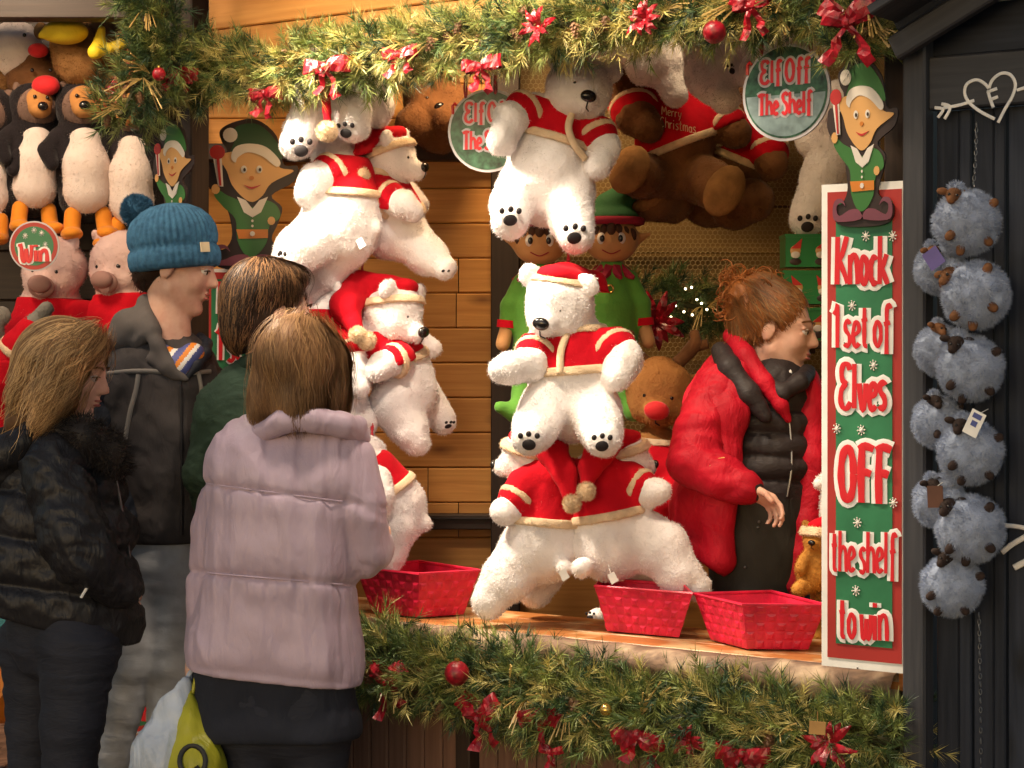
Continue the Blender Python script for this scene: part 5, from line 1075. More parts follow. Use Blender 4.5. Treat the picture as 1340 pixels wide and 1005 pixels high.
# cords
def cord(label, pts, r=.0035):
    b = MB(); P = spline(pts, 14)
    for q in (0, 1): b.tube([p+Vector((math.cos(i*.9+q*PI), math.sin(i*.9+q*PI), 0))*r*.6 for i, p in enumerate(P)], r*.75, 6)
    o = solo(b.build('hanging_cord', M['cord'], base=P[-1]), label, 'cord', 'red twisted cords holding the bears'); return o
cord('red cord between the upper left pair and the second row bears', [W(472, 318, 5.42), W(474, 345, 5.41), W(473, 385, 5.4)])
cord('red cord hanging from the second row bears down to the third row', [W(488, 515, 5.38), W(487, 560, 5.32), W(486, 600, 5.28)])
cord('red cord from the topmost bear to the hat of the centre bear', [W(742, 300, 5.08), W(744, 330, 5.04), W(742, 370, 5.0)])
cord('red cord from the centre bear down to the hanging pair', [W(744, 540, 5.0), W(742, 575, 4.98), W(745, 615, 4.97)])
b = MB(); 
for x, y in ((472, 318), (738, 752), (802, 756)):
    c = W(x, y, 5.25 if x < 500 else 4.86); b = MB(); b.prism([(-.010, -.014), (.010, -.012), (.009, .013), (-.009, .012)], c, Vector((.9, 0, .45)).normalized(), Vector((-.45, 0, .9)).normalized(), EN, .0006); b.tube([c+Vector((-.006, 0, .012)), c+Vector((-.01, .02, .03))], .0006, 4)
    solo(b.build('care_label', M['sign_white'], base=c, smooth=False), {472: 'small white care label hanging off the upper left bear pair', 738: 'small white care label under the lower left bear', 802: 'small white care label under the lower right bear by the middle basket'}[x], 'label')
# ------------------------------------------------------------------ left display toys
M['peng_face'] = mat('orange_face_felt', (.50, .22, .06), rough=.9, var=.15); M['peng_head'] = mat('grey_brown_plush', (.20, .12, .09), rough=.95, var=.2, bump=.5, bscale=120); M['orange_felt'] = mat('orange_felt', (.72, .24, .01), rough=.8, var=.12, bump=.3, bscale=120, sheen=.15)
M['pinkwhite'] = mat('pale_pink_plush', (.78, .66, .60), rough=.95, var=.08, bump=.5, bscale=120)
def make_penguin():
    t = thing('penguin_plush', 'x', 'plush toy', (0, 0, 0), 'black penguin plush toys hanging in a row')
    S = SDF(); S.chain([(0, 0, .12), (0, 0, .03), (0, 0, -.07)], [.075, .09, .085], .03); S.ell((0, 0, .2), .085, k=.02)
    for s in (-1, 1): S.chain([(s*.075, -.01, .11), (s*.115, -.05, .06), (s*.10, -.08, .02)], [.03, .028, .02], .015)
    sdf_obj('body', S, .0075, M['black_fur'], t, furn=7000, furlen=.009, it=2)
    B = SDF(); B.chain([(0, -.035, .09), (0, -.045, .02), (0, -.040, -.06)], [.056, .070, .072], .02); sdf_obj('belly', B, .0065, M['pinkwhite'], t, furn=6000, furlen=.007, it=2)
    H = SDF(); H.ell((0, -.035, .195), (.068, .062, .07)); 
    for s in (-1, 1): H.ell((s*.052, -.01, .258), (.022, .012, .022), k=.008)
    sdf_obj('head', H, .006, M['peng_head'], t, furn=4000, furlen=.006, it=2)
    Fc = SDF(); Fc.ell((0, -.068, .205), (.046, .034, .052)); Fc.ell((0, -.1, .182), (.034, .03, .026), k=.015); sdf_obj('face', Fc, .005, M['peng_face'], t, it=2)
    MB().ell((0, -.131, .19), (.017, .012, .014), n=14, m=8).build('nose', M['black_gloss'], t)
    for s in (-1, 1):
        MB().ell((s*.020, -.101, .222), .0062, n=10, m=6).build('eye', M['black_gloss'], t)
        Ft = SDF(); Ft.chain([(s*.045, -.05, -.13), (s*.05, -.06, -.175)], [.026, .026], .01); Ft.ell((s*.052, -.095, -.19), (.034, .058, .021), k=.012); sdf_obj('foot', Ft, .006, M['orange_felt'], t, it=2)
    return t
def copy_tree(o, parent=None):
    c = o.copy(); COL.objects.link(c); c.parent = parent
    if not parent: ORG[c.name] = ORG.get(o.name, Vector()).copy()
    for ch in list(o.children): copy_tree(ch, c)
    return c
pg = make_penguin(); YG = 5.86
for k, (x, y, rz, ry, sc, lb) in enumerate(((42, 222, .45, .03, .92, 'black penguin toy with orange feet above the Win sign, head turned right'), (112, 226, .25, -.04, .97, 'black penguin toy looking right between the Win sign penguin and the blue hat'), (186, 238, -.35, .05, 1.0, 'black penguin toy with a wide pale belly next to the narrow elf board'), (-8, 235, -.2, 0, .95, 'black penguin toy cut off by the left edge of the display'))):
    o = pg if k == 0 else copy_tree(pg)
    o.location = W(x, y, YG); o.rotation_euler = (0, ry, rz); o.scale = (sc, sc, sc); o['label'] = lb
M['yellow_felt'] = mat('yellow_felt', (.75, .55, .02), rough=.7, var=.1, bump=.3, bscale=120)
t = plush('brown plush duck high on the left with one big yellow foot pointing left', 5.8, None, None, None, [(100, 62, .03, 34), (105, 78, .03, 36)], [], [], [], fm='tan_fur', name='duck_plush', seed=41, furn=7000)
S = SDF(); S.ell(W(86, 42, 5.70), (.065, .05, .036)); S.cone(W(70, 42, 5.7), W(52, 47, 5.69), .025, .008, .015); sdf_obj('foot', S, .006, M['yellow_felt'], t, it=2)
S = SDF(); S.chain([W(133, 38, 5.7), W(130, 55, 5.69), W(124, 68, 5.68)], [.012, .016, .022], .01); S.cone(W(130, 68, 5.69), W(162, 56, 5.7), .014, .016, .01); sdf_obj('foot', S, .006, M['yellow_felt'], t, it=2)
for k, (x, y, r, nx, ny, nr, lb) in enumerate(((20, 70, 42, 50, 66, .030, 'tan plush toy with a small red nose in the top left corner'), (45, 100, 40, 60, 112, .042, 'brown reindeer toy head with a wide red nose between duck and penguins'), (120, 115, 40, 125, 138, .036, 'brown reindeer toy head with a red nose above the penguin with an orange ear'), (165, 120, 30, 172, 140, .03, 'brown toy snout with red nose beside the tinsel flower'), (-25, 105, 38, -20, 120, .02, 'brown toy at the left edge above the penguins'), (145, 55, 40, 160, 45, .018, 'orange brown toy under the display beam beside the edge on sign'))):
    t = plush(lb, 5.92-k*.01, None, None, None, [(x, y-10, 0, r*.8), (x, y, 0, r)], [], [], [], fm=('tan_fur', 'brown_fur')[k % 2] if k else 'pinkwhite', name='reindeer_plush', seed=50+k, furn=5000, group='brown toys crowded along the top of the left display')
    MB().ell(W(nx, ny, 5.80), (nr, .03, nr*.72), n=16, m=10).build('nose', M['red_plush'], t, smooth='all')
    for q in (-1, 1): MB().ell(W(nx+q*12-6, ny-20, 5.80), .006, n=10, m=6).build('eye', M['black_gloss'], t); MB().ell(W(x+q*r*.8, y-r*.7, 5.85), (.022, .014, .026), n=12, m=8).build('ear', M['tan_fur'], t, smooth='all')
M['pig_fur'] = mat('pink_plush', (.66, .46, .42), rough=.95, var=.12, bump=.5, bscale=120, sheen=.2); M['pig_snout'] = mat('grey_pink_felt', (.36, .2, .17), rough=.9, var=.1)
GP = 'pink pig plush toys in red coats'
t = plush('pink pig toy in a red lettered coat, its face half covered by the Win sign', 5.78, (72, 352, 0, 42), sv(-.15, -.25, .95), sv(.05, 1, .1), [(66, 405, .02, 42), (66, 450, .02, 58), (66, 490, .02, 60)], [[(110, 420, -.03, 24), (122, 470, -.06, 22)]], [[(40, 540, -.02, 28), (35, 590, -.05, 24)], [(95, 540, -.02, 28), (98, 590, -.05, 24)]], [], dict(neck=(70, 390, .02), hem=(66, 510, .02), sleeves=((0, .8),), collar=0), fm='pig_fur', name='pig_plush', ears='pig', nose='pig_snout', noser=1.5, snout='pig_snout', seed=60, group=GP)
lettering(t, 'Merry', W(58, 432, 5.63), EX, Zv, EN, .10, .035, .0022, 0, 'cream_trim', names=('lettering', 'x')); lettering(t, 'Christmas', W(50, 447, 5.62), EX, Zv, EN, .14, .035, .0020, 0, 'cream_trim', names=('lettering', 'x'))
plush('pink pig toy looking down beside the blue hat', 5.78, (160, 345, 0, 42), sv(-.32, -.28, .9), sv(-.05, 1, .1), [(168, 400, .02, 44), (170, 450, .02, 56), (170, 490, .02, 58)], [[(128, 420, -.03, 24), (118, 470, -.06, 22)]], [[(150, 540, -.02, 28), (150, 590, -.05, 24)]], [], dict(neck=(166, 384, .02), hem=(170, 510, .02), sleeves=((0, .8),), collar=0), fm='pig_fur', name='pig_plush', ears='pig', nose='pig_snout', noser=1.5, snout='pig_snout', seed=61, group=GP)
M['grey_fur'] = mat('grey_plush', (.22, .20, .17), rough=.95, var=.2, bump=.5, bscale=120)
t = plush('red sleeved toy arm with a grey paw raised in front of the lettered pig', 5.5, (-30, 440, .1, 36), sv(.3, 0, .9), sv(0, 1, .1), [(-12, 500, .05, 40), (-15, 570, .05, 46)], [[(14, 490, 0, 30), (28, 455, -.03, 24), (44, 425, -.05, 15), (60, 404, -.06, 11)]], [], [], dict(neck=(-12, 470, .05), hem=(-15, 600, .05), sleeves=((0, .95),), collar=0), fm='grey_fur', name='monkey_plush', seed=62)
S = SDF(); P_ = lambda x, y, d: W(x, y, 5.5+d); S.chain([P_(14, 490, 0), P_(28, 455, -.03), P_(40, 430, -.05)], [.066, .054, .036], .01); sdf_obj('sleeve', S, .006, M['red_felt'], t, disp=lumps(.006, 30), it=2)
# ------------------------------------------------------------------ sheep balls on the black hut
M['wool'] = mat('sheep_wool', (.36, .42, .56), rough=.95, var=.12, vscale=30, bump=.6, bscale=120, sheen=.2, spec=.1); M['sheep_face'] = mat('sheep_brown_felt', (.20, .085, .035), rough=.9, var=.3, vscale=20, bump=.4, bscale=150); M['sheep_dark'] = mat('sheep_dark_felt', (.035, .02, .016), rough=.9, var=.3)  # wool is white; blue of the dusk light is put into its colour
def make_sheep(dark):
    t = thing('sheep_ball', 'x', 'plush toy', (0, 0, 0), 'round sheep plush toys strung on the black hut'); fm = M['sheep_dark' if dark else 'sheep_face']
    S = SDF(); S.ell((0, 0, 0), (.069, .064, .067)); V, Q = S.mesh(.006); N = vnormals(V, Q); V = V+N*(.006*(fbm(V*40, 3+dark)-.5)*2)[:, None]
    EV, ET = fur(V, Q, 14000, .0105, .0012, .35, seed=5+dark); link_mesh('wool', V, Q, M['wool'], t, None, (EV, ET, 0))
    H = SDF(); H.ell((-.036, -.02, .054), (.018, .022, .016)); H.cone((-.042, -.035, .048), (-.046, -.050, .040), .012, .009, .01)
    sdf_obj('head', H, .004, fm, t, it=1, furn=600, furlen=.003)
    for s in (-1, 1): MB().ell((-.036+s*.025, -.016, .060), (.013, .008, .008), n=10, m=8).build('ear', fm, t, smooth='all')
    for s in (-1, 1): MB().ell((-.042+s*.008, -.046, .052), .0035, n=8, m=6).build('eye', M['black_gloss'], t)
    tf = SDF(); tf.ell((-.032, -.012, .070), (.016, .014, .010)); sdf_obj('tuft', tf, .004, M['wool'], t, furn=900, furlen=.009, it=1, lay=.1)
    for x, y, z in ((-.04, -.045, -.035), (.042, -.04, -.038), (.05, -.03, .045), (-.012, -.03, -.062)):
        f = SDF(); d = Vector((x, y, z)).normalized(); f.cone(d*.055, d*.074, .012, .010); sdf_obj('foot', f, .004, fm, t, it=1)
    return t
sp = [make_sheep(0), make_sheep(1)]; used = [0, 0]
SH = [(1265, 291, -.15, 0, 1.0, (0, .1, .3), 'sheep ball at the top of the string with brown ears'), (1277, 386, -.15, 0, 1.03, (0, -.25, -.2), 'second large sheep ball from the top, brown feet spread'), (1270, 482, -.15, 1, 1.0, (.1, .1, .2), 'dark footed sheep ball just above the one with the white price tag'),
      (1270, 592, -.15, 1, .98, (0, .2, .3), 'sheep ball carrying a white printed price tag'), (1270, 692, -.15, 1, 1.03, (0, -.1, 0), 'large sheep ball beside the painted feather strokes'), (1246, 766, -.14, 1, .95, (0, .35, .2), 'lowest sheep ball of the string'),
      (1230, 352, -.10, 0, .82, (0, -.2, .9), 'left sheep ball with a purple tag below the top one'), (1229, 458, -.10, 0, .80, (0, .15, 1.0), 'left sheep ball with an orange lit face in the middle of the string'), (1227, 552, -.10, 1, .82, (0, .1, .9), 'left sheep ball beside the one with the white price tag'), (1229, 656, -.10, 1, .84, (0, -.15, .9), 'left sheep ball holding a brown tag, second from the bottom')]
for x, y, t_, kd, sc, rot, lb in SH:
    o = sp[kd] if not used[kd] else copy_tree(sp[kd]); used[kd] = 1
    o.location = FP(x, y, TH+t_+.04); o.rotation_euler = (rot[0], rot[1], rot[2]-AN*.6); o.scale = (sc*.94, sc*.94, sc*.96); o['label'] = lb
M['tag_purple'] = mat('purple_tag', (.13, .10, .30), rough=.4); M['tag_brown'] = mat('brown_tag', (.12, .05, .03), rough=.5); M['print_blue'] = mat('tag_print', (.08, .1, .3), rough=.5)
def ptag(label, px, py, t_, w, h, rz, m, prints):
    c = FP(px, py, t_); ex = (U*math.cos(rz)+Zv*math.sin(rz)); ey = (Zv*math.cos(rz)-U*math.sin(rz)); t = thing('price_tag', label, 'tag', c)
    MB().prism([(-w/2, -h/2), (w/2, -h/2), (w/2, h/2), (-w/2, h/2)], c, ex, ey, -Vv, .001).build('card', M[m], t, smooth=False)
    for (a, b_, e, f) in prints: MB().prism([(a*w, b_*h), (e*w, b_*h), (e*w, f*h), (a*w, f*h)], c-Vv*.0012, ex, ey, -Vv, .0004).build('print', M['print_blue'], t, smooth=False)
    MB().tube([c+ey*h*.4, c+ey*h*.6+Vv*.04], .0008, 4).build('loop', M['sign_white'], t)
ptag('white price tag with blue print on the fourth sheep ball', 1275, 554, -.235, .032, .052, -.45, 'sign_white', ((-.3, .2, .3, .4), (-.2, -.12, .2, .1)))
ptag('purple card tag on the left sheep ball below the top', 1222, 338, -.215, .036, .04, .6, 'tag_purple', ())
ptag('brown card tag hanging on the left sheep ball near the bottom', 1224, 650, -.215, .034, .045, .05, 'tag_brown', ())
# low things seen between the legs at the left
M['teal'] = mat('teal_paint', (.03, .3, .38), rough=.4); M['orange_paint'] = mat('orange_paint', (.75, .24, .02), rough=.5, var=.1)
bz = thing('barrel', 'orange barrel end behind the blonde visitor at the left edge', 'barrel', Vector((W(0, 905, 6.9).x, 6.9, 0)))
c = W(2, 905, 6.9); MB().lathe([(.06, -.17), (.10, -.08), (.11, 0), (.10, .08), (.06, .17)], c, (Vector((1, 0, 0)), Vector((0, .3, .95)).normalized(), Vector((0, -.95, .3)).normalized()), 24).build('body', M['orange_paint'], bz)
plank('stand_leg', Vector((c.x-.05, 6.95, 0)), Vector((c.x-.05, 6.95, c.z-.05)), EX, .03, .03, M['dark_wood'], bz); plank('stand_leg', Vector((c.x+.05, 6.95, 0)), Vector((c.x+.05, 6.95, c.z-.05)), EX, .03, .03, M['dark_wood'], bz)
cr = thing('crate', 'teal and white painted crate on the barrel at the left edge', 'crate', W(0, 865, 6.8)); c = W(2, 838, 6.8)
for k in range(4): plank('slat', c+Vector((-.1, 0, -.06+k*.042)), c+Vector((.03, 0, -.06+k*.042)), Zv, .038, .012, M['teal' if k != 0 else 'white_paint'], cr)
MB().box(c+Vector((-.035, .07, 0)), (.12, .12, .16)).build('box', M['teal'], cr, smooth=False)
round_sign('small round red and green sign on the ground behind the legs in jeans', W(180, 915, 7.0), Vector((.9, -.43, 0)).normalized(), Vector((-.43, -.9, 0)).normalized(), .12, 'win', ())
# ------------------------------------------------------------------ people
M['skin'] = mat('skin', (.66, .42, .32), rough=.52, var=.10, vscale=26, bump=.12, bscale=420, spec=.3, sss=.12, c2=(.58, .31, .23))
M['lips'] = mat('lips', (.42, .13, .11), rough=.4); M['eye_white'] = mat('eye_white', (.7, .66, .62), rough=.2); M['iris'] = mat('iris', (.05, .035, .025), rough=.1)
def cloth(name, c, c2=None, rough=.7, bump=.35, scale=34, stretch=(1, 1, .35), sheen=0., spec=.3, fine=500, var=.15, crinkle=0):
    m = mat(name, c, rough=rough, var=var, vscale=9, c2=c2, bump=0, sheen=sheen, spec=spec); t = m.node_tree; b = t.nodes['Principled BSDF']
    tc = t.nodes.new('ShaderNodeTexCoord'); mp = t.nodes.new('ShaderNodeMapping'); mp.inputs['Scale'].default_value = stretch; t.links.new(tc.outputs['Object'], mp.inputs[0])
    n = t.nodes.new('ShaderNodeTexNoise'); n.inputs['Scale'].default_value = scale; n.inputs['Detail'].default_value = 3; n.inputs['Distortion'].default_value = 1.2; t.links.new(mp.outputs[0], n.inputs['Vector'])
    n2 = t.nodes.new('ShaderNodeTexNoise'); n2.inputs['Scale'].default_value = fine; t.links.new(tc.outputs['Object'], n2.inputs['Vector'])
    b1 = t.nodes.new('ShaderNodeBump'); b1.inputs['Strength'].default_value = bump; b1.inputs['Distance'].default_value = .012; t.links.new(n.outputs['Fac'], b1.inputs['Height'])
    b2 = t.nodes.new('ShaderNodeBump'); b2.inputs['Strength'].default_value = .25; b2.inputs['Distance'].default_value = .001; t.links.new(n2.outputs['Fac'], b2.inputs['Height']); t.links.new(b1.outputs[0], b2.inputs['Normal'])
    t.links.new(b2.outputs[0], b.inputs['Normal'])
    if crinkle:
        ds = t.nodes.new('ShaderNodeMixRGB'); ds.inputs[0].default_value = .25; t.links.new(mp.outputs[0], ds.inputs[1]); t.links.new(n.outputs['Color'], ds.inputs[2])
        vo = t.nodes.new('ShaderNodeTexVoronoi'); vo.inputs['Scale'].default_value = crinkle; t.links.new(ds.outputs[0], vo.inputs['Vector'])
        b3 = t.nodes.new('ShaderNodeBump'); b3.inputs['Strength'].default_value = .24; b3.inputs['Distance'].default_value = .014; t.links.new(vo.outputs['Distance'], b3.inputs['Height']); t.links.new(b2.outputs[0], b3.inputs['Normal']); t.links.new(b3.outputs[0], b.inputs['Normal'])
    return m
M['pink_shell'] = cloth('mauve_pink_nylon', (.50, .38, .47), rough=.5, bump=.3, spec=.45, sheen=.1, var=.06)
M['navy_cloth'] = cloth('navy_wool', (.018, .02, .03), rough=.85, bump=.3); M['legging'] = cloth('dark_leggings', (.022, .024, .036), rough=.75, bump=.3, stretch=(.5, .5, 1.6))
M['sweater'] = cloth('dark_green_knit', (.022, .045, .030), rough=.9, bump=.6, scale=14, fine=260, stretch=(1, 1, 1)); M['brown_jacket'] = cloth('charcoal_brown_softshell', (.050, .043, .043), rough=.7, bump=.35, fine=380)
M['jacket_navy'] = cloth('navy_sleeve', (.018, .022, .034), rough=.6, bump=.3); M['jeans'] = cloth('grey_denim', (.56, .57, .60), rough=.85, bump=.22, scale=12, stretch=(.8, .8, 2.), var=.25)
M['black_nylon'] = cloth('black_nylon', (.016, .015, .018), rough=.5, bump=.3, spec=.35, scale=22, crinkle=14); M['hood_fur'] = mat('black_faux_fur', (.02, .015, .014), rough=.6, var=.3, spec=.3, sheen=.1)
M['red_jacket'] = cloth('red_waterproof', (.46, .006, .022), rough=.6, bump=.35, spec=.22, scale=18, stretch=(1, 1, .6), crinkle=12); M['vest'] = cloth('black_quilted_vest', (.028, .022, .024), rough=.55, bump=.25, stretch=(1, 1, 1.5)); M['apron'] = cloth('black_apron', (.030, .028, .024), rough=.8, bump=.3)
M['hood_grey'] = cloth('grey_fleece', (.13, .115, .11), rough=.9, bump=.4, scale=18); M['shoe'] = mat('black_shoe', (.02, .018, .018), rough=.5); M['hat_blue'] = mat('blue_knit_wool', (.05, .16, .29), rough=.95, var=.15, vscale=60, bump=.9, bscale=420, bdist=.003, c2=(.025, .09, .18))
M['trim_grey'] = mat('grey_piping', (.22, .20, .18), rough=.5); M['cream_tab'] = mat('cream_tab', (.7, .6, .4), rough=.7)
M['hair_dk'] = mat('hair_dark', (.030, .015, .009), rough=.5, var=.3, spec=.3); M['hair_br'] = mat('hair_brown', (.19, .095, .042), rough=.5, var=.3, spec=.3); M['hair_lt'] = mat('hair_light_brown', (.34, .19, .08), rough=.5, var=.3, spec=.3)
M['hair_md'] = mat('hair_mid_brown', (.27, .145, .066), rough=.5, var=.3, spec=.3); M['hair_bl'] = mat('hair_blonde', (.74, .47, .22), rough=.5, var=.3, spec=.3); M['hair_au'] = mat('hair_auburn', (.34, .12, .03), rough=.5, var=.3, spec=.35)
def trace(S, px, py, y0=3.8, y1=7., off=0.):
    """first point of the surface on the ray through a photo pixel"""
    d = np.array([(px-CX)/F, 1., -(py-HY)/F]); d /= np.linalg.norm(d); t = y0
    for _ in range(90):
        p = np.array([0, 0, CZ])+d*t; v = float(S.evalp(p[None])[0])
        if v < .0008 or t > y1*1.1: break
        t += max(v*.8, .0006)
    p = np.array([0, 0, CZ])+d*(t-off); return Vector(p)
def slabs(S, rows, Y, k=.035):
    for (y, xl, xr, r, d) in rows: a, b = min(xl+r, (xl+xr)/2-.5), max(xr-r, (xl+xr)/2+.5); S.cone(W(a, y, Y+d), W(b, y, Y+d), r*Y/F, k=k)
    for (A, B) in zip(rows, rows[1:]):
        for q in (0, 1):
            a = (A[1]+A[3]) if not q else (A[2]-A[3]); b = (B[1]+B[3]) if not q else (B[2]-B[3]); S.cone(W(a, A[0], Y+A[4]), W(b, B[0], Y+B[4]), A[3]*Y/F, B[3]*Y/F, k)
        S.cone(W((A[1]+A[2])/2, A[0], Y+A[4]), W((B[1]+B[2])/2, B[0], Y+B[4]), A[3]*Y/F, B[3]*Y/F, k)
def limb(S, pts, Y, k=.02): S.chain([W(p[0], p[1], Y+p[2]) for p in pts], [p[3]*Y/F for p in pts], k)
def head_sdf(S, c, f, up, s=1., fem=True):
    x, y, n = tag3(f, up); Pn = lambda a, b, d: c+(x*a+n*b+y*d)*s       # a sideways, b forward, d up
    ax = (x, n, y)
    S.ell(Pn(0, -.018, .034), (.074*s, .094*s, .084*s), ax, .02); S.ell(Pn(0, .026, -.018), (.060*s, .066*s, .088*s), ax, .02)
    for q in (-1, 1): S.cone(Pn(q*.046, .005, -.05), Pn(q*.014, .062, -.092), .024*s, .018*s, .018)
    S.ell(Pn(0, .071, -.096), .017*s, k=.012)
    S.cone(Pn(0, .082, .020), Pn(0, .1035, -.022), .0085*s, .0122*s, .012)
    for q in (-1, 1): S.ell(Pn(q*.011, .096, -.026), .0085*s, k=.006); S.cone(Pn(q*.012, .080, .027), Pn(q*.044, .066, .026), .009*s, .008*s, .010)
    for q in (-1, 1): S.ell(Pn(q*.036, .055, -.028), .026*s, k=.015)
    for q in (-1, 1): S.ell(Pn(q*.031, .100, .006), .0125*s, k=.010, sub=True); S.cone(Pn(q*.017, .0865, .0145), Pn(q*.046, .0770, .0130), .0062*s, .0055*s, .004); S.cone(Pn(q*.018, .0850, -.0035), Pn(q*.045, .0755, -.003), .0048*s, .0042*s, .004)
    S.ell(Pn(0, .086, -.050), (.022*s, .012*s, .0055*s), ax, .005); S.ell(Pn(0, .084, -.062), (.019*s, .0125*s, .0065*s), ax, .005); S.ell(Pn(0, .098, -.0565), (.02*s, .008*s, .0015*s), ax, .003, sub=True)
    for q in (-1, 1):
        S.ell(Pn(q*.076, -.008, -.004), (.009*s, .019*s, .031*s), (x*1., (n*.97-y*.2).normalized(), (y*.97+n*.2).normalized()), .006); S.ell(Pn(q*.085, .0, -.002), (.005*s, .009*s, .016*s), ax, .005, sub=True)
    return x, y, n, Pn
def face_parts(t, x, y, n, Pn, s=1., brow='hair_dk', lips=True, lid=0.):
    for q in (-1, 1):
        MB().ell(Pn(q*.031, .0765, .0055), .0120*s, (x, n, y), 14, 10).build('eyeball', M['eye_white'], t, smooth='all')
        MB().ell(Pn(q*.031, .0858, .0045), (.0068*s, .0034*s, .0068*s), (x, n, y), 12, 6).build('iris', M['iris'], t, smooth='all')
        MB().tube(spline([Pn(q*.017, .0900, .0085), Pn(q*.031, .0900, .0095), Pn(q*.047, .0815, .0065)], 4), .0016*s, 6).build('eyelid', M[brow], t)
        MB().tube(spline([Pn(q*.012, .093, .028), Pn(q*.032, .090, .034), Pn(q*.052, .070, .028)], 4), [.003*s]*8+[.0015*s], 6, flat=n, fa=.5).build('eyebrow', M[brow], t)
    if lips:
        for zz in (-.0515, -.0625): MB().ell(Pn(0, .0905, zz), (.018*s, .0075*s, .0042*s), (x, n, y), 14, 8).build('lip', M['lips'], t, smooth='all')
def hand_sdf(S, w, d, nrm, side, s=1., curl=.5, thumb=1.):
    """palm, four unequal bent fingers and a thumb; nrm points out of the palm, side towards the thumb"""
    d = d.normalized(); side = (side-d*side.dot(d)).normalized(); nrm = d.cross(side)*(1 if d.cross(side).dot(nrm) > 0 else -1)
    S.cone(w, w+d*.03*s, .022*s, .022*s, .01); 
    for q in (-1, 0, 1): S.cone(w+d*.018*s+side*q*.012*s, w+d*.078*s+side*q*.022*s, .0150*s, .0130*s, .012)
    L = [.94, 1.04, 1.0, .80]
    for i in range(4):
        p = w+d*(.082-.006*abs(i-1))*s+side*(.028-.0185*i)*s; a = curl*(.6+.12*i); r = .0088*s
        for j, l in enumerate((.036, .026, .020)):
            dd = d*math.cos(a)+nrm*math.sin(a); q_ = p+dd*l*L[i]*s; S.cone(p, q_, r, r*.9, .0025); p = q_; r *= .92; a += curl*.75
    p = w+d*.028*s+side*.022*s; dd = (d*.62+side*.7*thumb+nrm*.35).normalized(); q_ = p+dd*.040*s; S.cone(p, q_, .0130*s, .0105*s, .006); dd2 = (d*.85+side*.2+nrm*.55).normalized(); S.cone(q_, q_+dd2*.032*s, .0100*s, .0082*s, .003)
def strands(name, S, roots, flow, n, steps, step, width, mats, parent, seed=1, lift=(.001, .006), wav=0., weights=None, gravity=0.):
    r = np.random.default_rng(seed); roots = np.array([list(p) for p in roots]); P = roots[r.integers(len(roots), size=n)]+r.normal(0, .018, (n, 3)); off = r.uniform(lift[0], lift[1], n); e = 1e-3
    out = []; ph = r.uniform(0, 6.28, n); fr = r.uniform(.7, 1.3, n)
    def grad(P): return np.stack([S.evalp(P+np.eye(3)[i]*e)-S.evalp(P-np.eye(3)[i]*e) for i in range(3)], 1)/(2*e)
    for k in range(steps):
        G = grad(P); G /= np.maximum(np.linalg.norm(G, axis=1), 1e-6)[:, None]; d0 = S.evalp(P)-off
        P = P-G*np.clip(d0, -.03, .012 if gravity else .03)[:, None]*(1-gravity*k/steps)
        D = flow(P, k/steps); D = D-G*(D*G).sum(1, keepdims=True)*.9*(1-gravity*k/steps); D /= np.maximum(np.linalg.norm(D, axis=1), 1e-6)[:, None]
        T = np.cross(D, G); T /= np.maximum(np.linalg.norm(T, axis=1), 1e-6)[:, None]
        if wav: D = D+T*(np.sin(ph+k*fr*.9)*wav)[:, None]
        w = width*(1-.7*(k/(steps-1))**2)*(.6+.4*min(1, k/2)); out.append((P-T*w/2, P+T*w/2+G*width*.3)); P = P+D*step
    A = np.stack([o[0] for o in out], 1); B = np.stack([o[1] for o in out], 1); V = np.stack([A, B], 2).reshape(-1, 3)
    i0 = (np.arange(n)*steps*2)[:, None]+np.arange(steps-1)[None]*2; Q = np.stack([i0, i0+1, i0+3, i0+2], -1).reshape(-1, 4)
    mi = np.repeat(r.choice(len(mats), n, p=weights), steps-1)
    return link_mesh(name, V, Q, [M[m] for m in mats], parent, mi)
def pxy(V): return V[:, 0]/V[:, 1]*F+CX, HY-(V[:, 2]-CZ)/V[:, 1]*F
def shoe(t, ank, d, s=1.):
    d = Vector((d.x, d.y, 0)).normalized(); S = SDF(); a = Vector((ank.x, ank.y, .055)); S.cone(a, a+Vector((0, 0, .03)), .042, .045, .02); S.cone(a-d*.03-Vector((0, 0, .012)), a+d*.13*s-Vector((0, 0, .018)), .040, .036, .02); S.plane(Vector((0, 0, .004)), Vector((0, 0, -1))); sdf_obj('shoe', S, .009, M['shoe'], t, it=2)
def wrinkle(V, sc, amp, seed, pw=1.5):
    n = fbm(V*np.array(sc), seed, 3); return amp*((1-np.abs(2*n-1))**pw-.55)*2
# ---- woman in the pink padded jacket, seen from behind
Y = 4.72; t = thing('person', 'woman seen from behind in a mauve pink padded jacket, holding shopping bags', 'person', Vector((W(365, 0, Y).x, Y, 0)))
c = W(398, 482, Y); S = SDF(); x, y, n, Pn = head_sdf(S, c, sv(.50, -.08, -.86), Vector((0, 0, 1)), .92); S.cone(Pn(0, -.02, -.06), W(385, 600, Y+.01), .042, .030, .02)
slabs(S, [(640, 305, 445, 30, 0), (700, 295, 445, 38, 0), (800, 290, 445, 40, 0), (880, 295, 440, 36, 0)], Y)
AL = [(310, 640, 0, 14), (280, 730, .03, 13), (262, 850, .03, 12)]; AR = [(448, 640, 0, 14), (474, 715, .0, 14), (496, 710, .2, 12)]
limb(S, AL, Y); limb(S, AR, Y); legs = [[(325, 930, 0, 38), (330, 1100, 0, 33), (335, 1255, .02, 20)], [(415, 930, 0, 38), (410, 1100, 0, 33), (405, 1255, .02, 20)]]
for L in legs: limb(S, L, Y)
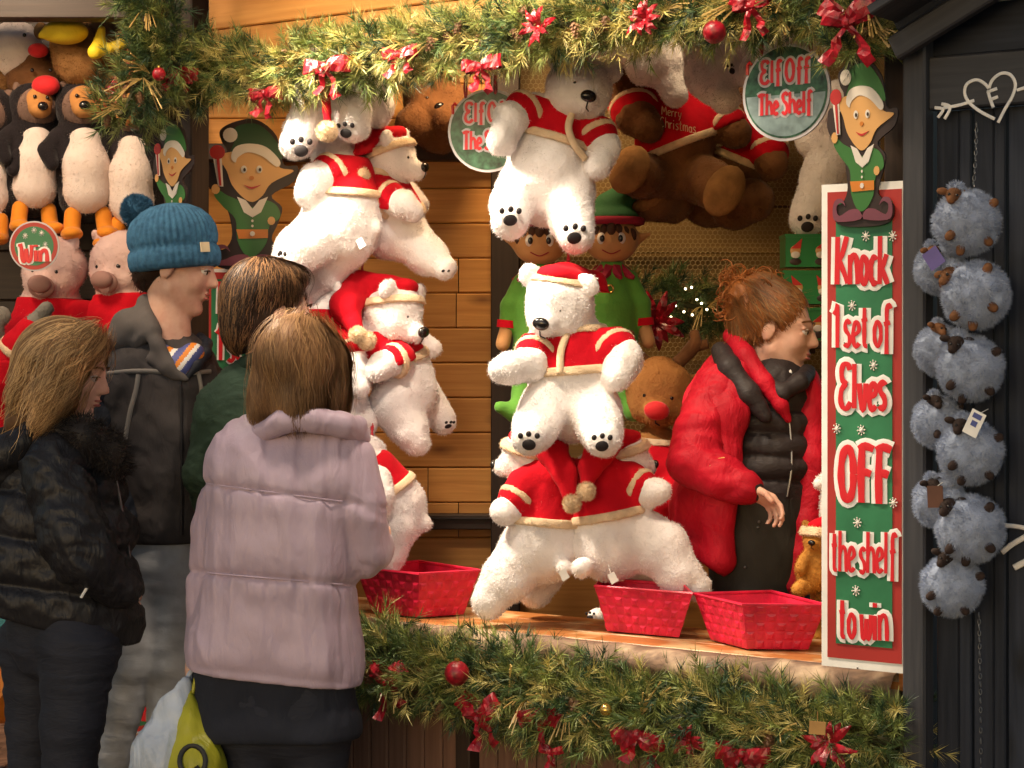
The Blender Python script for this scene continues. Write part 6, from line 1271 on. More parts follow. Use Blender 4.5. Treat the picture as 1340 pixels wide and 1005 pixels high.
hand_sdf(S, W(255, 862, Y+.02), sv(-.1, -1, 0), sv(1, 0, 0), sv(0, 0, -1), .95, 1.2); hand_sdf(S, W(500, 712, Y+.2), sv(.1, .1, -1), sv(-1, 0, 0), sv(0, 1, 0), .95, .8)
sdf_obj('body', S, .0075, M['skin'], t, it=1); face_parts(t, x, y, n, Pn, .92)
C_ = SDF(); slabs(C_, [(572, 322, 450, 26, 0), (590, 288, 472, 38, .0), (620, 278, 476, 50, 0), (660, 278, 468, 58, 0), (710, 273, 462, 62, 0), (760, 268, 460, 62, 0), (810, 262, 460, 62, 0), (850, 251, 467, 62, 0), (900, 247, 470, 62, 0)], Y, .03)
limb(C_, [(304, 604, 0, 36), (284, 690, .02, 31), (274, 790, .03, 26), (267, 850, .03, 21)], Y, .012); limb(C_, [(456, 604, 0, 36), (472, 668, -.02, 33), (478, 722, .0, 32), (490, 712, .16, 25)], Y, .010)
C_.plane(W(245, 872, Y), Vector((-.11, 0, -1)))
def dp(V, N):
    px, py = pxy(V); d = np.zeros(len(V))
    for a in (lambda q: 634+(q-275)*.13, lambda q: 748+(q-250)*.085, lambda q: 874+(q-245)*.11):
        e = py-a(px); d += -.006*np.exp(-(e/4.5)**2)+.003*np.exp(-((np.abs(e)-20)/18.)**2)
    arm = np.exp(-((px-487)/22.)**2)*(px > 466); d = d*(1-arm*.7)
    for yy in (668, 742): d += -.006*arm*np.exp(-((py-yy-(px-480)*.3)/7.)**2)
    g = np.zeros(len(V)); fold = np.zeros(len(V)); nx = 1-np.abs(2*fbm(np.stack([V[:, 0]*27, V[:, 1]*8, V[:, 2]*1.5], 1), 77, 2)-1)
    for a in (lambda q: 634+(q-275)*.13, lambda q: 748+(q-250)*.085, lambda q: 560+q*0):
        e = py-a(px); fold += -.011*np.clip(nx-.62, 0, 1)*2.6*np.where(e > 0, np.exp(-e/55.), np.exp(e/14.))*(1-arm*.8)
    for a in (lambda q: 634+(q-275)*.13, lambda q: 748+(q-250)*.085, lambda q: 874+(q-245)*.11): g = np.maximum(g, np.exp(-(np.abs(py-a(px))/42.)))
    return d+fold+wrinkle(V, (34, 34, 7), .0030, 21)*(.1+g)+wrinkle(V+V[:, [2, 0, 1]]*.4, (6, 6, 3), .008, 25)
sdf_obj('jacket', C_, .0062, M['pink_shell'], t, disp=dp, it=2)
for a in (lambda q: 634+(q-275)*.13, lambda q: 748+(q-250)*.085):
    MB().tube([trace(C_, q, a(q), off=-.0050) for q in range(272, 455, 8)], .0022, 5).build('seam', M['pink_shell'], t)
K = SDF(); K.chain([W(340, 566, Y-.05), W(372, 552, Y-.09), W(410, 548, Y-.095), W(448, 556, Y-.07), W(474, 572, Y+.0)], [.022, .028, .03, .028, .02], .01); K.chain([W(448, 556, Y-.07), W(470, 555, Y-.02), W(478, 566, Y+.03)], [.022, .018, .012], .01); sdf_obj('collar', K, .006, M['pink_shell'], t, disp=lambda V, N: wrinkle(V, (18, 18, 8), .003, 8), it=2)
MB().tube(spline([W(452, 540, Y-.07), W(466, 553, Y-.045), W(476, 564, Y-.0)], 5), .0035, 6).build('zip', M['cream_tab'], t)
B = SDF(); slabs(B, [(850, 270, 446, 44, 0), (885, 262, 455, 50, 0), (960, 250, 466, 60, 0), (985, 250, 466, 60, 0)], Y); B.plane(W(250, 962, Y), Vector((-.01, 0, -1))); sdf_obj('under_coat', B, .008, M['navy_cloth'], t, disp=lambda V, N: wrinkle(V, (14, 14, 5), .006, 5), it=2)
L_ = SDF(); slabs(L_, [(900, 275, 455, 52, 0), (940, 275, 455, 55, 0)], Y)
for L in legs: limb(L_, [(p[0], p[1], p[2], p[3]+(9 if p[1] < 1000 else 3)) for p in L], Y)
sdf_obj('leggings', L_, .009, M['legging'], t, disp=lambda V, N: wrinkle(V, (9, 9, 22), .003, 5), it=2)
for L in legs: shoe(t, W(L[-1][0], L[-1][1], Y+.02), Vector((.2, 1, 0)))
H = SDF(); H.ell(Pn(0, -.026, .028), (.080, .098, .090), (x, n, y)); limb(H, [(374, 470, -.02, 36), (354, 515, -.03, 24), (339, 540, -.04, 12)], Y); limb(H, [(400, 480, -.04, 40), (396, 530, -.06, 30), (394, 545, -.07, 20)], Y); limb(H, [(424, 475, -.0, 30), (432, 520, -.02, 22), (436, 548, -.03, 14)], Y)
H.ell(Pn(0, .12, -.03), (.066, .058, .10), (x, n, y), k=.01, sub=True)
hr = t; sdf_obj('hair', H, .006, M['hair_br'], t, it=1, disp=lambda V, N: .006*(fbm(V*np.array([60, 60, 6]), 3)-.5)*2)
part_ = [Pn(a*.02, b, .115-abs(b)*.25) for b in (-.07, -.04, -.01, .02, .05) for a in (-1, 1)]
def fl(P, u): d = (P-np.array(c)); d[:, 2] = 0; ln = np.linalg.norm(d, axis=1, keepdims=True); return d/np.maximum(ln, .03)*np.clip(1.3-u*3, -.25, 1.)+np.array([0, 0, -1.])*min(1, .3+u*3)
strands('hair_strands', H, part_, fl, 9500, 17, .0155, .0017, ['hair_br', 'hair_md', 'hair_lt'], t, 4, (.0, .013), .14, [.35, .50, .15], gravity=.75)
strands('loose_hair', H, part_, fl, 260, 17, .0160, .0016, ['hair_br', 'hair_lt'], t, 6, (.006, .03), .45, [.5, .5], gravity=.95)
# ---- shopping bags
M['bag_white'] = cloth('white_blue_polythene', (.50, .56, .66), rough=.35, bump=.4, scale=16, stretch=(1, 1, .4), crinkle=18); M['bag_yellow'] = cloth('yellow_green_polythene', (.42, .40, .03), rough=.35, bump=.5, scale=14); M['ink'] = mat('black_ink', (.015, .015, .012), rough=.5)
bt = thing('shopping_bag', 'pale blue white plastic carrier bag in the left hand of the woman in pink', 'bag', W(205, 1090, Y-.05)); S = SDF(); limb(S, [(243, 893, -.04, 6), (228, 930, -.05, 18), (212, 985, -.06, 34), (204, 1060, -.06, 46), (204, 1090, -.06, 44)], Y, .02)
sdf_obj('bag', S, .007, M['bag_white'], bt, disp=lambda V, N: wrinkle(V, (22, 22, 5), .010, 4), it=2); MB().tube(spline([W(240, 905, Y-.04), W(247, 884, Y-.03), W(256, 874, Y-.01), W(252, 890, Y-.02)], 5), .006, 8).build('handle', M['bag_white'], bt)
bt = thing('shopping_bag', 'yellow green plastic bag printed with a black letter Q', 'bag', W(262, 1080, Y-.09)); S = SDF(); limb(S, [(248, 905, -.05, 5), (254, 950, -.07, 20), (258, 1000, -.09, 36), (262, 1060, -.09, 42)], Y, .02)
def q_(V, N): return wrinkle(V, (18, 18, 6), .006, 7)
sdf_obj('bag', S, .007, M['bag_yellow'], bt, disp=q_, it=2); MB().tube(spline([W(250, 915, Y-.05), W(256, 888, Y-.04), W(256, 874, Y-.01)], 5), .005, 8).build('handle', M['bag_yellow'], bt)
qp = [trace(S, 250+17*math.cos(a)+2, 996+20*math.sin(a), off=.007) for a in [2*PI*i/20 for i in range(20)]]
MB().tube(qp, .006, 8, flat=EN, fa=.3, closed=True).build('printed_letter', M['ink'], bt); MB().tube([trace(S, 256, 1003, off=.006), trace(S, 270, 1022, off=.006)], .006, 8, flat=EN, fa=.3).build('printed_letter', M['ink'], bt)
# ---- dark haired person in the green sweater
Y = 5.12; t = thing('person', 'dark haired person in a dark green knitted sweater beside the pink jacket', 'person', Vector((W(352, 0, Y).x, Y, 0)))
c = W(358, 412, Y); S = SDF(); x, y, n, Pn = head_sdf(S, c, sv(.90, -.08, -.42), Vector((0, 0, 1)), 1.0); S.cone(Pn(0, -.025, -.06), W(345, 490, Y), .050, .040, .02)
slabs(S, [(535, 300, 405, 34, 0), (620, 285, 415, 48, 0), (740, 290, 412, 48, 0)], Y); limb(S, [(292, 540, 0, 14), (268, 620, 0, 14), (290, 700, .1, 14)], Y); limb(S, [(412, 540, 0, 14), (435, 620, .02, 14), (440, 640, .22, 14)], Y)
hand_sdf(S, W(440, 640, Y+.22), sv(.2, .1, -1), sv(0, -1, 0), sv(-1, 0, 0), 1., .6); hand_sdf(S, W(290, 700, Y+.1), sv(.6, -.6, -.2), sv(1, 0, 0), sv(0, 1, 0), 1., .8)
LG = [[(322, 760, 0, 40), (322, 960, 0, 30), (320, 1165, .02, 19)], [(380, 760, 0, 40), (382, 960, 0, 30), (384, 1165, .02, 19)]]
for L in LG: limb(S, L, Y)
sdf_obj('body', S, .0075, M['skin'], t, it=1); face_parts(t, x, y, n, Pn)
C_ = SDF(); slabs(C_, [(490, 322, 378, 26, 0), (512, 290, 420, 34, 0), (545, 264, 438, 44, 0), (600, 270, 430, 52, 0), (680, 275, 425, 54, 0), (760, 275, 425, 54, 0)], Y); limb(C_, [(288, 532, 0, 30), (268, 620, 0, 26), (286, 690, .08, 22)], Y, .015); limb(C_, [(420, 532, 0, 30), (436, 618, .02, 26), (440, 640, .18, 22)], Y, .015); C_.plane(W(300, 762, Y), Vector((0, 0, -1)))
sdf_obj('sweater', C_, .0075, M['sweater'], t, disp=lambda V, N: wrinkle(V, (12, 12, 14), .006, 5)+.0016*np.sin(pxy(V)[1]*1.5), it=2)
K = SDF(); K.chain([W(322, 478, Y-.03), W(345, 470, Y-.07), W(372, 478, Y-.05), W(385, 480, Y+.03)], [.026, .028, .026, .022], .01); sdf_obj('collar', K, .007, M['sweater'], t, it=2)
L_ = SDF(); slabs(L_, [(740, 280, 420, 50, 0), (770, 280, 420, 50, 0)], Y)
for L in LG: limb(L_, [(p[0], p[1], p[2], p[3]+5) for p in L], Y)
sdf_obj('trousers', L_, .010, M['jeans'], t, disp=lambda V, N: wrinkle(V, (9, 9, 18), .006, 5), it=2)
for L in LG: shoe(t, W(L[-1][0], L[-1][1], Y+.02), Vector((.3, 1, 0)))
H = SDF(); H.ell(Pn(0, -.030, .040), (.088, .104, .098), (x, n, y)); H.ell(Pn(0, -.07, -.03), (.066, .055, .075), (x, n, y), k=.03); H.ell(Pn(0, .035, .095), (.06, .05, .03), (x, n, y), k=.02)
H.ell(Pn(0, .130, -.045), (.095, .105, .115), (x, n, y), k=.012, sub=True); H.ell(Pn(-.09, .01, -.03), (.03, .03, .04), (x, n, y), k=.01, sub=True); H.ell(Pn(.09, .01, -.03), (.03, .03, .04), (x, n, y), k=.01, sub=True)
sdf_obj('hair', H, .006, M['hair_dk'], t, it=1, disp=lambda V, N: .012*(fbm(V*np.array([40, 40, 16]), 3)-.5)*2)
cr_ = Pn(0, -.02, .13)
def fl(P, u): d = P-np.array(Pn(0, -.06, .12)); d[:, 2] -= .02+u*.1; return d/np.maximum(np.linalg.norm(d, axis=1, keepdims=True), .02)-np.array(n)*.35+np.array([.0, 0, -.35])
strands('hair_strands', H, [Pn(a, b, .115-abs(a)*.4-abs(b+.02)*.3) for a in (-.05, -.02, .02, .05) for b in (-.10, -.05, -.02, .01)]+[Pn(a, -.11, h) for a in (-.04, 0, .04) for h in (.05, 0, -.04)], fl, 8000, 8, .009, .0018, ['hair_dk', 'hair_br', 'hair_md'], t, 9, (.002, .014), .25, [.55, .33, .12])
# ---- man with the blue hat
Y = 5.32; t = thing('person', 'man in a blue knitted bobble hat, charcoal jacket and grey jeans looking to the right', 'person', Vector((W(205, 0, Y).x, Y, 0)))
c = W(232, 351, Y); S = SDF(); x, y, n, Pn = head_sdf(S, c, sv(.965, -.20, .06), sv(.16, .98, 0), 1.03, False); S.cone(Pn(0, -.015, -.05), W(222, 470, Y-.01), .054, .062, .02)
slabs(S, [(510, 150, 270, 36, 0), (600, 160, 268, 44, 0), (720, 165, 262, 44, 0)], Y); AL = [(152, 515, -.02, 22), (136, 600, -.03, 20), (170, 680, -.03, 14)]; AR = [(272, 515, .02, 22), (282, 600, .04, 20), (262, 690, .0, 14)]
limb(S, AL, Y); limb(S, AR, Y); hand_sdf(S, W(172, 680, Y-.02), sv(.6, -.7, .0), sv(0, 0, 1), sv(.5, .5, -.5), 1., .9); hand_sdf(S, W(262, 690, Y), sv(-.4, -.8, -.2), sv(0, 0, 1), sv(-.5, .4, -.5), 1., .9)
LG = [[(186, 735, -.01, 32), (172, 870, -.04, 24), (146, 985, .0, 20), (132, 1140, .06, 16)], [(230, 735, .0, 32), (226, 870, -.03, 24), (216, 985, .0, 20), (210, 1140, .05, 16)]]
for L in LG: limb(S, L, Y)
sdf_obj('body', S, .0068, M['skin'], t, it=1); face_parts(t, x, y, n, Pn, 1.03)
C_ = SDF(); slabs(C_, [(462, 192, 250, 26, 0), (482, 150, 274, 34, 0), (508, 130, 284, 42, 0), (560, 142, 284, 50, 0), (620, 150, 282, 52, 0), (680, 152, 276, 52, 0), (730, 155, 268, 52, 0)], Y); C_.plane(W(200, 708, Y), Vector((0, 0, -1)))
sdf_obj('jacket', C_, .0068, M['brown_jacket'], t, disp=lambda V, N: wrinkle(V+V[:, [2, 0, 1]]*.3, (9, 9, 7), .007, 31)+wrinkle(V, (24, 24, 12), .002, 32), it=2)
for nm, ch in (('sleeve', [(152, 505, -.02, 32), (134, 600, -.03, 29), (156, 674, -.11, 24)]), ('sleeve', [(268, 505, .03, 30), (280, 600, .05, 27), (264, 680, .01, 22)])):
    q = SDF(); limb(q, ch, Y, .02); sdf_obj(nm, q, .007, M['jacket_navy'], t, disp=lambda V, N: wrinkle(V, (14, 14, 20), .007, 3), it=2)
zz = [trace(C_, a, b, off=.009) for a, b in ((236, 478), (237, 520), (238, 580), (238, 640), (238, 700))]; MB().tube(zz, .0045, 6).build('zip', M['black_nylon'], t)
for pts, r in (([(140, 489), (170, 486), (205, 486), (230, 489)], .0055), ([(181, 490), (178, 510), (170, 540), (164, 575)], .0055), ([(244, 490), (262, 487), (276, 486)], .005), ([(256, 420+50), (262, 500), (266, 530)], .005)):
    MB().tube(spline([trace(C_, a, b, off=.0075) for a, b in pts], 4), r*1.15, 8, flat=EN, fa=.5).build('piping', M['trim_grey'], t)
K = SDF(); K.chain([W(243, 496, Y-.105), W(222, 478, Y-.10), W(206, 452, Y-.085), W(194, 420, Y-.055), W(190, 395, Y-.01), (W(205, 392, Y+.06))], [.010, .018, .020, .019, .018, .018], .012); K2 = SDF(); K2.chain([W(243, 496, Y-.10), W(258, 478, Y-.085), W(270, 462, Y-.05), W(270, 450, Y+.02), W(262, 442, Y+.06)], [.008, .013, .015, .016, .016], .012); sdf_obj('collar', K2, .006, M['jacket_navy'], t, it=2); K.ell(W(176, 428, Y+.0), (.060, .075, .050), k=.03); K.ell(W(160, 446, Y+.01), (.045, .07, .035), k=.03); K.cone(W(196, 430, Y-.06), W(180, 452, Y-.05), .022, .016, .02); K.cone(W(228, 495, Y-.10), W(198, 470, Y-.085), .012, .016, .02)
sdf_obj('hood', K, .0065, M['hood_grey'], t, disp=lambda V, N: wrinkle(V, (9, 9, 9), .006, 12), it=2)
q = SDF(); q.chain([W(214, 468, Y-.055), W(234, 480, Y-.075), W(252, 466, Y-.06)], [.040, .034, .036], .02)
def st_(Cn): px, py = pxy(Cn); w = (px+py*.8) % 26; return np.where(w < 11, 0, np.where(w < 19, 1, 2))
sdf_obj('shirt', q, .004, [M['print_blue'], M['orange_paint'], M['sign_white']], t, midx=st_, it=2)
L_ = SDF(); slabs(L_, [(700, 160, 262, 44, 0), (735, 160, 262, 46, 0)], Y)
for L in LG: limb(L_, [(p[0], p[1], p[2], p[3]+5) for p in L], Y)
sdf_obj('jeans', L_, .008, M['jeans'], t, disp=lambda V, N: wrinkle(V+V[:, [2, 0, 1]]*.5, (6, 6, 17), .005, 5), it=2)
for L in LG: shoe(t, W(L[-1][0], L[-1][1], Y+.06), Vector((1, .1, 0)))
H = SDF(); H.ell(Pn(0, -.026, .03), (.082, .097, .085), (x, n, y)); H.ell(Pn(0, -.07, -.025), (.062, .045, .055), (x, n, y), k=.02); H.ell(Pn(0, .12, -.02), (.09, .085, .12), (x, n, y), k=.01, sub=True); sdf_obj('hair', H, .006, M['hair_dk'], t, it=1, furn=2500, furlen=.014, furw=.002)
hx_, hn, hy = x, (n*.93+y*.36).normalized(), (y*.93-n*.36).normalized()                # the hat sits tipped back, lower at the nape... its axis leans
hx_ = x; hy = (y*.955-n*.30).normalized(); hn = hx_.cross(hy)*(1 if hx_.cross(hy).dot(n) > 0 else -1)
hc = Pn(0, -.012, .022); prof = [(.096, -.030), (.106, -.024), (.110, -.010), (.110, .008), (.107, .022), (.101, .030), (.105, .038), (.108, .055), (.105, .080), (.094, .106), (.074, .128), (.047, .143), (.015, .150), (.002, .151)]
hb = MB(); hb.lathe([(r, z) for r, z in prof for _ in (0,)], hc, (hx_, hn*1.12, hy), 240, rfun=lambda a, z: 1+.022*math.cos(a*44)*(1 if z > .035 else .7)+.004*math.sin(z*900)); hb.build('knitted_hat', M['hat_blue'], t, smooth='all')
pm = SDF(); pc = hc+hy*.140-hn*.088; pm.ell(pc, .040); sdf_obj('bobble', pm, .005, M['hat_blue'], t, furn=7000, furlen=.010, furw=.0022, lay=.1, it=1)
g = hc+hy*.018; a_ = math.radians(52); d = (hx_*math.cos(a_)*(1 if hx_.y < 0 else -1)+hn*1.12*math.sin(a_)); tx = d.cross(hy).normalized(); MB().box(g+d*.113, (.030, .004, .026), (tx, d.normalized(), hy)).build('hat_tab', M['cream_tab'], t, smooth=False)
# ---- blonde woman in the black padded coat
Y = 4.95; t = thing('person', 'blonde woman in a black padded coat with shaggy collar and dark leggings', 'person', Vector((W(75, 0, Y).x, Y, 0)))
c = W(90, 488, Y); S = SDF(); x, y, n, Pn = head_sdf(S, c, sv(.955, -.22, .16), sv(.12, .99, 0), .99); S.cone(Pn(0, -.02, -.06), W(70, 580, Y), .05, .056, .02)
slabs(S, [(620, 25, 120, 38, 0), (720, 20, 125, 40, 0), (820, 25, 120, 40, 0)], Y); limb(S, [(75, 620, -.14, 24), (105, 710, -.18, 20), (128, 762, -.06, 14)], Y); limb(S, [(75, 620, .14, 24), (95, 710, .18, 20), (120, 762, .05, 14)], Y)
hand_sdf(S, W(124, 766, Y-.04), sv(.8, -.5, -.1), sv(0, 0, -1), sv(0, 1, 0), .95, .8); hand_sdf(S, W(116, 766, Y+.04), sv(.8, -.5, .1), sv(0, 0, 1), sv(0, 1, 0), .95, .8)
LG = [[(92, 800, -.05, 50), (104, 845, -.08, 48), (94, 950, -.09, 35), (90, 1030, -.08, 30), (84, 1210, -.06, 18)], [(66, 800, .06, 46), (48, 845, .09, 46), (44, 950, .08, 31), (42, 1030, .08, 27), (38, 1210, .1, 18)]]
for L in LG: limb(S, L, Y)
sdf_obj('body', S, .0068, M['skin'], t, it=1); face_parts(t, x, y, n, Pn, .99, 'hair_br')
C_ = SDF(); slabs(C_, [(588, 30, 120, 36, 0), (615, 5, 148, 50, 0), (660, -18, 160, 62, 0), (710, -25, 166, 68, 0), (760, -30, 172, 72, 0), (810, -34, 176, 72, 0), (860, -34, 178, 72, 0)], Y); C_.plane(W(-30, 786, Y), Vector((-.27, 0, -1)))
def dp(V, N):
    px, py = pxy(V); d = np.zeros(len(V))
    for a in (650, 712, 775): e = py-a-(px-80)*.12; d += -.010*np.exp(-(e/6.)**2)+.007*np.exp(-((np.abs(e)-22)/18.)**2)
    return d+wrinkle(V, (12, 12, 15), .009, 41)
sdf_obj('coat', C_, .007, M['black_nylon'], t, disp=dp, it=2)
A_ = SDF(); limb(A_, [(72, 610, -.13, 42), (96, 700, -.19, 40), (112, 728, -.19, 38), (158, 768, -.12, 26)], Y, .02)
sdf_obj('sleeve', A_, .007, M['black_nylon'], t, disp=lambda V, N: wrinkle(V+V[:, [2, 0, 1]]*.5, (14, 14, 22), .010, 17), it=2)
A_ = SDF(); limb(A_, [(75, 610, .13, 38), (96, 700, .18, 34), (150, 768, .14, 24)], Y, .02); sdf_obj('sleeve', A_, .008, M['black_nylon'], t, it=2)
MB().tube(spline([trace(C_, a, b, off=.010) for a, b in ((150, 618), (160, 670), (170, 730), (172, 790))], 4), .0035, 6).build('zip', M['metal'], t)
MB().tube([trace(A_, 0, 0) if 0 else W(106, 782, Y-.225), W(117, 764, Y-.225)], .0035, 6).build('pocket_zip', M['sign_white'], t)
K = SDF(); K.chain([W(28, 578, Y-.02), W(70, 566, Y-.10), W(112, 572, Y-.13), W(140, 590, Y-.10), W(150, 610, Y-.02), W(140, 590, Y+.06), W(90, 565, Y+.10)], [.036, .042, .044, .042, .032, .04, .04], .02); sdf_obj('fur_collar', K, .008, M['hood_fur'], t, furn=9000, furlen=.030, furw=.0024, lay=.35, it=1)
K = SDF(); K.chain([W(5, 590, Y-.02), W(-8, 612, Y+.03)], [.055, .06], .02); K.chain([W(40, 570, Y-.09), W(10, 592, Y-.1), W(2, 622, Y-.06)], [.034, .04, .04], .02); sdf_obj('hood', K, .008, M['black_nylon'], t, disp=lambda V, N: wrinkle(V, (18, 18, 14), .008, 9), it=2)
L_ = SDF(); slabs(L_, [(780, 14, 136, 52, 0), (832, 16, 138, 52, 0)], Y)
for L in LG: limb(L_, [(p[0], p[1], p[2], p[3]+3) for p in L], Y)
sdf_obj('leggings', L_, .008, M['legging'], t, disp=lambda V, N: wrinkle(V, (5, 5, 26), .004, 5), it=2)
for L in LG: shoe(t, W(L[-1][0], L[-1][1], Y+L[-1][2]), Vector((1, 0, 0)))
H = SDF(); H.ell(Pn(0, -.028, .030), (.088, .104, .094), (x, n, y)); limb(H, [(64, 480, -.03, 42), (40, 520, -.04, 30), (24, 552, -.05, 16), (14, 572, -.05, 7)], Y); limb(H, [(86, 478, -.09, 22), (72, 522, -.11, 20), (56, 556, -.13, 11), (46, 576, -.13, 5)], Y); limb(H, [(60, 480, .05, 40), (42, 530, .05, 26)], Y)
H.ell(Pn(0, .125, -.03), (.10, .080, .125), (x, n, y), k=.012, sub=True)
sdf_obj('hair', H, .006, M['hair_br'], t, it=1, disp=lambda V, N: .008*(fbm(V*np.array([30, 30, 12]), 3)-.5)*2)
def fl(P, u): d = P-np.array(Pn(0, .03, .10)); return d/np.maximum(np.linalg.norm(d, axis=1, keepdims=True), .05)*max(0, 1-u*1.6)+np.array([-.42, -.12, -.55])*min(1, .25+u*2)
strands('hair_strands', H, [Pn(a, b, .112-abs(a)*.5) for a in (-.06, -.045, -.03, -.015, .0, .02) for b in (.035, .05, .06, .02)], fl, 9000, 20, .0125, .0018, ['hair_md', 'hair_bl', 'hair_lt'], t, 14, (.001, .014), .20, [.25, .50, .25], gravity=.5)
strands('loose_hair', H, [Pn(a, .05, .10-abs(a)*.5) for a in (-.06, -.05, -.04, .0)]+[Pn(-.075, .01, .04)], fl, 260, 20, .0125, .0018, ['hair_bl', 'hair_lt'], t, 15, (.006, .035), .5, [.6, .4], gravity=.9)
# ---- stall vendor
Y = 5.15; t = thing('person', 'woman vendor with auburn hair up, open red jacket over a black vest, inside the stall', 'person', Vector((W(985, 0, Y).x, Y, 0)))
c = W(1017, 432, Y); S = SDF(); x, y, n, Pn = head_sdf(S, c, sv(.93, -.14, .30), sv(.13, .99, 0), .98); S.cone(Pn(0, -.02, -.06), W(1000, 515, Y), .050, .058, .02)
slabs(S, [(545, 945, 1050, 40, 0), (640, 950, 1045, 45, 0), (740, 945, 1045, 48, 0)], Y); limb(S, [(940, 545, -.08, 24), (905, 605, -.15, 20), (978, 640, -.22, 13)], Y); limb(S, [(1040, 545, .12, 24), (1055, 620, .12, 20), (1050, 690, .05, 14)], Y)
hand_sdf(S, W(976, 639, Y-.22), sv(.82, -.42, .10), sv(-.30, -.80, -.1), sv(.35, .35, .85), .88, .70); hand_sdf(S, W(1050, 690, Y+.05), sv(-.2, -.9, -.1), sv(-1, 0, 0), sv(0, 0, 1), 1., .7)
LG = [[(975, 770, 0, 42), (970, 960, 0, 32), (968, 1170, .02, 20)], [(1015, 770, .05, 42), (1010, 960, .05, 32), (1008, 1170, .07, 20)]]
for L in LG: limb(S, L, Y)
sdf_obj('body', S, .0055, M['skin'], t, it=1); face_parts(t, x, y, n, Pn, .98, 'hair_br')
C_ = SDF(); slabs(C_, [(505, 975, 1050, 30, -.02), (540, 940, 1062, 44, 0), (600, 945, 1066, 52, 0), (660, 940, 1062, 52, 0), (720, 936, 1052, 52, 0), (790, 930, 1045, 52, 0)], Y); C_.plane(W(1000, 782, Y), Vector((0, 0, -1)))
def dp(V, N):
    px, py = pxy(V); d = np.zeros(len(V))
    for a in (535, 566, 597, 628): d += (-.008*np.exp(-((py-a-(px-1000)*.05)/3.5)**2)+.004*np.exp(-((np.abs(py-a)-15)/10.)**2))
    return d+wrinkle(V, (22, 22, 12), .004, 11)*(py < 640)+wrinkle(V, (8, 8, 5), .004, 12)
def mid_(Cn): px, py = pxy(Cn); return (py > 655).astype(int)
sdf_obj('vest', C_, .0062, [M['vest'], M['apron']], t, disp=dp, it=2, midx=mid_)
MB().tube(spline([trace(C_, a, b, off=.006) for a, b in ((1028, 520), (1034, 560), (1036, 610), (1030, 650))], 4), .003, 6).build('zip', M['metal'], t)
for a, b in ((993, 683), (975, 742), (992, 690)): MB().ell(trace(C_, a, b, off=.002), .004, n=10, m=6).build('button', M['metal'], t)
J = SDF(); limb(J, [(952, 492, .0, 32), (940, 530, .0, 42), (938, 600, .0, 42), (928, 660, .0, 46), (920, 720, -.01, 50)], Y, .03); limb(J, [(965, 492, -.06, 28), (950, 540, -.10, 30), (944, 600, -.105, 26), (938, 670, -.10, 24), (942, 730, -.10, 24)], Y, .03); limb(J, [(985, 492, .06, 26), (1040, 505, .12, 26)], Y, .03); J.plane(W(862, 700, Y), Vector((-.62, 0, -1)))
J.ell(W(1015, 640, Y-.06), (.115, .13, .36), k=.02, sub=True)
sdf_obj('jacket', J, .0068, M['red_jacket'], t, disp=lambda V, N: wrinkle(V, (9, 9, 4), .008, 55)+wrinkle(V, (30, 30, 8), .002, 56), it=2)
A_ = SDF(); limb(A_, [(944, 506, -.06, 33), (918, 560, -.12, 31), (908, 602, -.15, 31), (940, 622, -.185, 26), (974, 637, -.215, 22)], Y, .02)
sdf_obj('sleeve', A_, .0062, M['red_jacket'], t, disp=lambda V, N: wrinkle(V+V[:, [2, 0, 1]]*.5, (8, 8, 18), .007, 57), it=2)
MB().tube(spline([trace(A_, a, b, off=.001) for a, b in ((921, 640), (925, 618), (935, 603), (948, 599))], 4), .002, 6).build('piping', M['tinsel'], t)
q = SDF(); q.chain([W(966, 634, Y-.205), W(981, 640, Y-.222)], [.041, .036], .01); sdf_obj('cuff', q, .005, M['vest'], t, it=1)
J = SDF(); limb(J, [(1052, 500, -.01, 18), (1064, 540, -.05, 18), (1066, 600, -.07, 16), (1056, 680, -.08, 15), (1036, 765, -.08, 13)], Y, .02); limb(J, [(1064, 520, .05, 24), (1072, 600, .04, 26), (1062, 690, .0, 24), (1040, 765, -.02, 18)], Y, .03); sdf_obj('jacket_front', J, .0065, M['red_jacket'], t, disp=lambda V, N: wrinkle(V, (11, 11, 6), .009, 58), it=2)
J = SDF(); limb(J, [(1052, 545, .15, 34), (1066, 610, .14, 30), (1058, 690, .06, 22)], Y, .02); sdf_obj('sleeve', J, .008, M['red_jacket'], t, it=2)
K = SDF(); K.chain([W(958, 440, Y-.0), W(975, 465, Y-.075), W(1000, 500, Y-.11), W(1022, 530, Y-.125), W(1032, 550, Y-.12)], [.022, .026, .023, .018, .010], .012); K.chain([W(958, 440, Y), W(965, 445, Y+.05), W(1000, 462, Y+.1)], [.022, .026, .026], .012); sdf_obj('hood_lining', K, .006, M['red_jacket'], t, it=2)
K = SDF(); K.chain([W(944, 460, Y-.02), W(955, 482, Y-.095), W(980, 515, Y-.13), W(1002, 545, Y-.14)], [.026, .03, .028, .018], .015); K.chain([W(1002, 498, Y-.09), W(1024, 514, Y-.12), W(1046, 500, Y-.10), W(1056, 488, Y-.03)], [.018, .020, .022, .022], .012); sdf_obj('collar', K, .006, M['vest'], t, disp=lambda V, N: wrinkle(V, (12, 12, 12), .003, 9), it=2)
MB().tube([W(1022, 492, Y-.075), W(1036, 486, Y-.08)], .006, 8).build('shirt_collar', M['sign_white'], t)
L_ = SDF(); slabs(L_, [(740, 940, 1045, 46, .02), (780, 935, 1045, 50, .02)], Y)
for L in LG: limb(L_, [(p[0], p[1], p[2], p[3]+4) for p in L], Y)
sdf_obj('leggings', L_, .009, M['legging'], t, it=2)
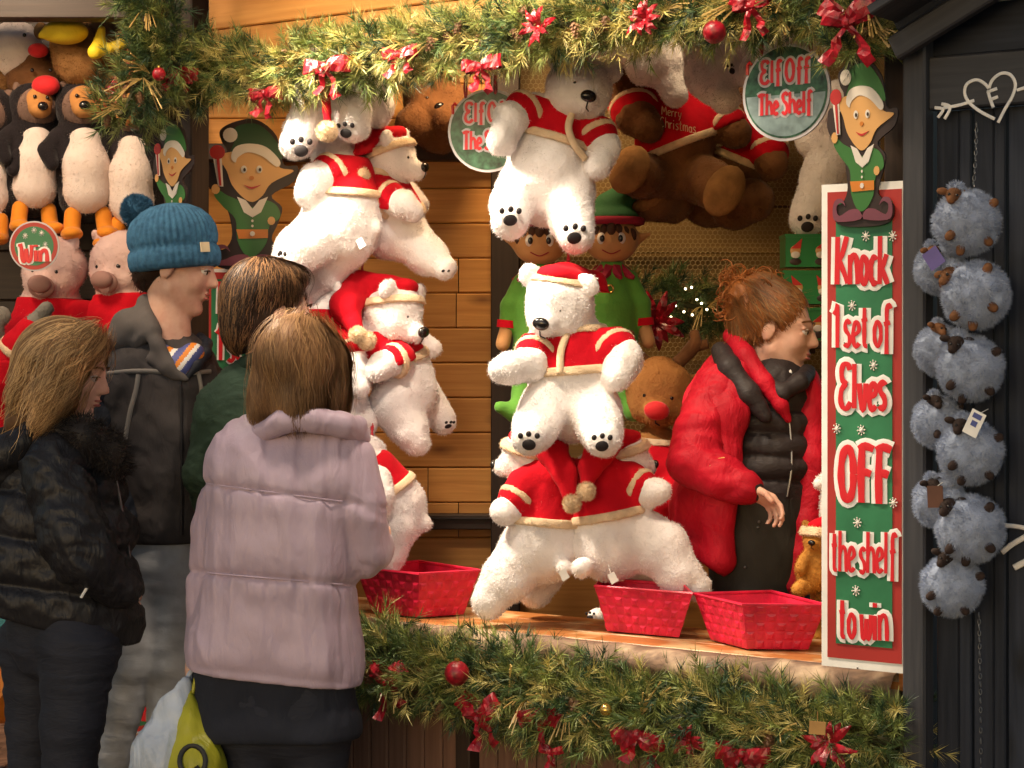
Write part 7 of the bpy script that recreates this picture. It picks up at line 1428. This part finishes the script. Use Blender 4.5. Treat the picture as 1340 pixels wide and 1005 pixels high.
for L in LG: shoe(t, W(L[-1][0], L[-1][1], Y), Vector((1, -.3, 0)))
H = SDF(); H.ell(Pn(0, -.030, .034), (.083, .100, .090), (x, n, y)); H.ell(Pn(0, -.10, .075), (.062, .055, .052), (x, n, y), k=.02); H.ell(Pn(0, -.07, .11), (.05, .05, .03), (x, n, y), k=.02); H.ell(Pn(0, -.09, -.01), (.06, .045, .06), (x, n, y), k=.02)
H.ell(Pn(0, .115, -.035), (.10, .082, .115), (x, n, y), k=.012, sub=True); H.ell(Pn(-.085, .0, -.012), (.03, .028, .038), (x, n, y), k=.008, sub=True); H.ell(Pn(.085, .0, -.012), (.03, .028, .038), (x, n, y), k=.008, sub=True)
sdf_obj('hair', H, .0055, M['hair_au'], t, it=1, disp=lambda V, N: .010*(fbm(V*45, 3)-.5)*2)
def fl(P, u): d = np.array(Pn(0, -.10, .09))-P; return d/np.maximum(np.linalg.norm(d, axis=1, keepdims=True), .03)+np.array([0, 0, .12])
strands('hair_strands', H, [Pn(q*.07, b, h) for q in (-1, 1) for b, h in ((.03, .07), (.02, .04), (.01, .02), (-.03, -.03), (-.06, -.05), (-.085, -.06))]+[Pn(a, .055, .095) for a in (-.05, -.02, .02, .05)], fl, 4000, 9, .0125, .0018, ['hair_br', 'hair_au', 'hair_lt'], t, 24, (.001, .012), .3, [.3, .45, .25])
rr = random.Random(5); cb = MB()
for k in range(260):                                               # loose curls of the bun
    p = Pn(rr.uniform(-.06, .06), rr.uniform(-.16, -.01), rr.uniform(.00, .145)-0); r0 = rr.uniform(.012, .026); ax_ = Vector((rr.uniform(-1, 1), rr.uniform(-1, 1), rr.uniform(-1, 1))).normalized(); u_ = ax_.orthogonal().normalized(); v_ = ax_.cross(u_)
    cb.tube([p+u_*math.cos(a)*r0+v_*math.sin(a)*r0+ax_*a*.003 for a in [i*.6 for i in range(9)]], [.0006, .0016, .002, .0022, .0022, .002, .0016, .0012, .0005], 5)
o = cb.build('hair_curls', M['hair_au'], t, smooth='all')
